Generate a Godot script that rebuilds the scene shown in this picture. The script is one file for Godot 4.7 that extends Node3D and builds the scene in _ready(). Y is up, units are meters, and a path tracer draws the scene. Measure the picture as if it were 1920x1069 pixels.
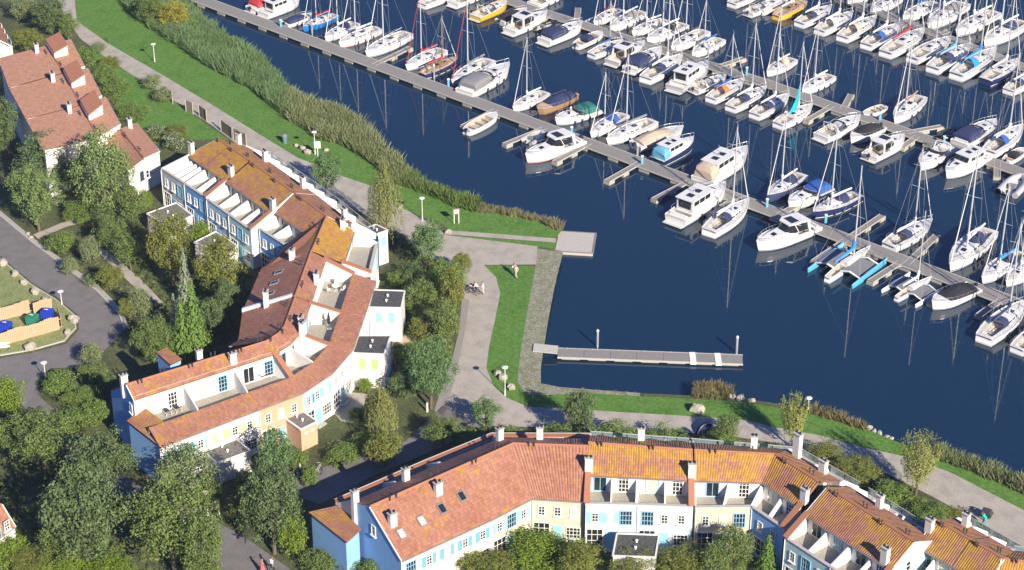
extends Node3D

const WL := -0.8      # water level; the land lies at 0
var M := {}
var used := {}
var cache := {}
var rng := RandomNumberGenerator.new()

func _ready() -> void:
	var cam := Camera3D.new()
	cam.name = "camera"
	cam.position = Vector3(0, 130, 225.167)
	cam.rotation_degrees = Vector3(-30, 0, 0)
	cam.fov = 15.222
	cam.near = 1.0; cam.far = 2000.0
	add_child(cam)
	cam.current = true
	var env := Environment.new()
	env.background_mode = Environment.BG_SKY
	var sm := ProceduralSkyMaterial.new()
	sm.sky_top_color = Color(0.22, 0.42, 0.78)
	sm.sky_horizon_color = Color(0.58, 0.74, 0.95)
	sm.sky_curve = 0.12
	sm.ground_bottom_color = Color(0.2, 0.2, 0.18); sm.ground_horizon_color = Color(0.6, 0.68, 0.75)
	var sky := Sky.new()
	sky.sky_material = sm
	env.sky = sky
	env.tonemap_mode = Environment.TONE_MAPPER_LINEAR
	env.tonemap_exposure = 1.8
	env.background_energy_multiplier = 0.44
	env.fog_enabled = true
	env.fog_density = 0.00009
	env.fog_light_color = Color(0.80, 0.87, 0.95)
	env.sdfgi_enabled = true; env.ssao_enabled = true; env.ssil_enabled = true
	var we := WorldEnvironment.new()
	we.name = "environment"; we.environment = env
	add_child(we)
	var sun := DirectionalLight3D.new()
	sun.name = "sun"
	var to_sun := Vector3(0.50, 0.56, 0.866)
	add_child(sun)
	sun.look_at_from_position(to_sun * 100.0, Vector3.ZERO, Vector3.UP)
	sun.light_energy = 1.6
	sun.light_color = Color(1.0, 0.955, 0.88)
	sun.light_angular_distance = 0.5
	sun.shadow_enabled = true
	make_materials()
	build_ground()
	build_pontoons()
	build_boats()
	build_houses()
	build_plants()
	build_details()

# ------------------------------------------------------------------ mesh builder
class MB:
	var v := PackedVector3Array()
	var n := PackedVector3Array()
	var c := PackedColorArray()
	var u := PackedVector2Array()
	func tri(a: Vector3, b: Vector3, d: Vector3, col := Color.WHITE, nn := Vector3.ZERO) -> void:
		if nn == Vector3.ZERO: nn = (b - a).cross(d - a).normalized()
		v.append(a); v.append(d); v.append(b)
		for i in 3:
			n.append(nn); c.append(col); u.append(Vector2.ZERO)
	func tris(a: Vector3, b: Vector3, d: Vector3, na: Vector3, nb: Vector3, nd: Vector3, col := Color.WHITE) -> void:
		v.append(a); v.append(d); v.append(b)
		n.append(na); n.append(nd); n.append(nb)
		for i in 3:
			c.append(col); u.append(Vector2.ZERO)
	func quad(a: Vector3, b: Vector3, d: Vector3, e: Vector3, col := Color.WHITE) -> void:
		tri(a, b, d, col); tri(a, d, e, col)
	func quad4(p: Array, cols: Array, uvs: Array) -> void:
		var nn: Vector3 = (p[1] - p[0]).cross(p[2] - p[0]).normalized()
		for i in [0, 2, 1, 0, 3, 2]:
			v.append(p[i]); n.append(nn); c.append(cols[i]); u.append(uvs[i])
	func box(o: Vector3, s: Vector3, bs := Basis.IDENTITY, col := Color.WHITE) -> void:
		var x: Vector3 = bs.x * s.x * 0.5; var y: Vector3 = bs.y * s.y * 0.5; var z: Vector3 = bs.z * s.z * 0.5
		quad(o - x - y + z, o + x - y + z, o + x + y + z, o - x + y + z, col)
		quad(o + x - y - z, o - x - y - z, o - x + y - z, o + x + y - z, col)
		quad(o + x - y + z, o + x - y - z, o + x + y - z, o + x + y + z, col)
		quad(o - x - y - z, o - x - y + z, o - x + y + z, o - x + y - z, col)
		quad(o - x + y + z, o + x + y + z, o + x + y - z, o - x + y - z, col)
		quad(o - x - y - z, o + x - y - z, o + x - y + z, o - x - y + z, col)
	func bar(a: Vector3, b: Vector3, w: float, h: float, col := Color.WHITE) -> void:
		var d := b - a
		var f := d.normalized()
		var up := Vector3.UP if absf(f.y) < 0.95 else Vector3.RIGHT
		var r := f.cross(up).normalized()
		var uu := r.cross(f)
		box((a + b) * 0.5, Vector3(w, h, d.length()), Basis(r, uu, -f), col)
	func tube(p: Array, r0: float, r1 := -1.0, k := 6, col := Color.WHITE) -> void:
		if r1 < 0: r1 = r0
		var m := p.size()
		for i in m - 1:
			var a: Vector3 = p[i]; var b: Vector3 = p[i + 1]
			var f := (b - a).normalized()
			var up := Vector3.UP if absf(f.y) < 0.95 else Vector3.RIGHT
			var x := f.cross(up).normalized(); var y := x.cross(f)
			var ra := lerpf(r0, r1, float(i) / (m - 1)); var rb := lerpf(r0, r1, float(i + 1) / (m - 1))
			for j in k:
				var t0 := TAU * j / k; var t1 := TAU * (j + 1) / k
				var d0 := x * cos(t0) + y * sin(t0); var d1 := x * cos(t1) + y * sin(t1)
				tris(a + d0 * ra, b + d0 * rb, b + d1 * rb, d0, d0, d1, col)
				tris(a + d0 * ra, b + d1 * rb, a + d1 * ra, d0, d1, d1, col)
			if i == 0: fan(a, x, y, ra, k, -f, col)
			if i == m - 2: fan(b, x, y, rb, k, f, col)
	func fan(o: Vector3, x: Vector3, y: Vector3, r: float, k: int, nn: Vector3, col: Color) -> void:
		for j in k:
			var t0 := TAU * j / k; var t1 := TAU * (j + 1) / k
			tri(o, o + (x * cos(t0) + y * sin(t0)) * r, o + (x * cos(t1) + y * sin(t1)) * r, col, nn)
	func lathe(o: Vector3, pr: Array, k := 10, col := Color.WHITE) -> void:   # pr: [radius, height] from the bottom up
		for i in pr.size() - 1:
			var r0: float = pr[i][0]; var y0: float = pr[i][1]; var r1: float = pr[i + 1][0]; var y1: float = pr[i + 1][1]
			for j in k:
				var t0 := TAU * j / k; var t1 := TAU * (j + 1) / k
				var e0 := Vector3(cos(t0), 0, -sin(t0)); var e1 := Vector3(cos(t1), 0, -sin(t1))
				var up := Vector3.UP
				var na := (e0 * (y1 - y0) + up * (r0 - r1)).normalized(); var nb := (e1 * (y1 - y0) + up * (r0 - r1)).normalized()
				if r0 > 0.0001: tris(o + e0 * r0 + up * y0, o + e1 * r0 + up * y0, o + e1 * r1 + up * y1, na, nb, nb, col)
				if r1 > 0.0001: tris(o + e0 * r0 + up * y0, o + e1 * r1 + up * y1, o + e0 * r1 + up * y1, na, nb, na, col)
	func poly(pts: Array, nn: Vector3, col := Color.WHITE) -> void:   # flat polygon in space, facing nn
		var x := nn.cross(Vector3.UP if absf(nn.y) < 0.9 else Vector3.RIGHT).normalized()
		var y := nn.cross(x)
		var q := PackedVector2Array()
		for p in pts: q.append(Vector2(x.dot(p), y.dot(p)))
		var t := Geometry2D.triangulate_polygon(q)
		for i in range(0, t.size(), 3):
			var a: Vector3 = pts[t[i]]; var b: Vector3 = pts[t[i + 1]]; var d: Vector3 = pts[t[i + 2]]
			if (b - a).cross(d - a).dot(nn) < 0: tri(a, d, b, col, nn)
			else: tri(a, b, d, col, nn)
	func prism(pts: Array, off: Vector3, col := Color.WHITE) -> void:   # polygon pts pushed along off
		var nn := off.normalized()
		var far := []
		for p in pts: far.append(p + off)
		poly(pts, -nn, col); poly(far, nn, col)
		var ctr := Vector3.ZERO
		for p in pts: ctr += p
		ctr = ctr / pts.size() + off * 0.5
		for i in pts.size():
			var a: Vector3 = pts[i]; var b: Vector3 = pts[(i + 1) % pts.size()]
			var fn := (b - a).cross(off)
			if fn.dot((a + b) * 0.5 + off * 0.5 - ctr) < 0: quad(a, a + off, b + off, b, col)
			else: quad(a, b, b + off, a + off, col)
	func done() -> ArrayMesh:
		var m := ArrayMesh.new()
		var arr := []
		arr.resize(Mesh.ARRAY_MAX)
		arr[Mesh.ARRAY_VERTEX] = v; arr[Mesh.ARRAY_NORMAL] = n; arr[Mesh.ARRAY_COLOR] = c; arr[Mesh.ARRAY_TEX_UV] = u
		if v.size() > 0: m.add_surface_from_arrays(Mesh.PRIMITIVE_TRIANGLES, arr)
		return m

# ------------------------------------------------------------------ nodes
func numbered(s: String) -> String:
	used[s] = used.get(s, -1) + 1
	return s if used[s] == 0 else "%s_%03d" % [s, used[s]]
func part(called: String, mesh: Mesh, mat: Material, parent: Node3D, xf := Transform3D.IDENTITY) -> MeshInstance3D:
	var o := MeshInstance3D.new()
	o.mesh = mesh; o.material_override = mat; o.transform = xf
	o.name = numbered(called) if parent == self else called
	parent.add_child(o, true)
	return o
func thing(called: String, label: String, category: String, group := "", at := Vector3.ZERO, turn := 0.0) -> Node3D:
	var o := Node3D.new()
	o.name = numbered(called); add_child(o)
	o.position = at; o.rotation.y = turn
	return tag(o, label, category, group)
func tag(o: Node3D, label: String, category: String, group := "") -> Node3D:
	o.set_meta("label", label); o.set_meta("category", category)
	if group: o.set_meta("group", group)
	return o
func struct(called: String, mesh: Mesh, mat: Material) -> MeshInstance3D:
	var o := part(called, mesh, mat, self)
	o.set_meta("kind", "structure")
	return o
func pv(a: Array) -> PackedVector2Array:
	var r := PackedVector2Array()
	for i in range(0, a.size(), 2): r.append(Vector2(a[i], a[i + 1]))
	return r
func v3(p: Vector2, y := 0.0) -> Vector3: return Vector3(p.x, y, p.y)

# ------------------------------------------------------------------ materials (linear base colours)
func srgb(c: Color) -> Color: return c.linear_to_srgb()
func flat(col: Color, rough := 0.85, metal := 0.0) -> StandardMaterial3D:
	var m := StandardMaterial3D.new()
	m.albedo_color = srgb(col); m.roughness = rough; m.metallic = metal
	return m
func noise_tex(seed_: int, freq: float, oct: int, cols: Array, pos := [], cell := false) -> NoiseTexture2D:
	var f := FastNoiseLite.new()
	f.seed = seed_; f.frequency = freq; f.fractal_octaves = oct
	f.noise_type = FastNoiseLite.TYPE_CELLULAR if cell else FastNoiseLite.TYPE_SIMPLEX_SMOOTH
	var g := Gradient.new()
	var cc := PackedColorArray(); var oo := PackedFloat32Array()
	for i in cols.size():
		cc.append(srgb(cols[i])); oo.append(pos[i] if pos.size() else float(i) / (cols.size() - 1))
	g.colors = cc; g.offsets = oo
	var t := NoiseTexture2D.new()
	t.width = 512; t.height = 512; t.seamless = true; t.noise = f; t.color_ramp = g
	return t
func ground_mat(seed_: int, cols: Array, size := 6.0, rough := 0.95, coarse := [], csize := 40.0, bump := 0.0) -> StandardMaterial3D:
	var m := StandardMaterial3D.new()
	m.albedo_texture = noise_tex(seed_, 0.02, 5, cols)
	m.uv1_triplanar = true; m.uv1_world_triplanar = true
	m.uv1_scale = Vector3.ONE / size
	m.roughness = rough
	if coarse.size():
		m.detail_enabled = true
		m.detail_blend_mode = BaseMaterial3D.BLEND_MODE_MUL
		m.detail_albedo = noise_tex(seed_ + 7, 0.012, 4, coarse)
		m.detail_uv_layer = BaseMaterial3D.DETAIL_UV_2
		m.uv2_triplanar = true; m.uv2_world_triplanar = true
		m.uv2_scale = Vector3.ONE / csize
	if bump > 0.0:
		m.heightmap_enabled = true
		m.heightmap_texture = noise_tex(seed_ + 3, 0.05, 4, [Color.BLACK, Color.WHITE])
		m.heightmap_scale = bump
	return m
func g1(v: float) -> Color: return Color(v, v, v)
func wall_mat(col: Color, seed_ := 1) -> StandardMaterial3D:
	var key := "wall%s" % col
	if not M.has(key):
		var m := StandardMaterial3D.new()
		m.albedo_color = srgb(col)
		m.albedo_texture = M.stain
		m.uv1_triplanar = true; m.uv1_world_triplanar = true
		m.uv1_scale = Vector3.ONE / 7.0
		m.roughness = 0.9
		M[key] = m
	return M[key]
func tile_texture() -> void:   # clay pantiles: 10 x 8 tiles over 2.4 x 2.8 m, tone differs from tile to tile
	var W := 320; var H := 256; var nx := 10; var ny := 8
	var img := Image.create(W, H, false, Image.FORMAT_RGB8)
	var hgt := Image.create(W, H, false, Image.FORMAT_RGB8)
	var tone := []
	for i in nx * ny: tone.append(rng.randf_range(0.72, 1.0))
	for y in H:
		for x in W:
			var i := int(x * nx / W); var j := int(y * ny / H)
			var fx := fmod(float(x) * nx / W, 1.0); var fy := fmod(float(y) * ny / H, 1.0)
			var b: float = tone[j * nx + i]
			img.set_pixel(x, y, srgb(Color(b, b * lerpf(0.94, 1.0, b), b * lerpf(0.9, 1.0, b))))
			var h := 0.5 + 0.5 * cos((fx - 0.5) * TAU)
			h = h * 0.75 + fy * 0.25
			hgt.set_pixel(x, y, Color(h, h, h))
	M.tile_img = ImageTexture.create_from_image(img)
	hgt.bump_map_to_normal_map(7.5)
	M.tile_nrm = ImageTexture.create_from_image(hgt)
func make_materials() -> void:
	rng.seed = 11
	M.stain = noise_tex(5, 0.02, 5, [g1(0.80), g1(0.93), g1(1.0)], [0.0, 0.4, 1.0])
	tile_texture()
	var r := StandardMaterial3D.new()
	r.vertex_color_use_as_albedo = true; r.albedo_texture = M.tile_img
	r.normal_enabled = true; r.normal_texture = M.tile_nrm; r.normal_scale = 1.0
	r.uv1_scale = Vector3(1.0 / 2.4, 1.0 / 2.8, 1); r.roughness = 0.85
	M.roof = r
	M.tilecap = flat(Color(0.36, 0.15, 0.085), 0.85)
	M.white = flat(Color(0.78, 0.77, 0.74), 0.8)
	M.whitewall = wall_mat(Color(0.74, 0.72, 0.685))
	M.gel = flat(Color(0.68, 0.67, 0.655), 0.3)
	M.deck = flat(Color(0.58, 0.57, 0.535), 0.6)
	M.cockpit = flat(Color(0.42, 0.38, 0.32), 0.7)
	M.alu = flat(Color(0.62, 0.63, 0.64), 0.4, 0.35)
	M.rig = flat(Color(0.5, 0.5, 0.5), 0.5, 0.3)
	M.steel = flat(Color(0.65, 0.66, 0.68), 0.3, 0.6)
	M.black = flat(Color(0.02, 0.02, 0.022), 0.6)
	M.dark = flat(Color(0.045, 0.045, 0.05), 0.7)
	M.glass = flat(Color(0.02, 0.025, 0.03), 0.08)
	M.curtain = flat(Color(0.62, 0.60, 0.42), 0.5)
	M.felt = ground_mat(41, [g1(0.045), g1(0.07), g1(0.10)], 5.0, 0.95)
	M.feltpale = ground_mat(42, [Color(0.10, 0.095, 0.085), Color(0.16, 0.15, 0.135), Color(0.22, 0.21, 0.19)], 5.0, 0.95)
	M.terrace = ground_mat(43, [Color(0.26, 0.24, 0.20), Color(0.34, 0.31, 0.26), Color(0.42, 0.39, 0.33)], 3.0, 0.95)
	M.pane = StandardMaterial3D.new()
	M.pane.albedo_color = Color(0.65, 0.75, 0.82, 0.35); M.pane.transparency = BaseMaterial3D.TRANSPARENCY_ALPHA; M.pane.roughness = 0.05
	M.trunk = ground_mat(44, [Color(0.07, 0.055, 0.04), Color(0.13, 0.10, 0.075), Color(0.20, 0.165, 0.13)], 1.5, 0.95)
	M.plank = ground_mat(45, [Color(0.15, 0.142, 0.13), Color(0.225, 0.213, 0.197), Color(0.30, 0.287, 0.265)], 2.0, 0.9)
	M.concrete = ground_mat(46, [Color(0.33, 0.31, 0.28), Color(0.43, 0.405, 0.365), Color(0.50, 0.475, 0.43)], 3.0, 0.95)
	M.float = flat(Color(0.38, 0.365, 0.31), 0.7)
	M.stone = ground_mat(47, [Color(0.22, 0.20, 0.16), Color(0.36, 0.33, 0.27), Color(0.48, 0.45, 0.37)], 1.5, 0.95)
	M.fence = ground_mat(48, [Color(0.14, 0.115, 0.085), Color(0.22, 0.18, 0.14), Color(0.28, 0.24, 0.19)], 1.5, 0.95)
	M.palisade = ground_mat(49, [Color(0.42, 0.25, 0.15), Color(0.52, 0.33, 0.21), Color(0.60, 0.41, 0.28)], 1.2, 0.9)
	M.varnish = flat(Color(0.32, 0.19, 0.10), 0.45)
	M.wood = flat(Color(0.52, 0.38, 0.25), 0.7)
	for k in CLOTH: M["c_" + k] = flat(CLOTH[k], 0.9)
	for k in HULL: M["h_" + k] = flat(HULL[k], 0.22)

const CLOTH := {"navy": Color(0.022, 0.032, 0.095), "blue": Color(0.02, 0.09, 0.36), "azure": Color(0.02, 0.24, 0.60), "lightblue": Color(0.13, 0.38, 0.52), "red": Color(0.42, 0.03, 0.045), "maroon": Color(0.18, 0.02, 0.03), "grey": Color(0.20, 0.20, 0.21), "black": Color(0.02, 0.02, 0.024), "white": Color(0.7, 0.7, 0.68), "beige": Color(0.50, 0.40, 0.30), "green": Color(0.02, 0.16, 0.13), "orange": Color(0.60, 0.17, 0.03), "wood": Color(0.33, 0.20, 0.12), "turquoise": Color(0.0, 0.42, 0.58), "yellow": Color(0.62, 0.42, 0.03)}
const HULL := {"white": Color(0.70, 0.695, 0.68), "white2": Color(0.78, 0.79, 0.80), "cream": Color(0.74, 0.70, 0.60), "blue": Color(0.02, 0.17, 0.50), "navy": Color(0.02, 0.03, 0.10), "navy2": Color(0.05, 0.06, 0.14), "yellow": Color(0.65, 0.40, 0.03), "grey": Color(0.42, 0.42, 0.43), "black": Color(0.03, 0.03, 0.03)}

# ------------------------------------------------------------------ the ground
func sheet(called: String, p: PackedVector2Array, y: float, mat: Material) -> MeshInstance3D:
	var mb := MB.new()
	var t := Geometry2D.triangulate_polygon(p)
	if t.size() == 0: print("no triangles: ", called)
	for i in range(0, t.size(), 3):
		var a := v3(p[t[i]], y); var b := v3(p[t[i + 1]], y); var c := v3(p[t[i + 2]], y)
		if (b - a).cross(c - a).y < 0: mb.tri(a, c, b, Color.WHITE, Vector3.UP)
		else: mb.tri(a, b, c, Color.WHITE, Vector3.UP)
	return struct(called, mb.done(), mat)
func build_ground() -> void:
	M.soil = ground_mat(21, [Color(0.045, 0.06, 0.02), Color(0.085, 0.105, 0.035), Color(0.15, 0.155, 0.07)], 5.0, 1.0, [g1(0.55), g1(0.8), g1(1.0)], 25.0)
	M.lawn = ground_mat(22, [Color(0.058, 0.145, 0.020), Color(0.086, 0.195, 0.028), Color(0.145, 0.245, 0.046)], 7.0, 1.0, [Color(0.58, 0.70, 0.5), Color(0.88, 0.93, 0.8), Color(1.0, 1.0, 1.0), Color(1.0, 0.86, 0.72)], 21.0)
	M.path = ground_mat(23, [Color(0.35, 0.315, 0.265), Color(0.405, 0.365, 0.31), Color(0.455, 0.41, 0.35)], 3.0, 0.95, [g1(0.72), g1(0.9), g1(1.0)], 14.0)
	M.asphalt = ground_mat(24, [Color(0.150, 0.139, 0.137), Color(0.18, 0.168, 0.164), Color(0.21, 0.196, 0.192)], 3.0, 0.95, [g1(0.74), g1(0.9), g1(1.0)], 13.0)
	M.pave = ground_mat(25, [Color(0.30, 0.27, 0.235), Color(0.36, 0.33, 0.29), Color(0.42, 0.385, 0.34)], 2.0, 0.95)
	M.revet = ground_mat(26, [Color(0.14, 0.16, 0.07), Color(0.28, 0.27, 0.21), Color(0.40, 0.39, 0.35)], 4.0, 1.0, [Color(0.6, 0.68, 0.45), g1(0.88), g1(1.0)], 9.0)
	M.strip = ground_mat(28, [Color(0.22, 0.20, 0.185), Color(0.26, 0.24, 0.22), Color(0.30, 0.275, 0.255)], 3.0, 0.95)
	M.patio = ground_mat(29, [Color(0.42, 0.30, 0.22), Color(0.48, 0.35, 0.26), Color(0.53, 0.40, 0.31)], 2.0, 0.95)
	M.dry = ground_mat(27, [Color(0.14, 0.18, 0.055), Color(0.23, 0.25, 0.10), Color(0.36, 0.33, 0.19)], 4.0, 1.0, [Color(0.6, 0.75, 0.5), Color(0.9, 0.95, 0.85), Color(1, 1, 1)], 11.0)
	var w := StandardMaterial3D.new()
	w.albedo_color = srgb(Color(0.0065, 0.0240, 0.050)); w.roughness = 0.03; w.metallic_specular = 0.5
	w.normal_enabled = true
	var rip := FastNoiseLite.new()
	rip.seed = 9; rip.frequency = 0.03; rip.fractal_octaves = 3
	var rt := NoiseTexture2D.new()
	rt.width = 512; rt.height = 512; rt.seamless = true; rt.noise = rip; rt.as_normal_map = true; rt.bump_strength = 1.2
	w.normal_texture = rt; w.normal_scale = 0.035
	w.uv1_triplanar = true; w.uv1_world_triplanar = true; w.uv1_scale = Vector3.ONE / 9.0
	var mb := MB.new()
	mb.quad(Vector3(-160, WL, 120), Vector3(500, WL, 120), Vector3(500, WL, -500), Vector3(-160, WL, -500))
	struct("water", mb.done(), w)
	sheet("ground", pv(LAND), 0.0, M.soil)
	# the bank falls from the edge of the land into the water
	mb = MB.new()
	var a := pv(SHORE); var b := pv(SHORE_IN)
	for i in a.size() - 1:
		mb.quad(v3(b[i]), v3(b[i + 1]), v3(a[i + 1], WL - 0.25), v3(a[i], WL - 0.25))
	struct("bank", mb.done(), M.soil)
	sheet("lawn", pv(LAWN1), 0.004, M.lawn)
	sheet("lawn", pv(LAWN2), 0.004, M.lawn)
	sheet("lawn", pv(LAWN3), 0.004, M.lawn)
	sheet("lawn", pv(LAWN4), 0.004, M.lawn)
	sheet("footpath", pv(PATH1), 0.012, M.path)
	sheet("footpath", pv(PATH2), 0.012, M.path)
	sheet("footpath_strip", pv(STRIP), 0.016, M.strip)
	sheet("patio", pv(PATIO), 0.008, M.patio)
	sheet("embankment", pv(REVET), 0.008, M.revet)
	sheet("courtyard", pv(COURT), 0.016, M.asphalt)
	sheet("courtyard", pv(COURT2), 0.008, M.pave)
	sheet("road", pv(ROAD), 0.008, M.asphalt)
	sheet("footpath", pv(FOOT1), 0.012, M.path)
	sheet("footpath", pv(FOOT2), 0.012, M.path)
	sheet("playground", pv(ISLAND), 0.10, M.dry)
	kerb("kerb", pv(ISLAND), true)
	kerb("kerb", pv(PAVE_IN), false)
	var pm := MB.new()
	var p := pv(PAVE_IN); var q := pv(PAVE_OUT)
	for i in p.size() - 1:
		pm.quad(v3(p[i], 0.12), v3(p[i + 1], 0.12), v3(q[i + 1], 0.12), v3(q[i], 0.12)) if (v3(p[i + 1]) - v3(p[i])).cross(v3(q[i + 1]) - v3(p[i])).y > 0 else pm.quad(v3(p[i], 0.12), v3(q[i], 0.12), v3(q[i + 1], 0.12), v3(p[i + 1], 0.12))
	struct("pavement", pm.done(), M.pave)
func kerb(called: String, p: PackedVector2Array, closed: bool) -> void:
	var mb := MB.new()
	for i in p.size() - (0 if closed else 1):
		mb.bar(v3(p[i], 0.07), v3(p[(i + 1) % p.size()], 0.07), 0.16, 0.14)
	struct(called, mb.done(), M.concrete)
# ------------------------------------------------------------------ pontoons
func build_pontoons() -> void:
	var names := ["grey floating pontoon running past the grassy bank", "grey floating pontoon between two rows of yachts, middle of three", "grey floating pontoon farthest from the grassy bank"]
	for i in PONTOONS.size():
		var p := pv(PONTOONS[i])
		var w: float = PONTOON_W[i]
		var t := thing("floating_pontoon", names[i], "pontoon", "marina pontoons")
		for k in p.size() - 1:
			var a := p[k]; var b := p[k + 1]
			var n := maxi(1, int(round(a.distance_to(b) / 10.0)))
			for j in n:
				var q0 := a.lerp(b, float(j) / n); var q1 := a.lerp(b, float(j + 1) / n)
				var d := (q1 - q0).normalized()
				var mb := MB.new()
				mb.bar(v3(q0 + d * 0.03, -0.31), v3(q1 - d * 0.03, -0.31), w, 0.12)
				var s := part("deck_section", mb.done(), M.plank, t)
				var nr := Vector2(-d.y, d.x)
				for sd in [-1, 1]:
					mb = MB.new()
					mb.bar(v3(q0 + nr * sd * w * 0.5, -0.27), v3(q1 + nr * sd * w * 0.5, -0.27), 0.10, 0.16)
					part("edge_beam", mb.done(), M.concrete, s)
				for e in [0.25, 0.75]:
					mb = MB.new()
					var c: Vector2 = q0.lerp(q1, e)
					mb.bar(v3(c - d * 0.8, -0.68), v3(c + d * 0.8, -0.68), w * 1.02, 0.42)
					part("float", mb.done(), M.float, s)
		for f in FINGERS:
			if int(f[0]) != i: continue
			var r := Vector2(f[1], f[2]); var e := Vector2(f[3], f[4])
			var d := (e - r).normalized()
			var nr := Vector2(-d.y, d.x)
			var mb := MB.new()
			mb.bar(v3(r, -0.34), v3(e, -0.34), 0.85, 0.12)
			var g := part("finger", mb.done(), M.plank, t)
			mb = MB.new()
			for sd in [-1.0, 1.0]:
				mb.bar(v3(r + nr * sd * 0.42, -0.30), v3(e + nr * sd * 0.42, -0.30), 0.08, 0.16)
				mb.prism([v3(r + nr * sd * 0.42, -0.36), v3(r + nr * sd * 1.6, -0.36), v3(r + nr * sd * 0.42 + d * 1.3, -0.36)], Vector3(0, 0.1, 0))
			part("frame", mb.done(), M.concrete, g)
			for e2 in [0.5, 0.93]:
				mb = MB.new()
				var c: Vector2 = r.lerp(e, e2)
				mb.bar(v3(c - d * 0.6, -0.66), v3(c + d * 0.6, -0.66), 1.0, 0.5)
				part("float", mb.done(), M.float, g)
	# piles and service posts
	for q in PILES:
		var t := thing("mooring_pile", "steel mooring pile standing beside a pontoon", "pile", "mooring piles", Vector3(q[0], -2.0, q[1]))
		var mb := MB.new()
		mb.lathe(Vector3.ZERO, [[0.15, 0.0], [0.15, 3.3]], 10)
		part("shaft", mb.done(), M.steel, t)
		mb = MB.new()
		mb.lathe(Vector3.ZERO, [[0.17, 3.3], [0.17, 3.38], [0.0, 3.6]], 10)
		part("cap", mb.done(), M.white, t)
	for q in POSTS:
		var t := thing("service_post", "light blue power and water post on the pontoon deck", "service post", "pontoon service posts", Vector3(q[0], -0.25, q[1]))
		var mb := MB.new()
		mb.box(Vector3(0, 0.55, 0), Vector3(0.30, 1.1, 0.26))
		part("cabinet", mb.done(), M.c_lightblue, t)
		mb = MB.new()
		mb.box(Vector3(0, 1.16, 0), Vector3(0.36, 0.12, 0.32))
		part("lamp_cap", mb.done(), M.white, t)
	# jetty in the bay
	var jp := pv(JETTY)
	var t := thing("bay_jetty", "long grey jetty standing alone in the small bay", "jetty")
	var mb := MB.new()
	mb.bar(v3(jp[0], 0.12), v3(jp[1], -0.06), 1.7, 0.1)
	part("gangway", mb.done(), M.concrete, t)
	var n := 7
	for j in n:
		var q0 := jp[1].lerp(jp[2], float(j) / n); var q1 := jp[1].lerp(jp[2], float(j + 1) / n)
		mb = MB.new()
		var d := (q1 - q0).normalized(); var nr := Vector2(-d.y, d.x)
		mb.bar(v3(q0, -0.45), v3(q1 - d * 0.03, -0.45), 2.0, 0.1)
		var s := part("deck_section", mb.done(), M.plank, t)
		for sd in [-1, 1]:
			mb = MB.new()
			mb.bar(v3(q0 + nr * sd * 1.0, -0.48), v3(q1 + nr * sd * 1.0, -0.48), 0.1, 0.22)
			part("edge_beam", mb.done(), M.concrete, s)
		mb = MB.new()
		mb.bar(v3(q0 + d * 0.5, -0.78), v3(q1 - d * 0.5, -0.78), 1.7, 0.45)
		part("float", mb.done(), M.float, s)
	for e in [0.73, 0.866]:
		var q := jp[1].lerp(jp[2], e)
		mb = MB.new()
		mb.box(v3(q, -0.37), Vector3(0.7, 0.06, 2.2))
		mb.box(v3(q, -0.5) + Vector3(0, 0, 1.12), Vector3(0.7, 0.3, 0.06))
		part("step_plate", mb.done(), M.white, t)
	for k in 7:
		var q := jp[1].lerp(jp[2], 0.05 + k * 0.14)
		mb = MB.new()
		mb.tube([v3(q, -0.34) + Vector3(-0.14, 0, -0.92), v3(q, -0.34) + Vector3(0.14, 0, -0.92)], 0.05)
		part("mooring_cleat", mb.done(), M.steel, t)
	# stone platform at the mouth of the bay
	t = thing("stone_platform", "pale concrete platform jutting into the marina water", "platform")
	mb = MB.new()
	var pf := pv(PLATFORM)
	var tp := []
	for q in pf: tp.append(v3(q, -1.6))
	mb.prism(tp, Vector3(0, 1.2, 0))
	part("slab", mb.done(), M.concrete, t)
	mb = MB.new()
	for i in pf.size() - 1:
		mb.bar(v3(pf[i], -0.37), v3(pf[i + 1], -0.37), 0.18, 0.08)
	part("edge_beam", mb.done(), M.plank, t)

# ------------------------------------------------------------------ boats: bow to +x, water line at y 0, length 9 m before scaling
func hw(u: float, kind: String) -> float:   # half beam along the hull, 0 stern to 1 bow
	if kind == "sail":
		if u < 0.42: return 1.5 * (0.72 + 0.28 * sin(u / 0.42 * PI * 0.5))
		return 1.5 * (1.0 - pow((u - 0.42) / 0.58, 2.1))
	if kind == "double":
		return 1.45 * sqrt(maxf(0.0, 1.0 - pow(absf(u - 0.45) / 0.55, 2.2)))
	if kind == "narrow":
		if u < 0.4: return 0.62 * (0.7 + 0.3 * sin(u / 0.4 * PI * 0.5))
		return 0.62 * (1.0 - pow((u - 0.4) / 0.6, 2.0))
	if u < 0.5: return 1.55 * (0.9 + 0.1 * sin(u / 0.5 * PI * 0.5))
	return 1.55 * (1.0 - pow((u - 0.5) / 0.5, 2.6))
func sheer(u: float, kind: String) -> float:
	if kind == "motor": return 0.85 + 0.55 * pow(u, 1.4)
	if kind == "narrow": return 0.62 + 0.15 * u
	return 0.82 + 0.30 * u * u + 0.05 * (1.0 - u)
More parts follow.
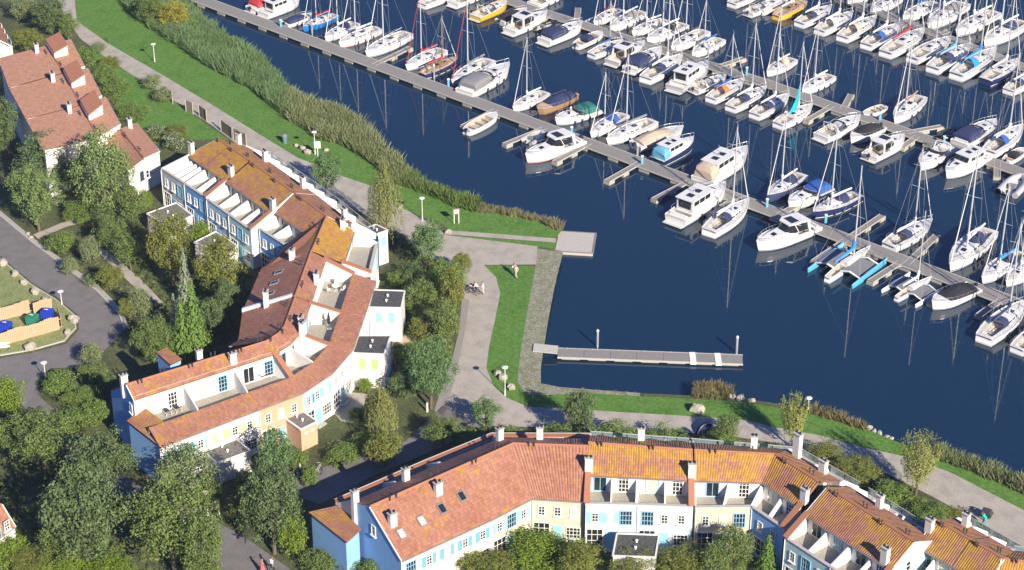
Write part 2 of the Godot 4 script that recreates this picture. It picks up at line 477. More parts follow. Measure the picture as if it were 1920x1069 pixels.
func hull_mesh(kind: String, L := 9.0) -> Array:   # [hull, stripe, deck]
	var key := "hull_%s_%s" % [kind, L]
	if cache.has(key): return cache[key]
	var H := MB.new(); var S := MB.new(); var Dk := MB.new()
	var N := 16
	var ring := []
	for i in N + 1:
		var u := float(i) / N
		var w := maxf(hw(u, kind), 0.02); var y := sheer(u, kind)
		var x := (u - 0.5) * L
		var rk := 0.45 * pow(u, 5.0)     # raked stem
		var st := (0.25 if kind != "motor" else 0.0) * pow(1.0 - u, 6.0)
		ring.append([Vector3(x + st, y, w), Vector3(x - rk * 0.35 + st * 0.6, y * 0.55, w * 0.98), Vector3(x - rk * 0.75, 0.16, w * 0.90), Vector3(x - rk * 0.85, 0.06, w * 0.885), Vector3(x - rk, -0.4, w * 0.6)])
	for i in N:
		for j in 4:
			var a: Vector3 = ring[i][j]; var b: Vector3 = ring[i + 1][j]; var c: Vector3 = ring[i + 1][j + 1]; var d: Vector3 = ring[i][j + 1]
			var T := S if j == 2 else H
			T.quad(d, c, b, a)
			var f := Vector3(1, 1, -1)
			T.quad(a * f, b * f, c * f, d * f)
	var f2 := Vector3(1, 1, -1)
	for j in 4:
		var a: Vector3 = ring[0][j]; var d: Vector3 = ring[0][j + 1]
		H.quad(d * f2, d, a, a * f2)
	# toe rail
	for i in N:
		for s in [1, -1]:
			var f := Vector3(1, 1, s)
			H.bar(ring[i][0] * f + Vector3(0, 0.03, 0), ring[i + 1][0] * f + Vector3(0, 0.03, 0), 0.07, 0.09)
	var res := [H.done(), S.done(), ring]
	cache[key] = res
	return res
func deck_mesh(kind: String, L: float, u0: float, u1: float, cw: float, floor_y: float) -> Array:   # deck with a cockpit well from u0 to u1, cw = share of the half beam
	var key := "deck_%s_%s_%s_%s_%s" % [kind, L, u0, u1, cw]
	if cache.has(key): return cache[key]
	var Dk := MB.new(); var C := MB.new()
	var N := 24
	var us := []
	for i in N + 1: us.append(float(i) / N)
	us.append(u0); us.append(u1)
	us.sort()
	for i in us.size() - 1:
		var ua: float = us[i]; var ub: float = us[i + 1]
		if ub - ua < 0.0001: continue
		var inside := ua >= u0 - 0.0001 and ub <= u1 + 0.0001
		var p := []
		for u in [ua, ub]:
			var w: float = maxf(hw(u, kind) - 0.03, 0.01); var y: float = sheer(u, kind) - 0.01
			p.append([Vector3((u - 0.5) * L, y, w), Vector3((u - 0.5) * L, y + 0.06, w * cw), Vector3((u - 0.5) * L, floor_y, w * cw * 0.96)])
		for s in [1, -1]:
			var f := Vector3(1, 1, s)
			var a: Vector3 = p[0][0] * f; var b: Vector3 = p[1][0] * f; var c: Vector3 = p[1][1] * f; var d: Vector3 = p[0][1] * f
			if s > 0: Dk.quad(a, b, c, d)
			else: Dk.quad(d, c, b, a)
			if inside:
				var e: Vector3 = p[1][2] * f; var g: Vector3 = p[0][2] * f
				if s > 0: C.quad(d, c, e, g)
				else: C.quad(g, e, c, d)
		if inside:
			var fz := Vector3(1, 1, -1)
			C.quad(p[0][2], p[1][2], p[1][2] * fz, p[0][2] * fz)
		else:
			var fz := Vector3(1, 1, -1)
			Dk.quad(p[0][1], p[1][1], p[1][1] * fz, p[0][1] * fz)
	for u in [u0, u1]:
		var w: float = (hw(u, kind) - 0.03) * cw; var y: float = sheer(u, kind) + 0.05
		var x: float = (u - 0.5) * L
		var q := [Vector3(x, floor_y, w), Vector3(x, floor_y, -w), Vector3(x, y, -w), Vector3(x, y, w)]
		if u == u0: C.quad(q[0], q[1], q[2], q[3])
		else: C.quad(q[3], q[2], q[1], q[0])
	var res := [Dk.done(), C.done()]
	cache[key] = res
	return res
func trunk_mesh(kind: String, L: float, u0: float, u1: float, share: float, h0: float, h1: float, taper := 0.82) -> ArrayMesh:   # cabin trunk following the deck outline
	var key := "trunk_%s_%s_%s_%s_%s_%s_%s" % [kind, L, u0, u1, share, h0, h1]
	if cache.has(key): return cache[key]
	var T := MB.new()
	var N := 8
	var r := []
	for i in N + 1:
		var t := float(i) / N
		var u := lerpf(u0, u1, t)
		var w := hw(u, kind) * share * (1.0 if t < 0.85 else lerpf(1.0, 0.75, (t - 0.85) / 0.15))
		var y := sheer(u, kind)
		var h := lerpf(h0, h1, t)
		var x := (u - 0.5) * L
		r.append([Vector3(x, y, w), Vector3(x, y + h * 0.85, w * taper), Vector3(x, y + h, w * taper * 0.8)])
	var f := Vector3(1, 1, -1)
	for i in N:
		for j in 2:
			var a: Vector3 = r[i][j]; var b: Vector3 = r[i + 1][j]; var c: Vector3 = r[i + 1][j + 1]; var d: Vector3 = r[i][j + 1]
			T.quad(a, b, c, d); T.quad(d * f, c * f, b * f, a * f)
		T.quad(r[i][2], r[i + 1][2], r[i + 1][2] * f, r[i][2] * f)
	for j in 2:
		T.quad(r[0][j] * f, r[0][j], r[0][j + 1], r[0][j + 1] * f)
		T.quad(r[N][j], r[N][j] * f, r[N][j + 1] * f, r[N][j + 1])
	cache[key] = T.done()
	return cache[key]
func cm(key: String, f: Callable) -> ArrayMesh:
	if not cache.has(key):
		var mb := MB.new()
		f.call(mb)
		cache[key] = mb.done()
	return cache[key]
func pennant(L: float) -> float: return L
func rails(kind: String, L: float) -> ArrayMesh:
	return cm("rails_%s_%s" % [kind, L], func(mb: MB):
		for s in [1, -1]:
			var prev := Vector3.ZERO
			for i in 8:
				var u := 0.12 + i * 0.118
				var p := Vector3((u - 0.5) * L, sheer(u, kind), maxf(hw(u, kind) - 0.08, 0.05) * s)
				mb.tube([p, p + Vector3(0, 0.55, 0)], 0.022, -1, 4)
				if i > 0: mb.tube([prev + Vector3(0, 0.55, 0), p + Vector3(0, 0.55, 0)], 0.016 if i < 6 else 0.028, -1, 4)
				prev = p
		var u9 := 0.12 + 7 * 0.118
		var pb := Vector3((u9 - 0.5) * L, sheer(u9, kind) + 0.55, maxf(hw(u9, kind) - 0.08, 0.05))
		mb.tube([pb, Vector3(L * 0.49, sheer(1.0, kind) + 0.6, 0), pb * Vector3(1, 1, -1)], 0.028, -1, 4))
func fenders(t: Node3D, kind: String, L: float, side: int) -> void:
	for u in [0.3, 0.5, 0.66]:
		var m := cm("fender", func(mb: MB): mb.lathe(Vector3.ZERO, [[0.0, -0.3], [0.1, -0.24], [0.11, 0.2], [0.04, 0.3], [0.0, 0.32]], 7))
		part("fender", m, M.dark if side > 0 else M.c_navy, t, Transform3D(Basis.IDENTITY, Vector3((u - 0.5) * L, 0.45, (hw(u, kind) + 0.1) * side)))
func sailboat(t: Node3D, o: Dictionary) -> void:
	var kind: String = "double" if o.get("deck", "") == "wood" else "sail"
	var L := 9.0
	var hm := hull_mesh(kind, L)
	var hull := part("hull", hm[0], M["h_" + o.get("hull", "white")], t)
	part("waterline_stripe", hm[1], M["c_" + o.get("stripe", "navy")] if o.get("hull", "white") != "navy" else M.c_white, hull)
	var dk := deck_mesh(kind, L, 0.06, 0.34, 0.55, 0.42)
	part("deck", dk[0], M.wood if o.get("deck", "") == "wood" else M.deck, t)
	var cp := part("cockpit", dk[1], M.cockpit, t)
	part("bench", cm("bench", func(mb: MB):
		for s in [1, -1]: mb.box(Vector3(-2.6, 0.62, 0.55 * s), Vector3(2.1, 0.1, 0.36))), M.deck if o.get("deck", "") != "wood" else M.varnish, cp)
	part("steering_wheel", cm("wheel", func(mb: MB):
		var pts := []
		for i in 13: pts.append(Vector3(-3.1, 0.95 + 0.36 * sin(TAU * i / 12), 0.36 * cos(TAU * i / 12)))
		mb.tube(pts, 0.025, -1, 4)
		mb.box(Vector3(-3.0, 0.68, 0), Vector3(0.16, 0.55, 0.16))), M.steel, cp)
	var tr := part("cabin_trunk", trunk_mesh(kind, L, 0.36, 0.74, 0.60, 0.42, 0.16), M.gel if o.get("deck", "") != "wood" else M.varnish, t)
	for s in [1, -1]:
		for q in [[0.40, 0.49], [0.51, 0.58], [0.60, 0.65]]: side_window(tr, kind, L, q, s, 0.60, 0.42, 0.16, 0.36, 0.38)
	part("hatch", cm("hatch_" + kind, func(mb: MB): mb.box(Vector3(1.35, sheer(0.65, kind) + 0.28, 0), Vector3(0.5, 0.05, 0.5), Basis(Vector3.BACK, -0.08))), M.glass, tr)
	part("companionway", cm("comp_" + kind, func(mb: MB): mb.box(Vector3(-0.75, sheer(0.41, kind) + 0.42, 0), Vector3(0.75, 0.05, 0.62))), M.glass, tr)
	part("guard_rail", rails(kind, L), M.steel, t)
	if o.get("hood", "") != "":
		part("sprayhood", cm("hood", func(mb: MB):
			var k := 8
			for i in k:
				var a0 := PI * i / k; var a1 := PI * (i + 1) / k
				var f := func(a: float, x: float, h: float, w: float) -> Vector3: return Vector3(x, 0.92 + sin(a) * h, cos(a) * w)
				var rings := [[-1.9, 0.95, 0.86], [-1.3, 0.98, 0.9], [-0.75, 0.72, 0.88], [-0.25, 0.3, 0.8]]
				for r in 3:
					var p = rings[r]; var q = rings[r + 1]
					mb.quad(f.call(a0, p[0], p[1], p[2]), f.call(a0, q[0], q[1], q[2]), f.call(a1, q[0], q[1], q[2]), f.call(a1, p[0], p[1], p[2]))), M["c_" + o.hood], t)
	# rig
	var mh: float = 8.2 if o.has("short") else 11.0
	var mx := 0.75
	var base := sheer(0.58, kind) + 0.3
	var wood: bool = o.get("mast", "") == "wood"
	var mast := part("mast", cm("mast_%s" % mh, func(mb: MB): mb.tube([Vector3(mx, base - 0.3, 0), Vector3(mx, base + mh, 0)], 0.105, 0.075, 7)), M.varnish if wood else M.alu, t)
	for q in ([0.52, 0.78] if mh > 9 else [0.56]):
		part("spreader", cm("spr_%s_%s" % [mh, q], func(mb: MB): mb.tube([Vector3(mx - 0.12, base + mh * q, -0.95), Vector3(mx, base + mh * q, 0), Vector3(mx - 0.12, base + mh * q, 0.95)], 0.03, -1, 5)), M.alu, mast)
	part("masthead_vane", cm("vane_%s" % mh, func(mb: MB): mb.tube([Vector3(mx + 0.35, base + mh + 0.1, 0), Vector3(mx, base + mh, 0), Vector3(mx, base + mh + 0.7, 0)], 0.018, -1, 4)), M.alu, mast)
	part("standing_rigging", cm("rig_%s_%s" % [mh, kind], func(mb: MB):
		var top := Vector3(mx, base + mh, 0)
		mb.tube([top, Vector3(-L * 0.49, sheer(0.0, kind), 0)], 0.014, -1, 3)
		for s in [1, -1]:
			mb.tube([top, Vector3(mx - 0.12, base + mh * 0.53, 0.95 * s), Vector3(mx - 0.1, sheer(0.57, kind), (hw(0.57, kind) - 0.12) * s)], 0.013, -1, 3)
			mb.tube([Vector3(mx, base + mh * 0.53, 0), Vector3(mx - 0.5, sheer(0.53, kind), (hw(0.53, kind) - 0.15) * s)], 0.012, -1, 3)), M.rig, mast)
	part("furled_genoa", cm("genoa_%s" % mh, func(mb: MB):
		var a := Vector3(L * 0.47, sheer(1.0, kind) + 0.15, 0); var b := Vector3(mx, base + mh * 0.98, 0)
		mb.tube([a, a.lerp(b, 0.12), a.lerp(b, 0.55), a.lerp(b, 0.92), b], 0.075, 0.02, 6)), M["c_" + o.get("genoa", "white")], t)
	var boom := part("boom", cm("boom", func(mb: MB): mb.tube([Vector3(mx, base + 0.75, 0), Vector3(mx - 3.9, base + 0.82, 0)], 0.06, -1, 6)), M.varnish if wood else M.alu, t)
	var cov: String = o.get("cover", "white")
	if cov != "none":
		part("sail_cover", cm("sailcover", func(mb: MB):
			mb.tube([Vector3(mx - 0.02, base + 1.5, 0), Vector3(mx - 0.12, base + 1.0, 0), Vector3(mx - 0.5, base + 0.95, 0), Vector3(mx - 2.0, base + 0.96, 0), Vector3(mx - 3.8, base + 0.93, 0)], 0.21, 0.11, 7)), M["c_" + cov], boom)
	if o.has("sail"):
		part("hoisted_sail", cm("sail", func(mb: MB):
			var a := Vector3(mx - 0.1, base + 0.95, 0); var b := Vector3(mx - 3.9, base + 1.0, 0.9); var c := Vector3(mx - 0.15, base + 5.0, 0.1)
			var m1 := (a + b) / 2 + Vector3(0, 0, 0.35); var m2 := (b + c) / 2 + Vector3(0, 0, 0.3); var m3 := (a + c) / 2
			for q in [[a, m1, m3], [m1, b, m2], [m3, m2, c], [m1, m2, m3]]:
				mb.tri(q[0], q[1], q[2]); mb.tri(q[0] + Vector3(0, 0, -0.02), q[2] + Vector3(0, 0, -0.02), q[1] + Vector3(0, 0, -0.02))), M["c_" + o.sail], t)
	fenders(t, kind, L, 1 if o.n % 2 == 0 else -1)
func side_window(tr: Node3D, kind: String, L: float, q: Array, s: int, share: float, h0: float, h1: float, u0: float, du: float) -> void:
	part("window", cm("swin_%s_%s_%s_%d" % [kind, q[0], share, s], func(mb: MB):
		var a := []
		for e in [0, 1]:
			var u: float = q[e]
			var w := hw(u, kind) * share
			var h := lerpf(h0, h1, (u - u0) / du) * 0.85
			for k in [0.3, 0.8]: a.append(Vector3((u - 0.5) * L, sheer(u, kind) + h * k, (w * lerpf(1.0, 0.82, k) + 0.014) * s))
		if s > 0: mb.quad(a[0], a[2], a[3], a[1])
		else: mb.quad(a[1], a[3], a[2], a[0])), M.glass, tr)
func canopy_mesh(x0: float, x1: float, y: float, h: float, w: float, open_back := false) -> ArrayMesh:
	return cm("canopy_%s_%s_%s_%s_%s" % [x0, x1, y, h, w], func(mb: MB):
		var r := []
		for q in [[x0, 0.55, 1.0], [lerpf(x0, x1, 0.12), 0.92, 1.0], [lerpf(x0, x1, 0.55), 1.0, 0.99], [lerpf(x0, x1, 0.85), 0.85, 0.92], [x1, 0.42, 0.86]]:
			var row := []
			for e in [[1.0, 0.0], [0.98, 0.55], [0.88, 0.9], [0.6, 1.0], [0.0, 1.04], [-0.6, 1.0], [-0.88, 0.9], [-0.98, 0.55], [-1.0, 0.0]]:
				row.append(Vector3(q[0], y + h * q[1] * e[1], w * q[2] * e[0]))
			r.append(row)
		for i in r.size() - 1:
			for j in 8: mb.quad(r[i][j], r[i + 1][j], r[i + 1][j + 1], r[i][j + 1])
		for i in [0, r.size() - 1]:
			mb.poly(r[i], Vector3(-1 if i == 0 else 1, 0, 0)))
func outboard(t: Node3D, x: float, z := 0.0) -> void:
	var ob := part("outboard_motor", cm("outb", func(mb: MB):
		mb.box(Vector3(0, 0.95, 0), Vector3(0.5, 0.42, 0.34)); mb.box(Vector3(0.02, 1.2, 0), Vector3(0.38, 0.1, 0.26))), M.black, t, Transform3D(Basis.IDENTITY, Vector3(x, 0, z)))
	part("shaft", cm("outs", func(mb: MB): mb.box(Vector3(0, 0.2, 0), Vector3(0.16, 1.2, 0.1))), M.dark, ob)
func motorboat(t: Node3D, o: Dictionary, style: String) -> void:
	var L := 9.0; var kind := "motor"
	var hm := hull_mesh(kind, L)
	var hc: String = o.get("hull", "white")
	var hull := part("hull", hm[0], M["h_" + hc], t)
	part("waterline_stripe", hm[1], M["c_" + o.get("stripe", "navy")] if hc != "navy" else M.c_white, hull)
	var back := 0.40 if style != "cabin" else 0.16
	var dk := deck_mesh(kind, L, 0.05, back, 0.82, 0.45)
	part("deck", dk[0], M.deck, t)
	var cp := part("cockpit", dk[1], M.cockpit, t)
	part("bench", cm("mbench", func(mb: MB):
		mb.box(Vector3(-3.75, 0.68, 0), Vector3(0.5, 0.45, 2.1)); mb.box(Vector3(-3.98, 0.98, 0), Vector3(0.14, 0.4, 2.1))), M.c_white, cp)
	part("swim_platform", cm("swim", func(mb: MB): mb.box(Vector3(-4.8, 0.22, 0), Vector3(0.65, 0.08, 2.5))), M.deck, t)
	if style == "cruiser":
		var tr := part("cabin_trunk", trunk_mesh(kind, L, 0.46, 0.86, 0.72, 0.55, 0.06), M.gel, t)
		for s in [1, -1]:
			for q in [[0.50, 0.59], [0.62, 0.70]]: side_window(tr, kind, L, q, s, 0.72, 0.55, 0.06, 0.46, 0.4)
		part("hatch", cm("crhatch", func(mb: MB): mb.box(Vector3(1.55, sheer(0.67, kind) + 0.31, 0), Vector3(0.55, 0.05, 0.6), Basis(Vector3.BACK, -0.09))), M.glass, tr)
		windshield(t, 0.42, 1.22, 0.62)
		part("helm_console", cm("console", func(mb: MB): mb.box(Vector3(-0.55, 0.95, 0.55), Vector3(0.5, 0.9, 0.8))), M.gel, cp)
		var cov: String = o.get("cover", "none")
		if cov != "none": part("canopy", canopy_mesh(-3.9, -0.1, 1.05, 1.05, 1.36), M["c_" + cov], t)
		else:
			part("seat", cm("helm", func(mb: MB):
				for z in [-0.6, 0.6]:
					mb.box(Vector3(-1.35, 0.85, z), Vector3(0.5, 0.16, 0.55)); mb.box(Vector3(-1.6, 1.15, z), Vector3(0.12, 0.6, 0.55))), M.c_white, cp)
			part("radar_arch", cm("arch", func(mb: MB):
				mb.tube([Vector3(-2.1, 0.9, 1.38), Vector3(-2.5, 2.15, 1.2), Vector3(-2.55, 2.3, 0), Vector3(-2.5, 2.15, -1.2), Vector3(-2.1, 0.9, -1.38)], 0.09, -1, 6)), M.gel, t)
	elif style == "sport":
		var tr := part("cabin_trunk", trunk_mesh(kind, L, 0.40, 0.90, 0.78, 0.75, 0.03), M.gel, t)
		part("hatch", cm("sphatch", func(mb: MB):
			mb.box(Vector3(1.9, sheer(0.71, kind) + 0.32, 0), Vector3(0.6, 0.05, 0.6), Basis(Vector3.BACK, -0.16))), M.glass, tr)
		windshield(t, 0.36, 1.55, 0.85)
		part("hardtop", cm("hardtop", func(mb: MB):
			mb.prism([Vector3(-2.7, 2.35, 1.15), Vector3(-0.3, 2.5, 1.2), Vector3(0.35, 2.38, 0.85), Vector3(0.35, 2.38, -0.85), Vector3(-0.3, 2.5, -1.2), Vector3(-2.7, 2.35, -1.15)], Vector3(0, 0.12, 0))
			for s in [1, -1]:
				mb.bar(Vector3(-2.6, 0.95, 1.3 * s), Vector3(-2.4, 2.36, 1.1 * s), 0.12, 0.35)
				mb.bar(Vector3(-0.9, 1.35, 1.3 * s), Vector3(-0.35, 2.44, 1.12 * s), 0.05, 0.08)), M.gel, t)
		part("roof_window", cm("hardglass", func(mb: MB): mb.box(Vector3(-0.75, 2.585, 0), Vector3(1.1, 0.04, 1.5), Basis(Vector3.BACK, 0.06))), M.glass, t)
		part("side_window", cm("spside", func(mb: MB):
			for s in [1, -1]:
				mb.prism([Vector3(-2.2, 1.35, 1.24 * s), Vector3(-0.2, 1.45, 1.24 * s), Vector3(-0.5, 2.35, 1.12 * s), Vector3(-2.2, 2.25, 1.12 * s)], Vector3(0, 0, 0.02 * s))), M.glass, t)
	else:
		var tr := part("cabin_trunk", trunk_mesh(kind, L, 0.60, 0.84, 0.74, 0.55, 0.22), M.gel, t)
		part("hatch", cm("cbhatch", func(mb: MB): mb.box(Vector3(2.0, sheer(0.72, kind) + 0.43, 0), Vector3(0.55, 0.06, 0.6))), M.glass, tr)
		var wh := part("wheelhouse", cm("wheelhouse", func(mb: MB):
			var y0 := 0.85
			mb.prism([Vector3(-2.9, y0, 1.12), Vector3(1.1, y0, 1.12), Vector3(1.15, y0 + 0.75, 1.10), Vector3(0.6, y0 + 1.5, 1.02), Vector3(-2.8, y0 + 1.5, 1.02)], Vector3(0, 0, -2.18))
			mb.box(Vector3(-1.1, y0 + 1.56, 0), Vector3(3.9, 0.1, 2.4))), M.gel, t)
		for s in [1, -1]:
			for x in [-2.17, -1.17, -0.17]:
				part("window", cm("cbwin", func(mb: MB): mb.box(Vector3.ZERO, Vector3(0.85, 0.5, 0.05))), M.glass, wh, Transform3D(Basis.IDENTITY, Vector3(x, 1.95, 1.06 * s - 0.03 + 0.035 * s)))
		for z in [-0.72, 0.0, 0.72]:
			part("windscreen", cm("cbfront", func(mb: MB): mb.box(Vector3.ZERO, Vector3(0.04, 0.62, 0.62), Basis(Vector3.BACK, 0.63))), M.glass, wh, Transform3D(Basis.IDENTITY, Vector3(0.93, 1.98, z - 0.03)))
		part("cabin_door", cm("cbdoor", func(mb: MB): mb.box(Vector3(-2.86, 1.75, 0), Vector3(0.06, 0.9, 1.6))), M.glass, wh)
		for x in [-1.9, -0.6]:
			part("roof_hatch", cm("cbroof", func(mb: MB): mb.box(Vector3.ZERO, Vector3(0.7, 0.05, 0.8))), M.glass, wh, Transform3D(Basis.IDENTITY, Vector3(x, 2.48, 0)))
		if o.get("cover", "") != "": part("canopy", canopy_mesh(-4.2, -2.3, 0.95, 1.45, 1.2), M["c_" + o.cover], t)
		part("signal_mast", cm("sigmast", func(mb: MB):
			mb.tube([Vector3(-1.2, 2.4, 0), Vector3(-1.3, 3.9, 0)], 0.04, 0.02, 5); mb.box(Vector3(-1.25, 3.1, 0), Vector3(0.08, 0.06, 0.8))), M.alu, t)
	part("guard_rail", rails(kind, L), M.steel, t)
	if style != "cabin" and o.n % 3 == 0: outboard(t, -4.75)
	fenders(t, kind, L, 1 if o.n % 2 == 0 else -1)
func windshield(t: Node3D, x: float, y: float, h: float) -> void:
	part("windshield", cm("wsh_%s_%s" % [x, h], func(mb: MB):
		var lo := [Vector3(x - 1.5, y - 0.05, 1.3), Vector3(x - 0.2, y, 1.18), Vector3(x + 0.35, y + 0.02, 0.6), Vector3(x + 0.35, y + 0.02, -0.6), Vector3(x - 0.2, y, -1.18), Vector3(x - 1.5, y - 0.05, -1.3)]
		var hi := [Vector3(x - 1.6, y + h * 0.7, 1.22), Vector3(x - 0.65, y + h, 1.06), Vector3(x - 0.35, y + h, 0.5), Vector3(x - 0.35, y + h, -0.5), Vector3(x - 0.65, y + h, -1.06), Vector3(x - 1.6, y + h * 0.7, -1.22)]
		for i in 5: mb.quad(lo[i], lo[i + 1], hi[i + 1], hi[i])), M.glass, t)
	part("windshield_frame", cm("wsf_%s_%s" % [x, h], func(mb: MB):
		var hi := [Vector3(x - 1.6, y + h * 0.7, 1.22), Vector3(x - 0.65, y + h, 1.06), Vector3(x - 0.35, y + h, 0.5), Vector3(x - 0.35, y + h, -0.5), Vector3(x - 0.65, y + h, -1.06), Vector3(x - 1.6, y + h * 0.7, -1.22)]
		mb.tube(hi, 0.035, -1, 5)), M.steel, t)
func covered_boat(t: Node3D, o: Dictionary) -> void:
	var kind: String = "double" if o.get("deck", "") == "wood" else "motor"
	var L := 9.0
	var hm := hull_mesh(kind, L)
	var hull := part("hull", hm[0], M["h_white"] if kind == "motor" else M.varnish, t)
	part("waterline_stripe", hm[1], M.c_navy, hull)
	var dk := deck_mesh(kind, L, 0.1, 0.3, 0.7, 0.5)
	part("deck", dk[0], M.deck if kind == "motor" else M.wood, t)
	part("cockpit", dk[1], M.cockpit, t)
	part("tarpaulin", cm("tarp_" + kind, func(mb: MB):
		var r := []
		var n := 9
		for i in n:
			var tt := float(i) / (n - 1)
			var u := lerpf(0.07, 0.72, tt)
			var w := hw(u, kind) * 0.93
			var h := 0.2 + 0.75 * sin(PI * clampf(tt * 0.95 + 0.08, 0, 1)) * (1.0 - 0.1 * (i % 2))
			var row := []
			for e in [[1.0, 0.02], [0.95, 0.3], [0.6, 0.75], [0.0, 1.0], [-0.6, 0.75], [-0.95, 0.3], [-1.0, 0.02]]:
				row.append(Vector3((u - 0.5) * L, sheer(u, kind) + 0.06 + h * e[1], w * e[0]))
			r.append(row)
		for i in n - 1:
			for j in 6: mb.quad(r[i][j], r[i + 1][j], r[i + 1][j + 1], r[i][j + 1])
		mb.poly(r[0], Vector3(-1, 0, 0)); mb.poly(r[n - 1], Vector3(1, 0, 0))), M["c_" + o.get("cover", "navy")], t)
	part("guard_rail", rails(kind, L), M.steel, t)
	outboard(t, -4.7)
	fenders(t, kind, L, 1)
func open_boat(t: Node3D, o: Dictionary) -> void:
	var L := 9.0; var kind := "double"
	var hm := hull_mesh(kind, L)
	var hull := part("hull", hm[0], M["h_" + o.get("hull", "white")], t)
	part("waterline_stripe", hm[1], M.c_grey, hull)
	var dk := deck_mesh(kind, L, 0.12, 0.76, 0.8, 0.35)
	part("deck", dk[0], M.deck, t)
	var cp := part("cockpit", dk[1], M.cockpit, t)
	for x in [-2.4, -0.3, 1.5]:
		part("thwart", cm("thwart", func(mb: MB): mb.box(Vector3.ZERO, Vector3(0.5, 0.08, 2.1))), M.wood, cp, Transform3D(Basis.IDENTITY, Vector3(x, 0.72, 0)))
	if o.get("cover", "") != "": part("canopy", canopy_mesh(-1.4, 0.8, 0.85, 0.85, 0.95), M["c_" + o.cover], t)
	outboard(t, -4.5)
func rib(t: Node3D, o: Dictionary) -> void:
	part("tube", cm("ribtube", func(mb: MB):
		mb.tube([Vector3(-4.4, 0.55, 1.6), Vector3(1.2, 0.55, 1.6), Vector3(3.0, 0.72, 1.15), Vector3(4.2, 0.9, 0.35), Vector3(4.35, 0.95, 0), Vector3(4.2, 0.9, -0.35), Vector3(3.0, 0.72, -1.15), Vector3(1.2, 0.55, -1.6), Vector3(-4.4, 0.55, -1.6)], 0.62, -1, 9)), M["h_" + o.get("hull", "grey")], t)
	part("floor", cm("ribfloor", func(mb: MB): mb.prism([Vector3(-4.0, 0.2, 1.4), Vector3(1.4, 0.2, 1.4), Vector3(3.4, 0.3, 0.5), Vector3(3.4, 0.3, -0.5), Vector3(1.4, 0.2, -1.4), Vector3(-4.0, 0.2, -1.4)], Vector3(0, 0.1, 0))), M.deck, t)
	part("bench", cm("ribbench", func(mb: MB): mb.box(Vector3(-1.2, 0.8, 0), Vector3(1.1, 0.9, 1.3))), M.c_grey, t)
	outboard(t, -4.3)
func trimaran(t: Node3D, o: Dictionary) -> void:
	var L := 9.0
	var oo := o.duplicate(); oo.erase("hood")
	var kind := "narrow"
	var hm := hull_mesh(kind, L)
	var blue: bool = o.get("hull", "white") == "white"
	var hull := part("hull", hm[0], M.h_white, t)
	part("waterline_stripe", hm[1], M.c_azure, hull)
	var dk := deck_mesh(kind, L, 0.08, 0.36, 0.7, 0.3)
	part("deck", dk[0], M.deck, t)
	part("cockpit", dk[1], M.cockpit, t)
	part("cabin_trunk", trunk_mesh(kind, L, 0.38, 0.72, 0.95, 0.5, 0.2), M.gel, t)
	var off := 2.9
	for s in [1, -1]:
		var am := cm("ama", func(mb: MB):
			var N := 12
			var r := []
			for i in N + 1:
				var u := float(i) / N
				var w := maxf(0.26 * sin(PI * clampf(u * 0.92 + 0.08, 0, 1)), 0.02)
				r.append([Vector3((u - 0.5) * 7.4, 0.62 + 0.15 * u, 0), Vector3((u - 0.5) * 7.4, 0.5 + 0.15 * u, w), Vector3((u - 0.5) * 7.2, 0.0, w * 0.7), Vector3((u - 0.5) * 7.0, -0.2, 0)])
			for i in N:
				for j in 3:
					mb.quad(r[i][j + 1], r[i + 1][j + 1], r[i + 1][j], r[i][j])
					var f := Vector3(1, 1, -1)
					mb.quad(r[i][j] * f, r[i + 1][j] * f, r[i + 1][j + 1] * f, r[i][j + 1] * f))
		part("float_hull", am, M.h_white2 if not blue else flat(Color(0.10, 0.40, 0.62), 0.3), t, Transform3D(Basis.IDENTITY, Vector3(-0.3, 0, off * s)))
		for x in [-2.4, 1.5]:
			part("crossbeam", cm("xbeam_%d_%s" % [s, x], func(mb: MB): mb.tube([Vector3(x, 0.75, 0.4 * s), Vector3(x, 1.05, 1.5 * s), Vector3(x, 0.65, off * s)], 0.14, 0.10, 6)), M.gel, t)
		part("trampoline_net", cm("net%d" % s, func(mb: MB): mb.box(Vector3(-0.45, 0.82, 1.65 * s), Vector3(3.6, 0.03, 2.0))), M.c_grey, t)
	var mh := 11.5; var mx := 0.9
	var mast := part("mast", cm("trimast", func(mb: MB): mb.tube([Vector3(mx, 0.7, 0), Vector3(mx, 1.1 + mh, 0)], 0.1, 0.07, 7)), M.alu, t)
	part("spreader", cm("trispr", func(mb: MB): mb.tube([Vector3(mx - 0.1, 6.2, -1.0), Vector3(mx, 6.2, 0), Vector3(mx - 0.1, 6.2, 1.0)], 0.03, -1, 5)), M.alu, mast)
	part("standing_rigging", cm("tririg", func(mb: MB):
		for s in [1, -1]: mb.tube([Vector3(mx, 10.6, 0), Vector3(-2.4, 0.8, off * s)], 0.014, -1, 3)
		mb.tube([Vector3(mx, 11.6, 0), Vector3(4.3, 0.8, 0)], 0.03, -1, 4)), M.rig, mast)
	var boom := part("boom", cm("triboom", func(mb: MB): mb.tube([Vector3(mx, 1.9, 0), Vector3(mx - 4.2, 2.0, 0)], 0.07, -1, 6)), M.alu, t)
	part("sail_cover", cm("tricover", func(mb: MB): mb.tube([Vector3(mx - 0.05, 3.0, 0), Vector3(mx - 0.2, 2.15, 0), Vector3(mx - 2.0, 2.15, 0), Vector3(mx - 4.1, 2.1, 0)], 0.24, 0.12, 7)), M.c_azure if blue else M.c_white, boom)
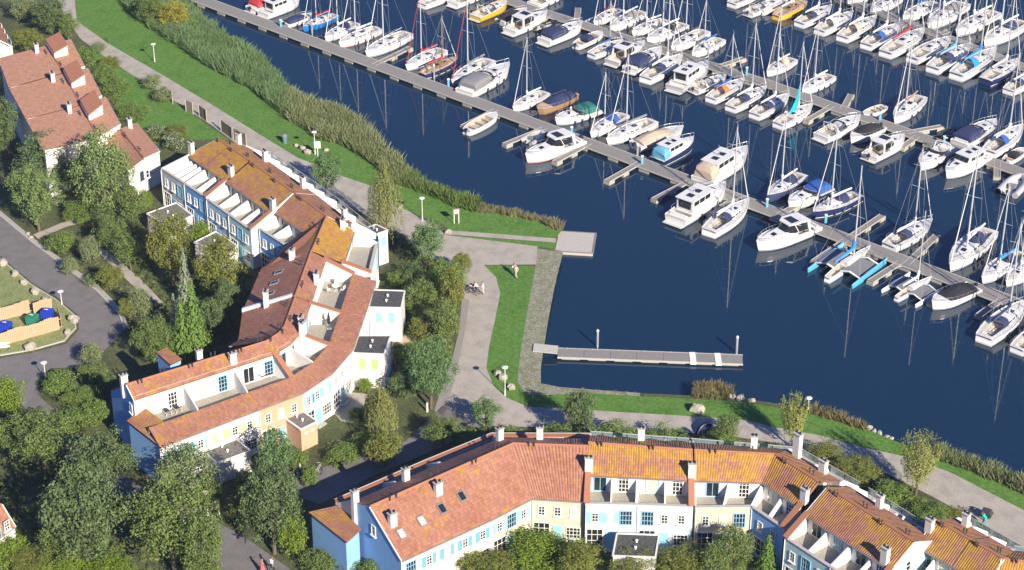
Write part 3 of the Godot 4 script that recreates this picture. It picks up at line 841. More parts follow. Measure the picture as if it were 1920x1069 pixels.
func build_boats() -> void:
	for i in BOATS.size():
		var q = BOATS[i]
		var o: Dictionary = q[5].duplicate()
		o.n = i
		var t := thing(q[0], q[6], q[7], q[8] if q.size() > 8 else "", Vector3(q[1], WL, q[2]), q[3])
		var s: float = q[4] / 9.0
		var wide := clampf(pow(9.0 / q[4], 0.35), 0.85, 1.35)
		t.scale = Vector3(s, s * clampf(wide, 0.95, 1.2), s * wide)
		match str(q[0]):
			"sailing_yacht": sailboat(t, o)
			"trimaran": trimaran(t, o)
			"tarpaulin_covered_boat": covered_boat(t, o)
			"open_boat": open_boat(t, o)
			"rubber_dinghy": rib(t, o)
			"motor_cruiser": motorboat(t, o, "cruiser")
			"sports_cruiser": motorboat(t, o, "sport")
			"cabin_cruiser": motorboat(t, o, "cabin")

# ------------------------------------------------------------------ terraced houses
var lich: FastNoiseLite
var hx := {}          # plan of the house being built
func hp(s: float, d: float, y: float) -> Vector3:   # s across the house (0..1), d from front to back, y height
	var dr: float = hx.dr; var dk: float = hx.dk
	var a: Vector2; var b: Vector2
	if d <= dr:
		a = hx.fl + (hx.rl - hx.fl) * (d / dr); b = hx.fr + (hx.rr - hx.fr) * (d / dr)
	else:
		var t := (d - dr) / (dk - dr)
		a = hx.rl + (hx.kl - hx.rl) * t; b = hx.rr + (hx.kr - hx.rr) * t
	return v3(a.lerp(b, s), y)
func seg(called: String, root: Node3D, mat: Material, d0: float, y0: float, d1: float, y1: float) -> MeshInstance3D:
	var mb := MB.new()
	mb.quad(hp(0, d0, y0), hp(1, d0, y0), hp(1, d1, y1), hp(0, d1, y1))
	return part(called, mb.done(), mat, root)
func tile_col(p: Vector3, li: float, up: float) -> Color:   # clay with crusts of yellow lichen; each crust has its own outline
	var n := lich.get_noise_2d(p.x * 14.0, p.z * 14.0) * 0.5 + 0.5
	var n2 := lich.get_noise_2d(p.x * 2.2 + 70.0, p.z * 2.2) * 0.5 + 0.5
	var n3 := lich.get_noise_2d(p.x * 6.0 - 40.0, p.z * 6.0 + 90.0) * 0.5 + 0.5
	var base := Color(0.36, 0.150, 0.092).lerp(Color(0.44, 0.215, 0.145), n2)
	base = base.lerp(Color(0.29, 0.105, 0.062), clampf(n3 * 1.4 - 0.7, 0.0, 0.5))
	base = base.lerp(Color(0.60, 0.315, 0.195), hx.get("pale", 0.0))
	var crust := n * 0.45 + n3 * 0.35 + n2 * 0.2
	var need := 0.735 - 0.34 * li - (0.10 * li if up > 0.72 else 0.0)
	if crust > need: return base.lerp(Color(0.48, 0.26, 0.035), clampf(0.45 + (crust - need) * 5.0, 0.0, 0.92))
	return base
func roof_seg(called: String, root: Node3D, d0: float, y0: float, d1: float, y1: float, li: float, flip := false) -> MeshInstance3D:
	var mb := MB.new()
	var w := hp(0, d0, y0).distance_to(hp(1, d0, y0)); var l := hp(0.5, d0, y0).distance_to(hp(0.5, d1, y1))
	var nx := maxi(1, int(ceil(w / 0.32))); var ny := maxi(1, int(ceil(l / 0.32)))
	var P := []; var Cc := []; var U := []
	for j in ny + 1:
		var rp := []; var rc := []; var ru := []
		for i in nx + 1:
			var s := float(i) / nx; var t := float(j) / ny
			var p := hp(s, lerpf(d0, d1, t), lerpf(y0, y1, t))
			rp.append(p); rc.append(tile_col(p, li, 1.0 - t if flip else t)); ru.append(Vector2(s * w, t * l) if not flip else Vector2(s * w, (1.0 - t) * l))
		P.append(rp); Cc.append(rc); U.append(ru)
	for j in ny:
		for i in nx:
			mb.quad4([P[j][i], P[j][i + 1], P[j + 1][i + 1], P[j + 1][i]], [Cc[j][i], Cc[j][i + 1], Cc[j + 1][i + 1], Cc[j + 1][i]], [U[j][i], U[j][i + 1], U[j + 1][i + 1], U[j + 1][i]])
	# underside and edges, 0.1 m thick
	var dn := Vector3(0, -0.11, 0)
	var a := hp(0, d0, y0); var b := hp(1, d0, y0); var c := hp(1, d1, y1); var d := hp(0, d1, y1)
	var ec := Color(0.34, 0.14, 0.08)
	mb.quad(d + dn, c + dn, b + dn, a + dn, ec)
	mb.quad(a + dn, b + dn, b, a, ec); mb.quad(b + dn, c + dn, c, b, ec); mb.quad(c + dn, d + dn, d, c, ec); mb.quad(d + dn, a + dn, a, d, ec)
	return part(called, mb.done(), M.roof, root)
func fin(called: String, root: Node3D, mat: Material, s: float, pts: Array, thick: float) -> MeshInstance3D:   # upright wall across the house, pts in (d, y)
	var mb := MB.new()
	var r := (hp(1, pts[0].x, 0) - hp(0, pts[0].x, 0)).normalized()
	var q := []
	var shift := 0.0 if s < 0.01 else (-thick if s > 0.99 else -thick * 0.5)
	for p in pts: q.append(hp(s, p.x, p.y) + r * shift)
	mb.prism(q, r * thick)
	return part(called, mb.done(), mat, root)
func wall_frame(s: float, d: float, y: float, out_back := false) -> Transform3D:
	var r := (hp(1, d, 0) - hp(0, d, 0)).normalized()
	if out_back: r = -r
	return Transform3D(Basis(r, Vector3.UP, r.cross(Vector3.UP)), hp(s, d, y))
func window(root: Node3D, xf: Transform3D, w: float, h: float, cols: int, rows: int, paint: Material, glass: Material, shutter := "", sill := true) -> void:
	var f := part("window", cm("wf_%s_%s_%d_%d" % [w, h, cols, rows], func(mb: MB):
		var t := 0.09
		for s in [-1, 1]:
			mb.box(Vector3((w / 2 - t / 2) * s, 0, 0.03), Vector3(t, h, 0.09))
			mb.box(Vector3(0, (h / 2 - t / 2) * s, 0.03), Vector3(w - 2 * t, t, 0.09))
		for i in range(1, cols): mb.box(Vector3(-w / 2 + w * i / cols, 0, 0.022), Vector3(0.055, h - 2 * t, 0.05))
		for j in range(1, rows): mb.box(Vector3(0, -h / 2 + h * j / rows, 0.02), Vector3(w - 2 * t, 0.05, 0.05))), paint, root, xf)
	part("pane", cm("wp_%s_%s" % [w, h], func(mb: MB): mb.quad(Vector3(-w / 2 + 0.05, -h / 2 + 0.05, 0.012), Vector3(w / 2 - 0.05, -h / 2 + 0.05, 0.012), Vector3(w / 2 - 0.05, h / 2 - 0.05, 0.012), Vector3(-w / 2 + 0.05, h / 2 - 0.05, 0.012))), glass, f)
	if sill: part("sill", cm("ws_%s" % w, func(mb: MB): mb.box(Vector3(0, 0, 0.08), Vector3(w + 0.2, 0.07, 0.2))), M.white, f, Transform3D(Basis.IDENTITY, Vector3(0, -h / 2 - 0.04, 0)))
	if shutter != "":
		for s in [-1, 1]:
			part("shutter", cm("wsh_%s" % h, func(mb: MB):
				mb.box(Vector3(0, 0, 0.04), Vector3(0.46, h + 0.05, 0.05))
				for k in 5: mb.box(Vector3(0, -h * 0.4 + h * 0.2 * k, 0.07), Vector3(0.38, h * 0.11, 0.02))), M["shut_" + shutter], f, Transform3D(Basis.IDENTITY, Vector3((w / 2 + 0.25) * s, 0, 0)))
func chimney(root: Node3D, s: float, d: float, y0: float, y1: float, big := 1.0) -> void:
	var xf := wall_frame(s, d, 0.0)
	var w := 0.76 * big; var t := 0.52
	var mb := MB.new()
	mb.box(Vector3(0, (y0 + y1) / 2, 0), Vector3(w, y1 - y0, t))
	var c := part("chimney", mb.done(), M.whitewall, root, xf)
	mb = MB.new()
	mb.box(Vector3(0, y1 + 0.05, 0), Vector3(w + 0.14, 0.1, t + 0.14))
	part("chimney_cap", mb.done(), M.concrete, c)
	for k in [-0.22, 0.22]:
		mb = MB.new()
		mb.lathe(Vector3(k * big, y1 + 0.1, 0), [[0.12, 0.0], [0.10, 0.22], [0.0, 0.20]], 8)
		part("chimney_pot", mb.done(), M.black, c)
func roof_y(h: Dictionary, d: float) -> float:
	if d <= hx.dr: return lerpf(h.hf, h.hr, d / hx.dr)
	return h.hr - (d - hx.dr) * 0.5
func lean_roof(root: Node3D, q: Array, called: String) -> void:   # sloped tile roof on four corners; walls go down to the ground
	var mb := MB.new()
	var n := 6
	for j in n:
		for i in n:
			var P := []; var Cc := []; var U := []
			for e in [[0, 0], [1, 0], [1, 1], [0, 1]]:
				var s := float(i + e[0]) / n; var t := float(j + e[1]) / n
				var p: Vector3 = q[0].lerp(q[1], s).lerp(q[3].lerp(q[2], s), t)
				P.append(p); Cc.append(tile_col(p, 0.6, t)); U.append(Vector2(s * q[0].distance_to(q[1]), t * q[1].distance_to(q[2])))
			if (P[1] - P[0]).cross(P[2] - P[0]).y < 0:
				P.reverse(); Cc.reverse(); U.reverse()
			mb.quad4(P, Cc, U)
	var dn := Vector3(0, -0.14, 0)
	for i in 4:
		var a: Vector3 = q[i]; var b: Vector3 = q[(i + 1) % 4]
		mb.quad(a + dn, b + dn, b, a, Color(0.34, 0.14, 0.08))
	part(called, mb.done(), M.roof, root)
func house(h: Dictionary) -> void:
	var prof: String = h.prof
	var S := prof == "S" or prof == "A"
	hx = {"fl": h.fl, "fr": h.fr, "rl": h.rl, "rr": h.rr, "kl": h.kl, "kr": h.kr, "dr": 6.5 if S else 6.0, "dk": 11.0 if S else 10.8, "pale": h.get("pale", 0.0)}
	var o: Vector3 = hp(0.5, 3.0, 0)
	var t := thing("terraced_house", h.label, "house", "terraced houses with red tiled roofs")
	var hf: float = h.hf; var hr: float = h.hr; var li: float = h.li
	var wm := wall_mat(h.wall); var gm := wall_mat(h.gable)
	var fy := hf - (0.4 if S else 0.5)
	var dr: float = hx.dr; var dk: float = hx.dk
	var long_back: bool = S or prof == "R" and h.label.contains("salmon") or h.has("pitch")
	var hk: float = h.get("hk", 5.2)
	var A := func(a, b) -> Vector2: return Vector2(a, b)
	seg("front_wall", t, wm, 0, 0, 0, hf)
	var dt := 3.0     # back wall of the terrace
	if S:
		dt = 5.2
		roof_seg("parapet_roof", t, -0.2, hf - 0.07, 2.2, hf + 0.75, li)
		seg("parapet", t, M.whitewall, 2.2, hf + 0.7, 2.2, fy)
		seg("terrace_floor", t, M.terrace, 2.2, fy, dt, fy)
		seg("terrace_wall", t, M.whitewall, dt, fy, dt, hr - 0.72)
		roof_seg("front_roof", t, dt - 0.3, hr - 0.92, dr, hr, li)
		gutter(t, -0.2, hf - 0.08)
	elif prof == "T":
		seg("parapet", t, M.whitewall, 0.24, hf, 0.24, fy)
		var mb := MB.new()
		mb.bar(hp(0, 0.1, hf + 0.02), hp(1, 0.1, hf + 0.02), 0.36, 0.07)
		part("coping", mb.done(), M.concrete, t)
		seg("terrace_floor", t, M.terrace, 0.24, fy, dt, fy)
		seg("terrace_wall", t, M.whitewall, dt, fy, dt, roof_y(h, dt) - 0.03)
		roof_seg("front_roof", t, 2.7, roof_y(h, 2.7), dr, hr, li)
		gutter(t, 2.66, roof_y(h, 2.7) - 0.04)
	else:
		roof_seg("front_roof", t, -0.25, roof_y(h, -0.25), dr, hr, li)
		gutter(t, -0.28, roof_y(h, -0.25) - 0.03)
	# behind the ridge
	if long_back:
		roof_seg("back_roof", t, dr, hr, dk + 0.2, hk, li * 0.5, true)
		seg("back_wall", t, gm if h.ends != "" else wm, dk, hk, dk, 0)
	else:
		roof_seg("back_roof", t, dr, hr, 8.45, hr - 1.3, li * 0.8, true)
		seg("upper_back_wall", t, M.whitewall, 8.3, hr - 1.22, 8.3, fy)
		seg("back_terrace_floor", t, M.terrace, 8.3, fy, 10.6, fy)
		seg("back_parapet", t, M.whitewall, 10.6, fy, 10.6, hf - 0.1)
		seg("back_wall", t, wm, 10.8, hf - 0.1, 10.8, 0)
		var mb := MB.new()
		mb.bar(hp(0, 10.7, hf - 0.08), hp(1, 10.7, hf - 0.08), 0.3, 0.06)
		mb.bar(hp(0, 10.7, hf + 0.75), hp(1, 10.7, hf + 0.75), 0.06, 0.06)
		part("back_coping", mb.done(), M.concrete, t)
		if prof == "R":
			mb = MB.new()
			mb.bar(hp(0, 10.7, hf + 0.5), hp(1, 10.7, hf + 0.5), 0.75, 0.12)
			part("tiled_coping", mb.done(), M.tilecap, t)
			mb = MB.new()
			mb.bar(hp(0, 10.7, hf + 0.2), hp(1, 10.7, hf + 0.2), 0.2, 0.5)
			part("parapet_wall", mb.done(), M.whitewall, t)
		for k in (4 if prof != "R" else 0):
			mb = MB.new()
			mb.quad(hp((k + 1) / 4.0 - 0.01, 10.7, hf - 0.03), hp(k / 4.0 + 0.01, 10.7, hf - 0.03), hp(k / 4.0 + 0.01, 10.7, hf + 0.71), hp((k + 1) / 4.0 - 0.01, 10.7, hf + 0.71))
			part("glass_panel", mb.done(), M.pane, t)
		for s in ([0.0, 0.5, 1.0] if h.get("bays", 1) == 2 else [0.0, 1.0]):
			fin("back_partition", t, M.whitewall, s, [A.call(8.31, fy), A.call(8.31, hr - 1.35), A.call(8.9, hr - 1.5), A.call(10.55, hf + 0.35), A.call(10.55, fy)], 0.16)
	if h.has("dormer"):
		var top := hr + 0.75
		var mb := MB.new()
		var q := [hp(0.5, 2.3, top - 0.25), hp(1.0, 2.3, top - 0.25), hp(1.0, dr, top), hp(0.5, dr, top)]
		var lowp := [hp(0.5, 2.3, hf), hp(1.0, 2.3, hf), hp(1.0, dr, hf), hp(0.5, dr, hf)]
		for i in 4:
			var j := (i + 1) % 4
			mb.quad(lowp[i], lowp[j], q[j], q[i])
		var dm := part("dormer", mb.done(), M.whitewall, t)
		mb = MB.new()
		for i in 4: q[i] += Vector3(0, 0.05, 0)
		mb.prism(q, Vector3(0, 0.12, 0), Color(0.40, 0.18, 0.10))
		part("dormer_roof", mb.done(), M.tilecap, dm)
	# ridge tiles
	var rb := MB.new()
	rb.tube([hp(0, dr, hr - 0.02), hp(1, dr, hr - 0.02)], 0.13, -1, 8)
	part("ridge_tiles", rb.done(), M.tilecap, t)
	for e in [[0.2, 0.35], [0.27, 0.35], [0.7, -0.45], [0.78, -0.45]]:
		rb = MB.new()
		var b := hp(e[0], dr - e[1], hr - 0.15)
		rb.lathe(b, [[0.07, 0.0], [0.07, 0.42], [0.11, 0.44], [0.11, 0.52], [0.0, 0.55]], 6)
		part("vent_pipe", rb.done(), M.dark, t)
	# end walls
	for e in [["l", 0.0], ["r", 1.0]]:
		if not h.ends.contains(e[0]): continue
		var q := []
		var pr: Array
		if h.has("hip"): pr = [[0, 0], [0, hf], [5.15, hf], [5.15, hr - 0.95], [dr, hr - 0.06], [dk, hk - 0.05], [dk, 0]]
		elif S: pr = [[0, 0], [0, hf], [2.2, hf + 0.72], [5.0, hr - 0.95], [dr, hr - 0.06], [dk, hk - 0.05], [dk, 0]]
		elif long_back: pr = [[0, 0], [0, hf], [dr, hr - 0.06], [dk, hk - 0.05], [dk, 0]]
		else: pr = [[0, 0], [0, hf - 0.02], [2.8, roof_y(h, 2.8) - 0.06], [dr, hr - 0.06], [8.3, hr - 1.27], [8.3, fy], [10.8, hf - 0.12], [10.8, 0]]
		for p in pr: q.append(hp(e[1], p[0], p[1]))
		var mb := MB.new()
		var nn: Vector3 = (q[4] - q[0]).cross(Vector3.UP).normalized()
		if nn.dot(hp(e[1], 4, 0) - hp(0.5, 4, 0)) < 0: nn = -nn
		for i in q.size(): q[i] += nn * 0.003
		mb.poly(q, nn)
		var gw := part("gable_wall", mb.done(), gm, t)
		# verge boards
		mb = MB.new()
		var d_lo := 5.0 if h.has("hip") else (2.2 if S else (2.7 if prof == "T" else -0.2))
		var y_lo := hr - 0.9 if h.has("hip") else (hf + 0.8 if S else roof_y(h, d_lo))
		mb.bar(hp(e[1], d_lo, y_lo - 0.1) + nn * 0.06, hp(e[1], dr, hr - 0.1) + nn * 0.06, 0.1, 0.16)
		part("verge_board", mb.done(), M.white, gw)
		var xg := Transform3D(Basis(Vector3.UP.cross(nn), Vector3.UP, nn), hp(e[1], dr - 0.6, hr - 2.6) + nn * 0.01)
		window(gw, xg, 0.7, 1.2, 1, 2, M.white, M.glass)
	# partitions and party walls
	var bays: int = h.get("bays", 1)
	if prof == "T":
		var at := [0.5] if bays == 2 else []
		if not h.get("fin", "").contains("l") and not h.ends.contains("l"): at.append(0.0)
		if h.has("small"): at = [0.25, 0.5, 0.75, 1.0]
		elif bays == 2: at.append(0.999)
		for s in at:
			fin("partition", t, M.whitewall, s, [A.call(0.24, fy), A.call(0.24, hf + 0.06), A.call(dt - 0.1, roof_y(h, dt) - 0.55), A.call(dt - 0.02, fy)], 0.14)
		for e in [["l", 0.0], ["r", 1.0]]:
			if h.get("fin", "").contains(e[0]) or h.ends.contains(e[0]):
				var y1 := roof_y(h, dt)
				fin("party_wall", t, M.whitewall, e[1], [A.call(0.02, fy), A.call(0.02, hf + 0.1), A.call(dt - 0.1, y1 - 0.04), A.call(dt - 0.1, fy)], 0.34)
				if h.get("fin", "").contains(e[0]):
					var mb := MB.new()
					var r := (hp(1, 0, 0) - hp(0, 0, 0)).normalized()
					var c0 := hp(e[1], -0.1, hf + 0.16) + r * (0.17 if e[1] < 0.5 else -0.17); var c1 := hp(e[1], dt, y1 + 0.12) + r * (0.17 if e[1] < 0.5 else -0.17)
					mb.bar(c0, c1, 0.62, 0.12)
					part("tiled_coping", mb.done(), M.tilecap, t)
	elif S:
		for e in [["l", 0.0], ["r", 1.0]]:
			var tall: bool = h.get("fin", "").contains(e[0]) or h.ends.contains(e[0])
			if not tall and e[1] < 0.5 or h.has("hip") and e[1] < 0.5: continue
			fin("party_wall", t, M.whitewall, e[1], [A.call(2.2, fy), A.call(2.2, hf + 0.85), A.call(dt - 0.02, (hr - 0.75) if tall else hf + 2.0), A.call(dt - 0.02, fy)], 0.3 if tall else 0.14)
			if tall:
				var mb := MB.new()
				var r := (hp(1, 0, 0) - hp(0, 0, 0)).normalized()
				var c0 := hp(e[1], 2.0, hf + 0.86) + r * (0.15 if e[1] < 0.5 else -0.15); var c1 := hp(e[1], dt, hr - 0.66) + r * (0.15 if e[1] < 0.5 else -0.15)
				mb.bar(c0, c1, 0.62, 0.12)
				part("tiled_coping", mb.done(), M.tilecap, t)
	if h.has("backcap"):
		fin("back_party_wall", t, M.whitewall, 0.0, [A.call(dr + 0.3, hr - 0.3), A.call(dr + 0.3, hr + 0.12), A.call(dk + 0.2, hk + 0.42), A.call(dk + 0.2, hk - 0.6)], 0.4)
	# openings
	var width := hp(0, 0, 0).distance_to(hp(1, 0, 0))
	var sh: String = h.get("shutter", "")
	var k := int(h.label.length())
	var spots := [0.2, 0.5, 0.8] if width > 4.6 else [0.3, 0.7]
	if width > 8: spots = [0.1, 0.3, 0.5, 0.7, 0.9]
	for i in spots.size():
		var s: float = spots[i]
		var xf := wall_frame(s, 0, 3.85)
		if (k + i) % 5 == 3 and prof != "S": window(t, xf, 1.25, 1.75, 4, 3, M.shut_french, M.glass, "", false)
		else: window(t, xf, 0.72, 1.15, 2, 3, M.white, M.curtain if (k + i * 5) % 3 == 0 else M.glass, sh)
		var xg := wall_frame(s, 0, 1.35)
		if i == 0: window(t, xg, 1.7, 2.2, 3, 3, M.white, M.glass, "", false)
		elif i == spots.size() - 1: window(t, xg, 1.5, 1.4, 4, 3, M.white, M.glass, "")
		elif i == 1: door(t, wall_frame(s, 0, 0), M["shut_" + (sh if sh != "" else "lightblue")])
	if prof != "R":
		var doors := [0.27, 0.73] if bays == 2 else ([0.3, 0.75] if width > 5 else [0.5])
		for i in doors.size():
			window(t, wall_frame(doors[i], dt, fy + 1.08), 1.35 if i == 0 else 1.1, 2.0, 2 if i == 0 else 3, 1 if i == 0 else 4, M.white if (k + i) % 2 == 0 else M.shut_french, M.glass if (k + i) % 3 else M.curtain, "", false)
	if not long_back:
		for s in [0.25, 0.75]: window(t, wall_frame(s, 8.3, fy + 1.0, true), 1.3, 1.9, 2, 3, M.white, M.glass, "", false)
		for s in [0.2, 0.5, 0.8]:
			window(t, wall_frame(s, 10.8, 3.8, true), 0.8, 1.15, 2, 3, M.white, M.glass)
			window(t, wall_frame(s, 10.8, 1.3, true), 1.3, 1.5, 3, 3, M.white, M.glass)
	# skylights
	var ns: int = h.get("sky", 0)
	for i in absi(ns):
		var s := 0.13 + 0.24 * i
		var d := 2.2 + 0.32 * i
		if ns < 0: d = dr + 2.6; s = 0.25 + 0.24 * i
		var y := roof_y(h, d) if ns > 0 else lerpf(hr, hk, (d - dr) / (dk + 0.2 - dr))
		var p := hp(s, d, y)
		var p2 := hp(s, d + 0.4, roof_y(h, d + 0.4) if ns > 0 else lerpf(hr, hk, (d + 0.4 - dr) / (dk + 0.2 - dr)))
		var r := (hp(1, d, y) - hp(0, d, y)).normalized()
		var u := (p2 - p).normalized()
		var xf := Transform3D(Basis(r, u, r.cross(u)), p)
		var f := part("skylight", cm("skyl", func(mb: MB):
			for e in [-1, 1]:
				mb.box(Vector3(0.36 * e, 0, 0.06), Vector3(0.1, 1.1, 0.14)); mb.box(Vector3(0, 0.5 * e, 0.06), Vector3(0.62, 0.1, 0.14))), M.c_grey, t, xf)
		part("pane", cm("skylp", func(mb: MB): mb.quad(Vector3(-0.31, -0.45, 0.07), Vector3(0.31, -0.45, 0.07), Vector3(0.31, 0.45, 0.07), Vector3(-0.31, 0.45, 0.07))), M.glass if i > 1 or ns < 0 else M.curtain, f)
	for c in h.chim:
		var d: float = c[1]
		var y := roof_y(h, d) if d <= dr or not long_back else lerpf(hr, hk, (d - dr) / (dk - dr))
		chimney(t, c[0], d, y - 0.4 if prof != "S" else fy + 1.6, maxf(y + 1.25, hr - 0.1) if not S else hr + 0.55)
	for s in h.bchim:
		chimney(t, s, 8.0, fy, hr + (1.7 if h.has("tall") and s < 0.5 else 0.35), 0.85 if not h.has("tall") else 1.1)
	# rain pipe
	var dp := MB.new()
	var b0 := hp(0.02, -0.08, 0.0)
	dp.tube([b0, b0 + Vector3(0, hf - 0.25, 0), hp(0.02, -0.02, hf - 0.05)], 0.05, -1, 6)
	part("rain_pipe", dp.done(), M.white, t)
	h_last = t
var h_last: Node3D
func door(root: Node3D, xf: Transform3D, mat: Material) -> void:
	var d := part("door", cm("door", func(mb: MB):
		mb.box(Vector3(0, 1.05, 0.03), Vector3(0.9, 2.1, 0.06))
		for y in [0.55, 1.45]: mb.box(Vector3(0, y, 0.07), Vector3(0.6, 0.65, 0.03))), mat, root, xf)
	part("door_handle", cm("doorh", func(mb: MB): mb.box(Vector3(0.35, 1.05, 0.1), Vector3(0.12, 0.04, 0.05))), M.steel, d)
	part("door_step", cm("doors", func(mb: MB): mb.box(Vector3(0, 0.06, 0.35), Vector3(1.3, 0.12, 0.6))), M.concrete, d)
func gutter(t: Node3D, d: float, y: float) -> void:
	var mb := MB.new()
	mb.tube([hp(0, d, y - 0.06), hp(1, d, y - 0.06)], 0.07, -1, 6)
	part("gutter", mb.done(), M.c_grey, t)
func build_houses() -> void:
	lich = FastNoiseLite.new()
	lich.seed = 77; lich.frequency = 0.09; lich.fractal_octaves = 3
	M.shut_azure = flat(Color(0.14, 0.38, 0.62), 0.6)
	M.shut_french = flat(Color(0.27, 0.50, 0.68), 0.6)
	M.shut_lightblue = flat(Color(0.28, 0.58, 0.74), 0.6)
	M.shut_yellow = flat(Color(0.60, 0.60, 0.30), 0.6)
	M.shut_lime = flat(Color(0.42, 0.68, 0.20), 0.6)
	for h in HOUSES:
		house(h)
		for q in LEANS:
			if q[0] != h.label: continue
			var c := []
			for i in 4: c.append(Vector3(q[1][i * 3], q[1][i * 3 + 1], q[1][i * 3 + 2]))
			lean_roof(h_last, c, "side_roof")
			var mb := MB.new()
			var cc: Vector3 = (c[0] + c[1] + c[2] + c[3]) / 4.0
			for i in 4:   # walls a little inside the eaves
				var a: Vector3 = c[i].lerp(cc, 0.1); var b: Vector3 = c[(i + 1) % 4].lerp(cc, 0.1)
				var g := Vector3(1, 0, 1)
				var dn := Vector3(0, -0.1, 0)
				var nn := (b - a).cross(Vector3.UP)
				if nn.dot((a + b) / 2 - cc) > 0: mb.quad(a * g + Vector3(0, q[2], 0), b * g + Vector3(0, q[2], 0), b + dn, a + dn)
				else: mb.quad(b * g + Vector3(0, q[2], 0), a * g + Vector3(0, q[2], 0), a + dn, b + dn)
			part("side_wall", mb.done(), wall_mat(h.gable), h_last)
	for q in SHEDS:
		var p := pv(q[1])
		var t := thing("flat_roofed_annex", q[0], "shed")
		var hh: float = q[2]
		var c := (p[0] + p[1] + p[2] + p[3]) / 4.0
		var wall := []; var top := []
		for i in 4:
			wall.append(v3(p[i].lerp(c, 0.02), 0)); top.append(v3(p[i].lerp(c, 0.05), hh - 0.1))
		var mb := MB.new()
		mb.prism(wall, Vector3(0, hh - 0.12, 0))
		part("wall", mb.done(), wall_mat(q[3]), t)
		mb = MB.new()
		mb.prism(top, Vector3(0, 0.04, 0))
		part("flat_roof", mb.done(), M[q[4]], t)
		mb = MB.new()
		for i in 4: mb.bar(v3(p[i], hh - 0.05), v3(p[(i + 1) % 4], hh - 0.05), 0.16, 0.16)
		part("roof_edge", mb.done(), M.white if q[4] == "feltpale" else M.whitewall, t)
		for e in [0.35, 0.65]:
			mb = MB.new()
			var b := p[0].lerp(p[1], 0.5).lerp(p[3].lerp(p[2], 0.5), e)
			mb.lathe(v3(b, hh - 0.07), [[0.1, 0.0], [0.1, 0.25], [0.17, 0.27], [0.0, 0.4]], 8)
			part("roof_vent", mb.done(), M.white, t)
		var r := (p[2] - p[3]).normalized()
		if (p[3] - p[0]).y < 0: r = -r
		var n := Vector3(r.x, 0, r.y).cross(Vector3.UP)
		var lim: bool = q[0].contains("lime")
		for e in [0.3, 0.7]:
			var pos := p[3].lerp(p[2], e).lerp(c, 0.02)
			if hh > 4.0:
				window(t, Transform3D(Basis(Vector3(r.x, 0, r.y), Vector3.UP, n), v3(pos, hh - 1.4)), 0.6, 1.3, 1, 2, M.shut_lime if lim else M.shut_lightblue, M.shut_lime if lim else M.shut_lightblue, "", false)
			else:
				window(t, Transform3D(Basis(Vector3(r.x, 0, r.y), Vector3.UP, n), v3(pos, hh - 0.8)), 0.35, 0.28, 1, 1, M.white, M.glass, "", false)

# ------------------------------------------------------------------ plants
const LEAF := {   # leaf colours (linear), leaf size, clumps, leaves in a clump, clump radius
	"dark": [Color(0.072, 0.117, 0.040), Color(0.135, 0.189, 0.070), 0.050, 80, 48, 0.15],
	"broad": [Color(0.092, 0.144, 0.034), Color(0.173, 0.229, 0.058), 0.050, 75, 46, 0.16],
	"willow": [Color(0.121, 0.187, 0.053), Color(0.199, 0.274, 0.089), 0.046, 80, 48, 0.15],
	"round": [Color(0.084, 0.166, 0.056), Color(0.144, 0.237, 0.081), 0.046, 80, 46, 0.14],
	"olive": [Color(0.117, 0.149, 0.025), Color(0.211, 0.219, 0.040), 0.050, 75, 46, 0.16],
	"bright": [Color(0.107, 0.185, 0.014), Color(0.194, 0.262, 0.021), 0.055, 60, 44, 0.18],
	"gold": [Color(0.24, 0.23, 0.025), Color(0.34, 0.30, 0.04), 0.055, 60, 44, 0.18],
	"grey": [Color(0.141, 0.180, 0.071), Color(0.231, 0.274, 0.124), 0.050, 60, 40, 0.18],
	"bush": [Color(0.096, 0.162, 0.030), Color(0.179, 0.253, 0.050), 0.055, 60, 46, 0.18],
	"flower": [Color(0.07, 0.12, 0.03), Color(0.45, 0.45, 0.32), 0.055, 60, 40, 0.18],
	"pine": [Color(0.127, 0.185, 0.068), Color(0.228, 0.280, 0.119), 0.052, 60, 46, 0.15],
	"conifer": [Color(0.093, 0.175, 0.031), Color(0.169, 0.273, 0.044), 0.05, 0, 0, 0.1],
	"spruce": [Color(0.209, 0.250, 0.164), Color(0.331, 0.378, 0.263), 0.045, 0, 0, 0.1],
	"weeping": [Color(0.144, 0.175, 0.044), Color(0.263, 0.273, 0.087), 0.045, 0, 0, 0.1],
	"poplar": [Color(0.203, 0.237, 0.056), Color(0.355, 0.361, 0.105), 0.045, 0, 0, 0.1]}
func leaf(mb: MB, p: Vector3, out: Vector3, size: float, col: Color, along := Vector3.ZERO) -> void:
	var n := (out + Vector3(rng.randf_range(-0.8, 0.8), rng.randf_range(-0.5, 0.9), rng.randf_range(-0.8, 0.8))).normalized()
	var x := n.cross(Vector3(rng.randf_range(-1, 1), rng.randf_range(-1, 1), rng.randf_range(-1, 1))).normalized() if along == Vector3.ZERO else along
	var y := n.cross(x).normalized()
	var a := size * rng.randf_range(0.7, 1.25); var b := a * rng.randf_range(0.45, 0.7)
	if along != Vector3.ZERO: b = a * 0.35
	mb.tri(p - x * a * 0.6, p - y * b * 0.6, p + x * a * 0.6, col)
	mb.tri(p - x * a * 0.6, p + x * a * 0.6, p + y * b * 0.6, col)
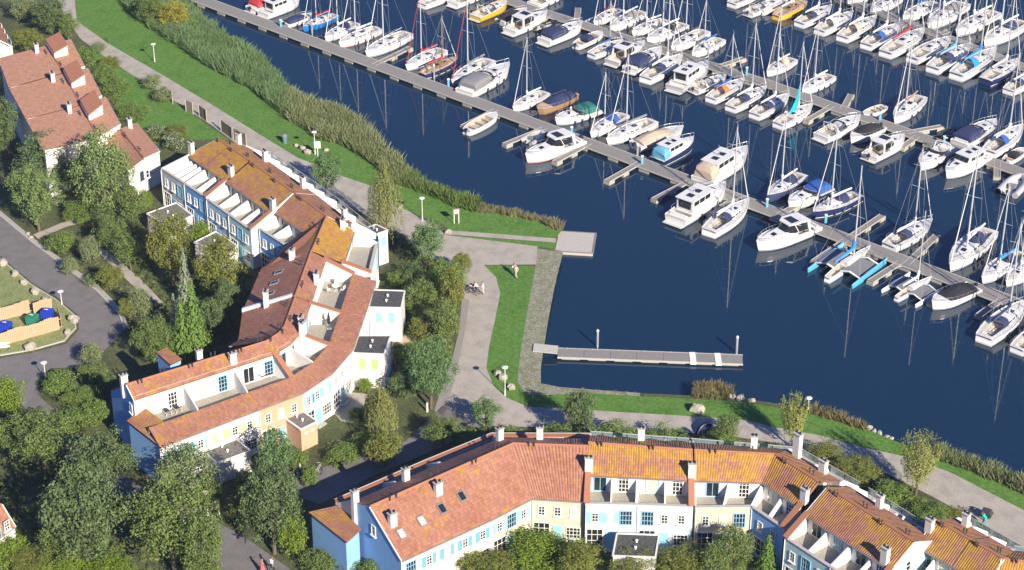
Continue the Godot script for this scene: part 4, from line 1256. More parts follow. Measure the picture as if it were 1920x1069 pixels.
func crown_mesh(kind: String, variant: int, big := false) -> ArrayMesh:
	var key := "crown_%s_%d_%s" % [kind, variant, big]
	if cache.has(key): return cache[key]
	rng.seed = hash(key)
	var q = LEAF[kind]
	var c0: Color = q[0]; var c1: Color = q[1]
	var ls: float = q[2] * (0.55 if big else 0.78)
	var many := 2.6 if big else 1.5
	var cr0: float = q[5] * (0.8 if big else 1.0)
	var mb := MB.new()
	if kind == "conifer" or kind == "spruce":
		for l in 17:
			var y := 0.04 + 0.93 * l / 16.0
			var nb := int(lerpf(15, 4, y))
			for b in nb:
				var a := TAU * (b + rng.randf() * 0.6) / nb + l
				var r := (1.0 - y) * 0.5 * rng.randf_range(0.75, 1.08) + 0.02
				var d := Vector3(cos(a), 0, sin(a))
				var m := int(lerpf(26, 8, y) * many)
				for k in m:
					var t := sqrt(rng.randf())
					var p := d * r * t + Vector3(0, y - 0.07 * t * t * (1.0 - y) + 0.02, 0) + Vector3(rng.randf_range(-1, 1), rng.randf_range(-0.6, 0.6), rng.randf_range(-1, 1)) * 0.035
					leaf(mb, p, d + Vector3(0, 0.7, 0), ls, c0.lerp(c1, rng.randf()))
	elif kind == "weeping" or kind == "poplar":
		for s in int(150 * sqrt(many)):
			var a := rng.randf() * TAU; var r := sqrt(rng.randf()) * 0.42
			var d := Vector3(cos(a), 0, sin(a))
			var top: Vector3; var bot: Vector3
			if kind == "weeping":
				top = d * r + Vector3(0, 0.98 - r * r * 1.5 - rng.randf() * 0.25, 0)
				bot = d * (r * 1.12 + 0.02) + Vector3(0, maxf(0.0, top.y - rng.randf_range(0.35, 0.65)), 0)
			else:
				bot = d * r * 0.55 + Vector3(0, rng.randf_range(0.0, 0.35), 0)
				top = d * r * 1.1 + Vector3(0, clampf(bot.y + rng.randf_range(0.35, 0.7), 0.3, 1.02 - r * 0.6), 0)
			for k in int(24 * sqrt(many)):
				var p := bot.lerp(top, rng.randf()) + Vector3(rng.randf_range(-1, 1), rng.randf_range(-1, 1), rng.randf_range(-1, 1)) * 0.03
				leaf(mb, p, d + Vector3(0, 0.3, 0), ls, c0.lerp(c1, rng.randf()), (top - bot).normalized() if k % 2 else Vector3.ZERO)
	else:
		var low := 0.0 if kind in ["bush", "bright", "grey", "flower", "gold"] else 0.0
		var ph := rng.randf() * TAU
		for s in int(q[3] * sqrt(many)):
			var d := Vector3(rng.randfn(), rng.randfn() * 0.95 + 0.15, rng.randfn()).normalized()
			var az := atan2(d.z, d.x)
			var lump := 1.0 + 0.16 * sin(az * 3.0 + ph) * cos(d.y * 4.0 + ph) + 0.08 * sin(az * 5.0 - ph)
			var rr: float = (0.5 - cr0 * 0.7) * pow(rng.randf(), 0.33) * lump
			var c := Vector3(0, 0.5, 0) + d * rr
			if kind == "pine": c.y = 0.5 + (c.y - 0.5) * 0.9
			var cr: float = cr0 * rng.randf_range(0.6, 1.2)
			for k in int(q[4] * sqrt(many)):
				var e := Vector3(rng.randfn(), rng.randfn() + 0.25, rng.randfn()).normalized()
				var p := c + e * cr * rng.randf_range(0.45, 1.05) * Vector3(1, 0.85, 1)
				if p.y < 0.0: p.y = rng.randf() * 0.06
				var tt := rng.randf()      # any leaf may have any of the kind's colours
				if kind == "flower": tt = 1.0 if rng.randf() < 0.3 and e.y > 0 else rng.randf() * 0.15
				leaf(mb, p, e, ls, c0.lerp(c1, tt))
	cache[key] = mb.done()
	return cache[key]
func trunk_unit(variant: int) -> ArrayMesh:
	return cm("trunk%d" % variant, func(mb: MB):
		rng.seed = 400 + variant
		mb.tube([Vector3(0, -0.02, 0), Vector3(0.01, 0.25, 0.01), Vector3(0.0, 0.55, 0.02), Vector3(0.02, 0.85, 0)], 0.035, 0.012, 7)
		for k in 7:
			var a := TAU * k / 7.0 + rng.randf(); var y := rng.randf_range(0.22, 0.6)
			var d := Vector3(cos(a), 0, sin(a))
			mb.tube([Vector3(0.005, y, 0.01), d * 0.14 + Vector3(0, y + 0.1, 0), d * 0.30 + Vector3(0, y + 0.24, 0)], 0.017, 0.006, 5))
func build_plants() -> void:
	var lm := StandardMaterial3D.new()
	lm.vertex_color_use_as_albedo = true; lm.roughness = 0.75
	lm.backlight_enabled = true; lm.backlight = Color(0.5, 0.55, 0.2)
	lm.cull_mode = BaseMaterial3D.CULL_DISABLED
	M.leaf = lm
	var i := 0
	for q in PLANTS:
		var kind: String = q[0]
		var tree: bool = q[6] > 0.2
		var t := thing(q[8], q[7], "tree" if tree else "shrub", q[9], Vector3(q[1], 0, q[2]), fmod(i * 2.399, TAU))
		var W: float = q[3]; var H: float = q[4]; var hb: float = q[5]
		var tm := part("trunk", trunk_unit(i % 3), M.trunk, t)
		tm.scale = Vector3(maxf(W, H * 0.5), hb + H * 0.92, maxf(W, H * 0.5))
		if not tree: tm.scale *= Vector3(0.6, 0.8, 0.6)
		var c := part("crown", crown_mesh(kind, i % 3, W > 4.6), M.leaf, t)
		c.position.y = hb; c.scale = Vector3(W * 1.08, H * 1.04, W * 1.08)
		i += 1
	# reeds
	var rm := StandardMaterial3D.new()
	rm.vertex_color_use_as_albedo = true; rm.roughness = 0.8
	rm.backlight_enabled = true; rm.backlight = Color(0.3, 0.3, 0.15)
	rm.cull_mode = BaseMaterial3D.CULL_DISABLED
	M.reed = rm
	var tuft := cm("tuft", func(mb: MB):
		rng.seed = 61
		for k in 34:
			var a := rng.randf() * TAU; var r := rng.randf() * 0.3
			var b := Vector3(cos(a) * r, 0, sin(a) * r)
			var tip := b * 2.0 + Vector3(rng.randf_range(-0.45, 0.45), rng.randf_range(0.45, 1.05), rng.randf_range(-0.45, 0.45))
			var sd := Vector3(cos(a + 1.3), 0, sin(a + 1.3)) * 0.03
			var mid := b.lerp(tip, 0.6) + Vector3(0, 0.08, 0)
			var g := g1(rng.randf_range(0.75, 1.0))
			mb.tri(b - sd, b + sd, mid + sd, g); mb.tri(b - sd, mid + sd, mid - sd, g); mb.tri(mid - sd, mid + sd, tip, g))
	for q in REEDS:
		scatter(q[0], q[1], tuft, M.reed, pv(q[2]), q[3], q[4], q[5], q[6], 0.75)
	var clump := cm("clump", func(mb: MB):
		rng.seed = 62
		for k in 110:
			var e := Vector3(rng.randfn(), absf(rng.randfn()) + 0.1, rng.randfn()).normalized()
			leaf(mb, e * rng.randf_range(0.55, 1.0) * Vector3(0.5, 0.55, 0.5), e, 0.17, g1(rng.randf_range(0.6, 1.0))))
	for q in COVER:
		scatter(q[0], q[1], clump, M.reed, pv(q[2]), q[3], q[4], q[5], q[6], 0.6)
	var grass := cm("grasstuft", func(mb: MB):
		rng.seed = 63
		for k in 14:
			var a := rng.randf() * TAU; var r := rng.randf() * 0.3
			var b := Vector3(cos(a) * r, 0, sin(a) * r)
			var sd := Vector3(cos(a + 1.3), 0, sin(a + 1.3)) * 0.03
			mb.tri(b - sd, b + sd, b * 1.4 + Vector3(rng.randf_range(-0.1, 0.1), rng.randf_range(0.08, 0.2), rng.randf_range(-0.1, 0.1)), g1(rng.randf_range(0.7, 1.0))))
	for q in TURF:
		scatter(q[0], q[1], grass, M.reed, pv(q[2]), q[3], q[4], q[5], q[6], 0.3)
func scatter(called: String, label: String, mesh: Mesh, mat: Material, poly: PackedVector2Array, per_m2: float, size: float, ca: Color, cb: Color, jitter: float) -> void:
	rng.seed = hash(label)
	var lo := Vector2(1e9, 1e9); var hi := -lo
	for p in poly: lo = lo.min(p); hi = hi.max(p)
	var n := int((hi.x - lo.x) * (hi.y - lo.y) * per_m2)
	var xf := []; var cols := []
	var nz := FastNoiseLite.new()
	nz.seed = 5; nz.frequency = 0.12
	for k in n:
		var p := Vector2(rng.randf_range(lo.x, hi.x), rng.randf_range(lo.y, hi.y))
		var s := size * rng.randf_range(1.0 - jitter * 0.5, 1.0 + jitter * 0.4); var a := rng.randf() * TAU; var m := rng.randf()
		if not Geometry2D.is_point_in_polygon(p, poly): continue
		var w := nz.get_noise_2d(p.x, p.y) * 0.5 + 0.5
		s *= 0.55 + 0.9 * w
		if s < size * 0.6 and m < 0.35 and jitter > 0.7: continue
		xf.append(Transform3D(Basis(Vector3.UP, a).scaled(Vector3(s, s, s)), v3(p, -0.05)))
		cols.append(ca.lerp(cb, clampf(w * 0.7 + m * 0.5 - 0.1, 0, 1)))
	var mm := MultiMesh.new()
	mm.transform_format = MultiMesh.TRANSFORM_3D
	mm.use_colors = true
	mm.mesh = mesh
	mm.instance_count = xf.size()
	for k in xf.size():
		mm.set_instance_transform(k, xf[k]); mm.set_instance_color(k, cols[k])
	var o := MultiMeshInstance3D.new()
	o.multimesh = mm; o.material_override = mat
	o.name = numbered(called)
	add_child(o)
	o.set_meta("kind", "stuff"); o.set_meta("label", label); o.set_meta("category", "plants")

# ------------------------------------------------------------------ street furniture, people, small things
func net(bones: Array, cell: float) -> ArrayMesh:   # one skin over tapered bones: [from, to, radius, radius, colour]
	var lo := Vector3(1e9, 1e9, 1e9); var hi := -lo
	for b in bones:
		var r: float = maxf(b[2], b[3]) + 0.05
		lo = lo.min((b[0] as Vector3).min(b[1]) - Vector3(r, r, r)); hi = hi.max((b[0] as Vector3).max(b[1]) + Vector3(r, r, r))
	var n := Vector3i(((hi - lo) / cell).ceil()) + Vector3i.ONE
	var f := PackedFloat32Array(); f.resize(n.x * n.y * n.z); f.fill(1.0)
	var kk := 0.045
	for b in bones:
		var a: Vector3 = b[0]; var d: Vector3 = b[1] - a
		var l2 := maxf(d.length_squared(), 1e-6)
		var rm: float = maxf(b[2], b[3]) + 0.09
		var i0 := Vector3i(((a.min(b[1]) - Vector3(rm, rm, rm) - lo) / cell).floor()).clamp(Vector3i.ZERO, n - Vector3i.ONE)
		var i1 := Vector3i(((a.max(b[1]) + Vector3(rm, rm, rm) - lo) / cell).ceil()).clamp(Vector3i.ZERO, n - Vector3i.ONE)
		for z in range(i0.z, i1.z + 1):
			for y in range(i0.y, i1.y + 1):
				for x in range(i0.x, i1.x + 1):
					var p := lo + Vector3(x, y, z) * cell
					var t := clampf((p - a).dot(d) / l2, 0.0, 1.0)
					var v := p.distance_to(a + d * t) - lerpf(b[2], b[3], t)
					var k := (z * n.y + y) * n.x + x
					var h := clampf(0.5 + 0.5 * (f[k] - v) / kk, 0.0, 1.0)
					f[k] = lerpf(f[k], v, h) - kk * h * (1.0 - h)
	var mb := MB.new()
	var idx := {}
	for z in n.z - 1:
		for y in n.y - 1:
			for x in n.x - 1:
				var s := Vector3.ZERO; var m := 0
				for e in [[0, 1], [2, 3], [4, 5], [6, 7], [0, 2], [1, 3], [4, 6], [5, 7], [0, 4], [1, 5], [2, 6], [3, 7]]:
					var ca := Vector3i(e[0] & 1, (e[0] >> 1) & 1, (e[0] >> 2) & 1); var cb := Vector3i(e[1] & 1, (e[1] >> 1) & 1, (e[1] >> 2) & 1)
					var va := f[((z + ca.z) * n.y + y + ca.y) * n.x + x + ca.x]; var vb := f[((z + cb.z) * n.y + y + cb.y) * n.x + x + cb.x]
					if (va < 0.0) != (vb < 0.0):
						s += Vector3(ca).lerp(Vector3(cb), va / (va - vb)); m += 1
				if m: idx[Vector3i(x, y, z)] = lo + (Vector3(x, y, z) + s / m) * cell
	for c in idx:
		for ax in 3:
			var e := Vector3i.ZERO; e[ax] = 1
			var u := Vector3i.ZERO; u[(ax + 1) % 3] = 1
			var w := Vector3i.ZERO; w[(ax + 2) % 3] = 1
			var q: Vector3i = c
			var va := f[(q.z * n.y + q.y) * n.x + q.x]; var r := q + e
			var vb := f[(r.z * n.y + r.y) * n.x + r.x]
			if (va < 0.0) == (vb < 0.0): continue
			if not (idx.has(q - u) and idx.has(q - w) and idx.has(q - u - w)): continue
			var P := [idx[q - u - w], idx[q - w], idx[q], idx[q - u]]
			if va > 0.0: P.reverse()
			var mid: Vector3 = (P[0] + P[2]) * 0.5
			var best := 1e9; var col := Color.WHITE
			for b in bones:
				var d: Vector3 = b[1] - b[0]
				var t := clampf((mid - b[0]).dot(d) / maxf(d.length_squared(), 1e-6), 0, 1)
				var v: float = mid.distance_to(b[0] + d * t) - lerpf(b[2], b[3], t)
				if v < best: best = v; col = b[4]
			mb.quad(P[0], P[1], P[2], P[3], col)
	return mb.done()
func person(at: Vector3, turn: float, label: String, top: Color, legs: Color, hair: Color, pose: String, skirt := false) -> void:
	var skin := Color(0.55, 0.34, 0.24)
	var shoe := Color(0.05, 0.045, 0.04)
	var t := thing("person", label, "person", "", at, turn)
	var st := 0.28 if pose != "stand" else 0.06      # stride, facing +x
	var lean := 0.0
	var B := []
	var hip := Vector3(0, 0.93, 0)
	var chest := Vector3(0.02, 1.28, 0)
	if pose == "bend": chest = Vector3(0.20, 1.2, 0)
	var neck := chest + Vector3(0.02, 0.2, 0)
	if pose == "bend": neck = chest + Vector3(0.14, 0.13, 0)
	var head := neck + Vector3(0.03, 0.15, 0)
	for s in [-1, 1]:
		var knee := Vector3(st * 0.55 * s + 0.05, 0.49, 0.10 * s); var foot := Vector3(st * s - (0.08 if s < 0 else 0.0), 0.08, 0.10 * s)
		B.append([hip + Vector3(0, -0.03, 0.09 * s), knee, 0.095, 0.062, legs]); B.append([knee, foot, 0.058, 0.042, skin if skirt else legs])
		B.append([foot + Vector3(-0.04, -0.03, 0), foot + Vector3(0.15, -0.045, 0.01 * s), 0.045, 0.035, shoe])
		var sh := chest + Vector3(0, 0.12, 0.18 * s)
		var el := sh + (Vector3(-0.10 * s, -0.28, 0.06 * s) if pose == "walk" else Vector3(0.12, -0.25, 0.06 * s))
		var ha := el + (Vector3(0.10 - 0.06 * s, -0.23, 0.0) if pose == "walk" else Vector3(0.22, -0.06, -0.04 * s))
		B.append([sh, el, 0.056, 0.042, top]); B.append([el, ha, 0.040, 0.028, skin])
		var hd := (ha - el).normalized()
		B.append([ha, ha + hd * 0.07, 0.030, 0.032, skin])
	B.append([hip, hip + Vector3(0, 0.1, 0), 0.135, 0.13, legs if not skirt else top])
	B.append([hip + Vector3(0, 0.12, 0), chest, 0.125, 0.15, top]); B.append([chest + Vector3(0, 0.08, -0.12), chest + Vector3(0, 0.08, 0.12), 0.09, 0.09, top])
	if skirt: B.append([hip + Vector3(0, 0.05, 0), hip + Vector3(0.02, -0.3, 0), 0.15, 0.21, top])
	B.append([neck + Vector3(0, -0.06, 0), neck + Vector3(0.01, 0.06, 0), 0.052, 0.05, skin])
	B.append([head + Vector3(0.02, -0.03, 0), head + Vector3(0.01, 0.04, 0), 0.085, 0.092, skin])
	B.append([head + Vector3(-0.03, 0.03, 0), head + Vector3(0.0, 0.085, 0), 0.095, 0.08, hair])
	B.append([head + Vector3(0.10, -0.01, 0), head + Vector3(0.118, -0.02, 0), 0.016, 0.014, skin])
	var m := StandardMaterial3D.new()
	if not M.has("figure"):
		m.vertex_color_use_as_albedo = true; m.roughness = 0.85
		M.figure = m
	part("body", net(B, 0.028), M.figure, t)
	var fm := MB.new()
	for s in [0, 1]:
		var ha: Vector3 = B[s * 6 + 5][1]
		var hd: Vector3 = (B[s * 6 + 5][1] - B[s * 6 + 5][0]).normalized()
		for k in 5:
			var off := Vector3(0.018 * (k - 1.5), 0, 0) if absf(hd.y) > 0.5 else Vector3(0, 0.018 * (k - 1.5), 0)
			var l: float = [0.062, 0.072, 0.076, 0.068, 0.05][k]
			fm.tube([ha + off, ha + off + hd * l * 0.6, ha + off * 1.1 + hd * l + Vector3(0.012, -0.006, 0)], 0.010, 0.008, 5)
	part("fingers", fm.done(), flat(skin), t)
	var em := MB.new()
	for s in [-1, 1]:
		em.box(head + Vector3(0.098, 0.015, 0.034 * s), Vector3(0.012, 0.012, 0.022))
	em.box(head + Vector3(0.096, -0.055, 0), Vector3(0.012, 0.008, 0.04))
	part("face_features", em.done(), M.black, t)
func wheel(mb: MB, o: Vector3, r: float) -> void:
	var p := []
	for i in 17: p.append(o + Vector3(cos(TAU * i / 16) * r, sin(TAU * i / 16) * r, 0))
	mb.tube(p, 0.025, -1, 5)
	for i in 8: mb.tube([o, o + Vector3(cos(TAU * i / 8) * r, sin(TAU * i / 8) * r, 0)], 0.006, -1, 3)
func bicycle(at: Vector3, turn: float, label: String, col: Color) -> Node3D:
	var t := thing("bicycle", label, "bicycle", "parked bicycles", at, turn)
	for x in [-0.52, 0.52]:
		part("wheel", cm("bikewheel", func(mb: MB): wheel(mb, Vector3(0, 0.35, 0), 0.34)), M.black, t, Transform3D(Basis.IDENTITY, Vector3(x, 0, 0)))
	part("frame", cm("bikeframe", func(mb: MB):
		var bb := Vector3(-0.08, 0.32, 0); var st := Vector3(-0.22, 0.82, 0); var hd := Vector3(0.34, 0.86, 0)
		for q in [[bb, st], [bb, hd + Vector3(0.03, -0.1, 0)], [st + Vector3(0.03, -0.08, 0), hd], [Vector3(-0.52, 0.35, 0), bb], [Vector3(-0.52, 0.35, 0), st + Vector3(0.02, -0.1, 0)], [hd, Vector3(0.52, 0.35, 0)]]:
			mb.tube(q, 0.022, -1, 5)), flat(col, 0.4), t)
	part("saddle", cm("bikesaddle", func(mb: MB): mb.prism([Vector3(-0.38, 0.88, -0.08), Vector3(-0.38, 0.88, 0.08), Vector3(-0.1, 0.88, 0.02), Vector3(-0.1, 0.88, -0.02)], Vector3(0, 0.06, 0))), M.black, t)
	part("handlebar", cm("bikebar", func(mb: MB): mb.tube([Vector3(0.2, 1.02, -0.28), Vector3(0.34, 1.0, -0.1), Vector3(0.34, 0.98, 0), Vector3(0.34, 1.0, 0.1), Vector3(0.2, 1.02, 0.28)], 0.016, -1, 5)), M.steel, t)
	return t
func boulder(at: Vector3, size: float, k: int, label: String) -> void:
	var t := thing("boulder", label, "boulder", "pale boulders", at, k * 1.7)
	part("stone", cm("boulder%d" % (k % 4), func(mb: MB):
		var nz := FastNoiseLite.new(); nz.seed = 30 + k % 4; nz.frequency = 0.9
		var f := func(i: int, j: int) -> Vector3:
			var a := TAU * (i % 9) / 9.0; var b := PI * j / 5.0
			var d := Vector3(cos(a) * sin(b), cos(b), sin(a) * sin(b))
			var r := 0.5 + 0.28 * nz.get_noise_3d(d.x, d.y, d.z)
			return d * r * Vector3(1.15, 0.85, 0.95) + Vector3(0, 0.25, 0)
		for j in 5:
			for i in 9: mb.quad(f.call(i, j), f.call(i, j + 1), f.call(i + 1, j + 1), f.call(i + 1, j))), M.stone, t)
	t.scale = Vector3.ONE * size
func lamp(at: Vector3, h: float, label: String) -> void:
	var t := thing("street_lamp", label, "street lamp", "white disc topped street lamps", at)
	var mb := MB.new()
	mb.lathe(Vector3.ZERO, [[0.075, 0.0], [0.075, 0.6], [0.045, 0.65], [0.04, h - 0.05]], 8)
	part("post", mb.done(), M.white, t)
	mb = MB.new()
	mb.lathe(Vector3(0, h - 0.1, 0), [[0.06, 0.0], [0.16, 0.05], [0.36, 0.10], [0.36, 0.14], [0.16, 0.21], [0.0, 0.23]], 14)
	part("lamp_head", mb.done(), M.white, t)
func plank_panel(t: Node3D, a: Vector3, b: Vector3, h: float, mat: Material, w := 0.14, ragged := 0.0) -> void:
	var d := (b - a); var n := maxi(1, int(d.length() / w))
	var f := d.normalized()
	var yaw := atan2(-f.z, f.x)
	for i in n:
		var hh := h + ragged * (0.5 + 0.5 * sin(i * 12.9898 + a.x))
		hh = snappedf(hh, 0.1)
		var key := "plank_%s_%s" % [hh, w]
		var m := cm(key, func(mb: MB):
			mb.prism([Vector3(-w * 0.46, 0, -0.02), Vector3(w * 0.46, 0, -0.02), Vector3(w * 0.46, hh - 0.06, -0.02), Vector3(0, hh, -0.02), Vector3(-w * 0.46, hh - 0.06, -0.02)], Vector3(0, 0, 0.04)))
		part("plank", m, mat, t, Transform3D(Basis(Vector3.UP, yaw), a + f * (w * (i + 0.5)) + Vector3(0, 0.02 * sin(i * 7.0), 0)))
	var rl := MB.new()
	for y in [0.3, h - 0.35]: rl.bar(a + Vector3(0, y, -0.05), b + Vector3(0, y, -0.05), 0.05, 0.09)
	part("rail", rl.done(), mat, t)
func collection_bin(at: Vector3, turn: float, mat: Material, label: String) -> void:
	var t := thing("recycling_container", label, "container", "recycling containers inside the palisade", at, turn)
	t.scale = Vector3(1.0, 1.0, 1.0)
	var mb := MB.new()
	mb.prism([Vector3(-0.55, 0.1, -0.5), Vector3(0.55, 0.1, -0.5), Vector3(0.65, 1.3, -0.6), Vector3(-0.65, 1.3, -0.6)], Vector3(0, 0, 1.1))
	part("bin_body", mb.done(), mat, t)
	mb = MB.new()
	mb.prism([Vector3(-0.68, 1.3, -0.62), Vector3(0.68, 1.3, -0.62), Vector3(0.62, 1.42, -0.5), Vector3(0, 1.48, -0.45), Vector3(-0.62, 1.42, -0.5)], Vector3(0, 0, 1.15))
	part("lid", mb.done(), mat, t)
	mb = MB.new()
	var p := []
	for i in 12: p.append(Vector3(cos(TAU * i / 12) * 0.2, 1.5, sin(TAU * i / 12) * 0.11))
	mb.prism(p, Vector3(0, 0.012, 0))
	mb.prism([Vector3(-0.17, 1.5, 0), Vector3(-0.32, 1.5, -0.11), Vector3(-0.32, 1.5, 0.11)], Vector3(0, 0.012, 0))
	part("fish_emblem", mb.done(), M.white, t)
	for s in [-1, 1]:
		mb = MB.new()
		mb.tube([Vector3(0.42 * s, 0.1, 0.45), Vector3(0.5 * s, 0.1, 0.45)], 0.1, -1, 8)
		part("wheel", mb.done(), M.black, t)
func build_details() -> void:
	for q in LAMPS: lamp(Vector3(q[0], 0.0, q[1]), q[2], q[3])
	for i in STONES.size(): boulder(Vector3(STONES[i][0], STONES[i][3], STONES[i][1]), STONES[i][2], i, STONES[i][4])
	for q in FENCES:
		var t := thing("plank_fence", q[0], "fence", "weathered plank screens along the shore path")
		var a := Vector3(q[1], 0, q[2]); var b := Vector3(q[3], 0, q[4])
		plank_panel(t, a, b, 1.75, M.fence, 0.2)
		for e in [a, b]:
			var mb := MB.new()
			mb.box(e + Vector3(0, 0.95, 0), Vector3(0.14, 1.9, 0.14))
			part("post", mb.done(), M.pave, t)
	for i in PALISADE.size():
		var q = PALISADE[i]
		var t := thing("palisade_fence", q[4], "fence", "orange wooden palisade sides")
		plank_panel(t, Vector3(q[0], 0.1, q[1]), Vector3(q[2], 0.1, q[3]), 1.7, M.palisade, 0.26, 0.18)
	M.binblue = flat(Color(0.015, 0.05, 0.42), 0.5); M.bingreen = flat(Color(0.03, 0.20, 0.13), 0.5)
	for q in BINS: collection_bin(Vector3(q[0], 0.1, q[1]), q[2], M[q[3]], q[4])
	# white bench on the play area verge and bench on the lawn
	for q in BENCHES:
		var t := thing("bench", q[3], "bench", "", Vector3(q[0], 0.0, q[1]), q[2])
		var mat: Material = M.white if q[4] == "white" else M.fence
		for k in 3:
			part("seat_slat", cm("slat", func(mb: MB): mb.box(Vector3.ZERO, Vector3(1.8, 0.04, 0.13))), mat, t, Transform3D(Basis.IDENTITY, Vector3(0, 0.45, -0.15 + k * 0.15)))
		for k in 2:
			part("back_slat", cm("slat2", func(mb: MB): mb.box(Vector3.ZERO, Vector3(1.8, 0.13, 0.04))), mat, t, Transform3D(Basis.IDENTITY, Vector3(0, 0.65 + k * 0.17, -0.26)))
		for s in [-1, 1]:
			part("leg", cm("benchleg", func(mb: MB):
				mb.bar(Vector3(0, 0, -0.27), Vector3(0, 0.9, -0.29), 0.06, 0.06); mb.bar(Vector3(0, 0, 0.15), Vector3(0, 0.43, 0.15), 0.06, 0.06); mb.bar(Vector3(0, 0.4, -0.27), Vector3(0, 0.4, 0.18), 0.06, 0.05)), M.dark, t, Transform3D(Basis.IDENTITY, Vector3(0.75 * s, 0, 0)))
	# signs
	for q in SIGNS:
		var t := thing("notice_sign", q[3], "sign", "", Vector3(q[0], 0, q[1]), q[2])
		for s in ([-0.3, 0.3] if q[4] == "red" else ([0.0] if q[4] == "white" else [-0.6, 0.6])):
			var mb := MB.new()
			mb.box(Vector3(s, 0.9, 0), Vector3(0.08, 1.8, 0.08))
			part("post", mb.done(), M.white, t)
		var w: float = 0.85 if q[4] != "board" else 1.3
		var mb := MB.new()
		mb.box(Vector3(0, 1.75, 0.06), Vector3(w, 0.75 if q[4] != "white" else 1.0, 0.05))
		var p := part("sign_panel", mb.done(), M.white, t)
		if q[4] == "red":
			mb = MB.new()
			for s in [-1, 1]:
				mb.box(Vector3(0.38 * s, 1.75, 0.09), Vector3(0.1, 0.75, 0.02)); mb.box(Vector3(0, 1.75 + 0.33 * s, 0.09), Vector3(0.66, 0.1, 0.02))
			for x in [-0.15, 0.15]:
				mb.lathe(Vector3(x, 1.73, 0.09), [[0.09, 0.0], [0.0, 0.03]], 8)
			part("red_markings", mb.done(), flat(Color(0.55, 0.05, 0.05)), p)
	# people
	for q in PEOPLE: person(Vector3(q[0], 0.01, q[1]), q[2], q[3], q[4], q[5], q[6], q[7], q[8])
	for q in BIKES: bicycle(Vector3(q[0], 0.02, q[1]), q[2], q[3], q[4])
	# bike trailers / cargo box
	for q in CARTS:
		var t := thing("bicycle_trailer", q[3], "trailer", "", Vector3(q[0], 0.02, q[1]), q[2])
		var mb := MB.new()
		mb.prism([Vector3(-0.55, 0.3, -0.38), Vector3(0.5, 0.3, -0.38), Vector3(0.62, 0.6, -0.38), Vector3(0.35, 1.0, -0.38), Vector3(-0.5, 1.0, -0.38)], Vector3(0, 0, 0.76))
		part("cargo_box", mb.done(), M.c_navy if q[4] else M.dark, t)
		for s in [-1, 1]:
			part("wheel", cm("cartwheel", func(mb2: MB): wheel(mb2, Vector3(0, 0.26, 0), 0.25)), M.black, t, Transform3D(Basis.IDENTITY, Vector3(-0.1, 0, 0.45 * s)))
		mb = MB.new()
		mb.tube([Vector3(0.5, 0.4, 0.2), Vector3(1.1, 0.5, 0.25)], 0.025, -1, 5)
		part("tow_bar", mb.done(), M.steel, t)
	for q in POSTS2:
		var t := thing("white_bollard", q[2], "bollard", "white bollards", Vector3(q[0], 0, q[1]))
		var mb := MB.new()
		mb.lathe(Vector3.ZERO, [[0.12, 0.0], [0.12, 1.1]], 8)
		part("post", mb.done(), M.white, t)
		mb = MB.new()
		mb.lathe(Vector3.ZERO, [[0.14, 1.1], [0.14, 1.16], [0.0, 1.24]], 8)
		part("cap", mb.done(), M.concrete, t)
	# dark domed beach shelter beside the path, blue litter bin
	var t := thing("pop_up_shelter", "dark blue domed pop up shelter beside the path behind the lower row", "shelter", "", Vector3(SHELTER[0], 0, SHELTER[1]), 0.5)
	part("canopy", cm("shelter", func(mb: MB):
		var n := 10; var m := 6
		var f := func(i: int, j: int) -> Vector3:
			var a := PI * 0.12 + PI * 1.4 * i / n; var b := PI * 0.5 * j / m
			return Vector3(cos(a) * cos(b) * 1.15, sin(b) * 1.25, -sin(a) * cos(b) * 1.0)
		for i in n:
			for j in m: mb.quad(f.call(i, j), f.call(i + 1, j), f.call(i + 1, j + 1), f.call(i, j + 1))), M.c_navy, t)
	part("pole_arch", cm("shelterpole", func(mb: MB):
		var p := []
		for k in 9: p.append(Vector3(cos(PI * k / 8.0) * 1.16, sin(PI * k / 8.0) * 1.27, 0.05))
		mb.tube(p, 0.03, -1, 5)), M.steel, t)
	part("groundsheet", cm("sheltersheet", func(mb: MB): mb.lathe(Vector3(0, 0.02, 0), [[1.1, 0.0], [0.0, 0.01]], 12)), M.c_grey, t)
	t = thing("litter_bin", "blue grey litter bin on the lawn edge beside pale stones", "bin", "", Vector3(LITTER[0], 0, LITTER[1]))
	var lb := MB.new()
	lb.lathe(Vector3.ZERO, [[0.28, 0.0], [0.36, 1.0], [0.38, 1.0], [0.38, 1.08], [0.2, 1.1]], 10)
	part("bin_body", lb.done(), flat(Color(0.12, 0.20, 0.25), 0.5), t)
	lb = MB.new()
	lb.lathe(Vector3(0, 1.12, 0), [[0.38, 0.0], [0.3, 0.18], [0.0, 0.24]], 10)
	part("lid", lb.done(), M.c_grey, t)
	# terrace furniture
	for q in LOUNGERS:
		t = thing("sun_lounger", q[4], "lounger", "loungers on the roof terraces", Vector3(q[0], q[1], q[2]), q[3])
		part("frame", cm("lngf", func(mb: MB):
			for s in [-1, 1]: mb.bar(Vector3(-0.9, 0.3, 0.3 * s), Vector3(0.9, 0.3, 0.3 * s), 0.05, 0.05)
			for x in [-0.7, 0.7]:
				for s in [-1, 1]: mb.bar(Vector3(x, 0, 0.3 * s), Vector3(x, 0.3, 0.3 * s), 0.05, 0.05)), M.white, t)
		part("mattress", cm("lngm", func(mb: MB):
			mb.box(Vector3(0.25, 0.36, 0), Vector3(1.3, 0.08, 0.55)); mb.box(Vector3(-0.62, 0.55, 0), Vector3(0.65, 0.08, 0.55), Basis(Vector3.BACK, -0.65))), M.dark, t)
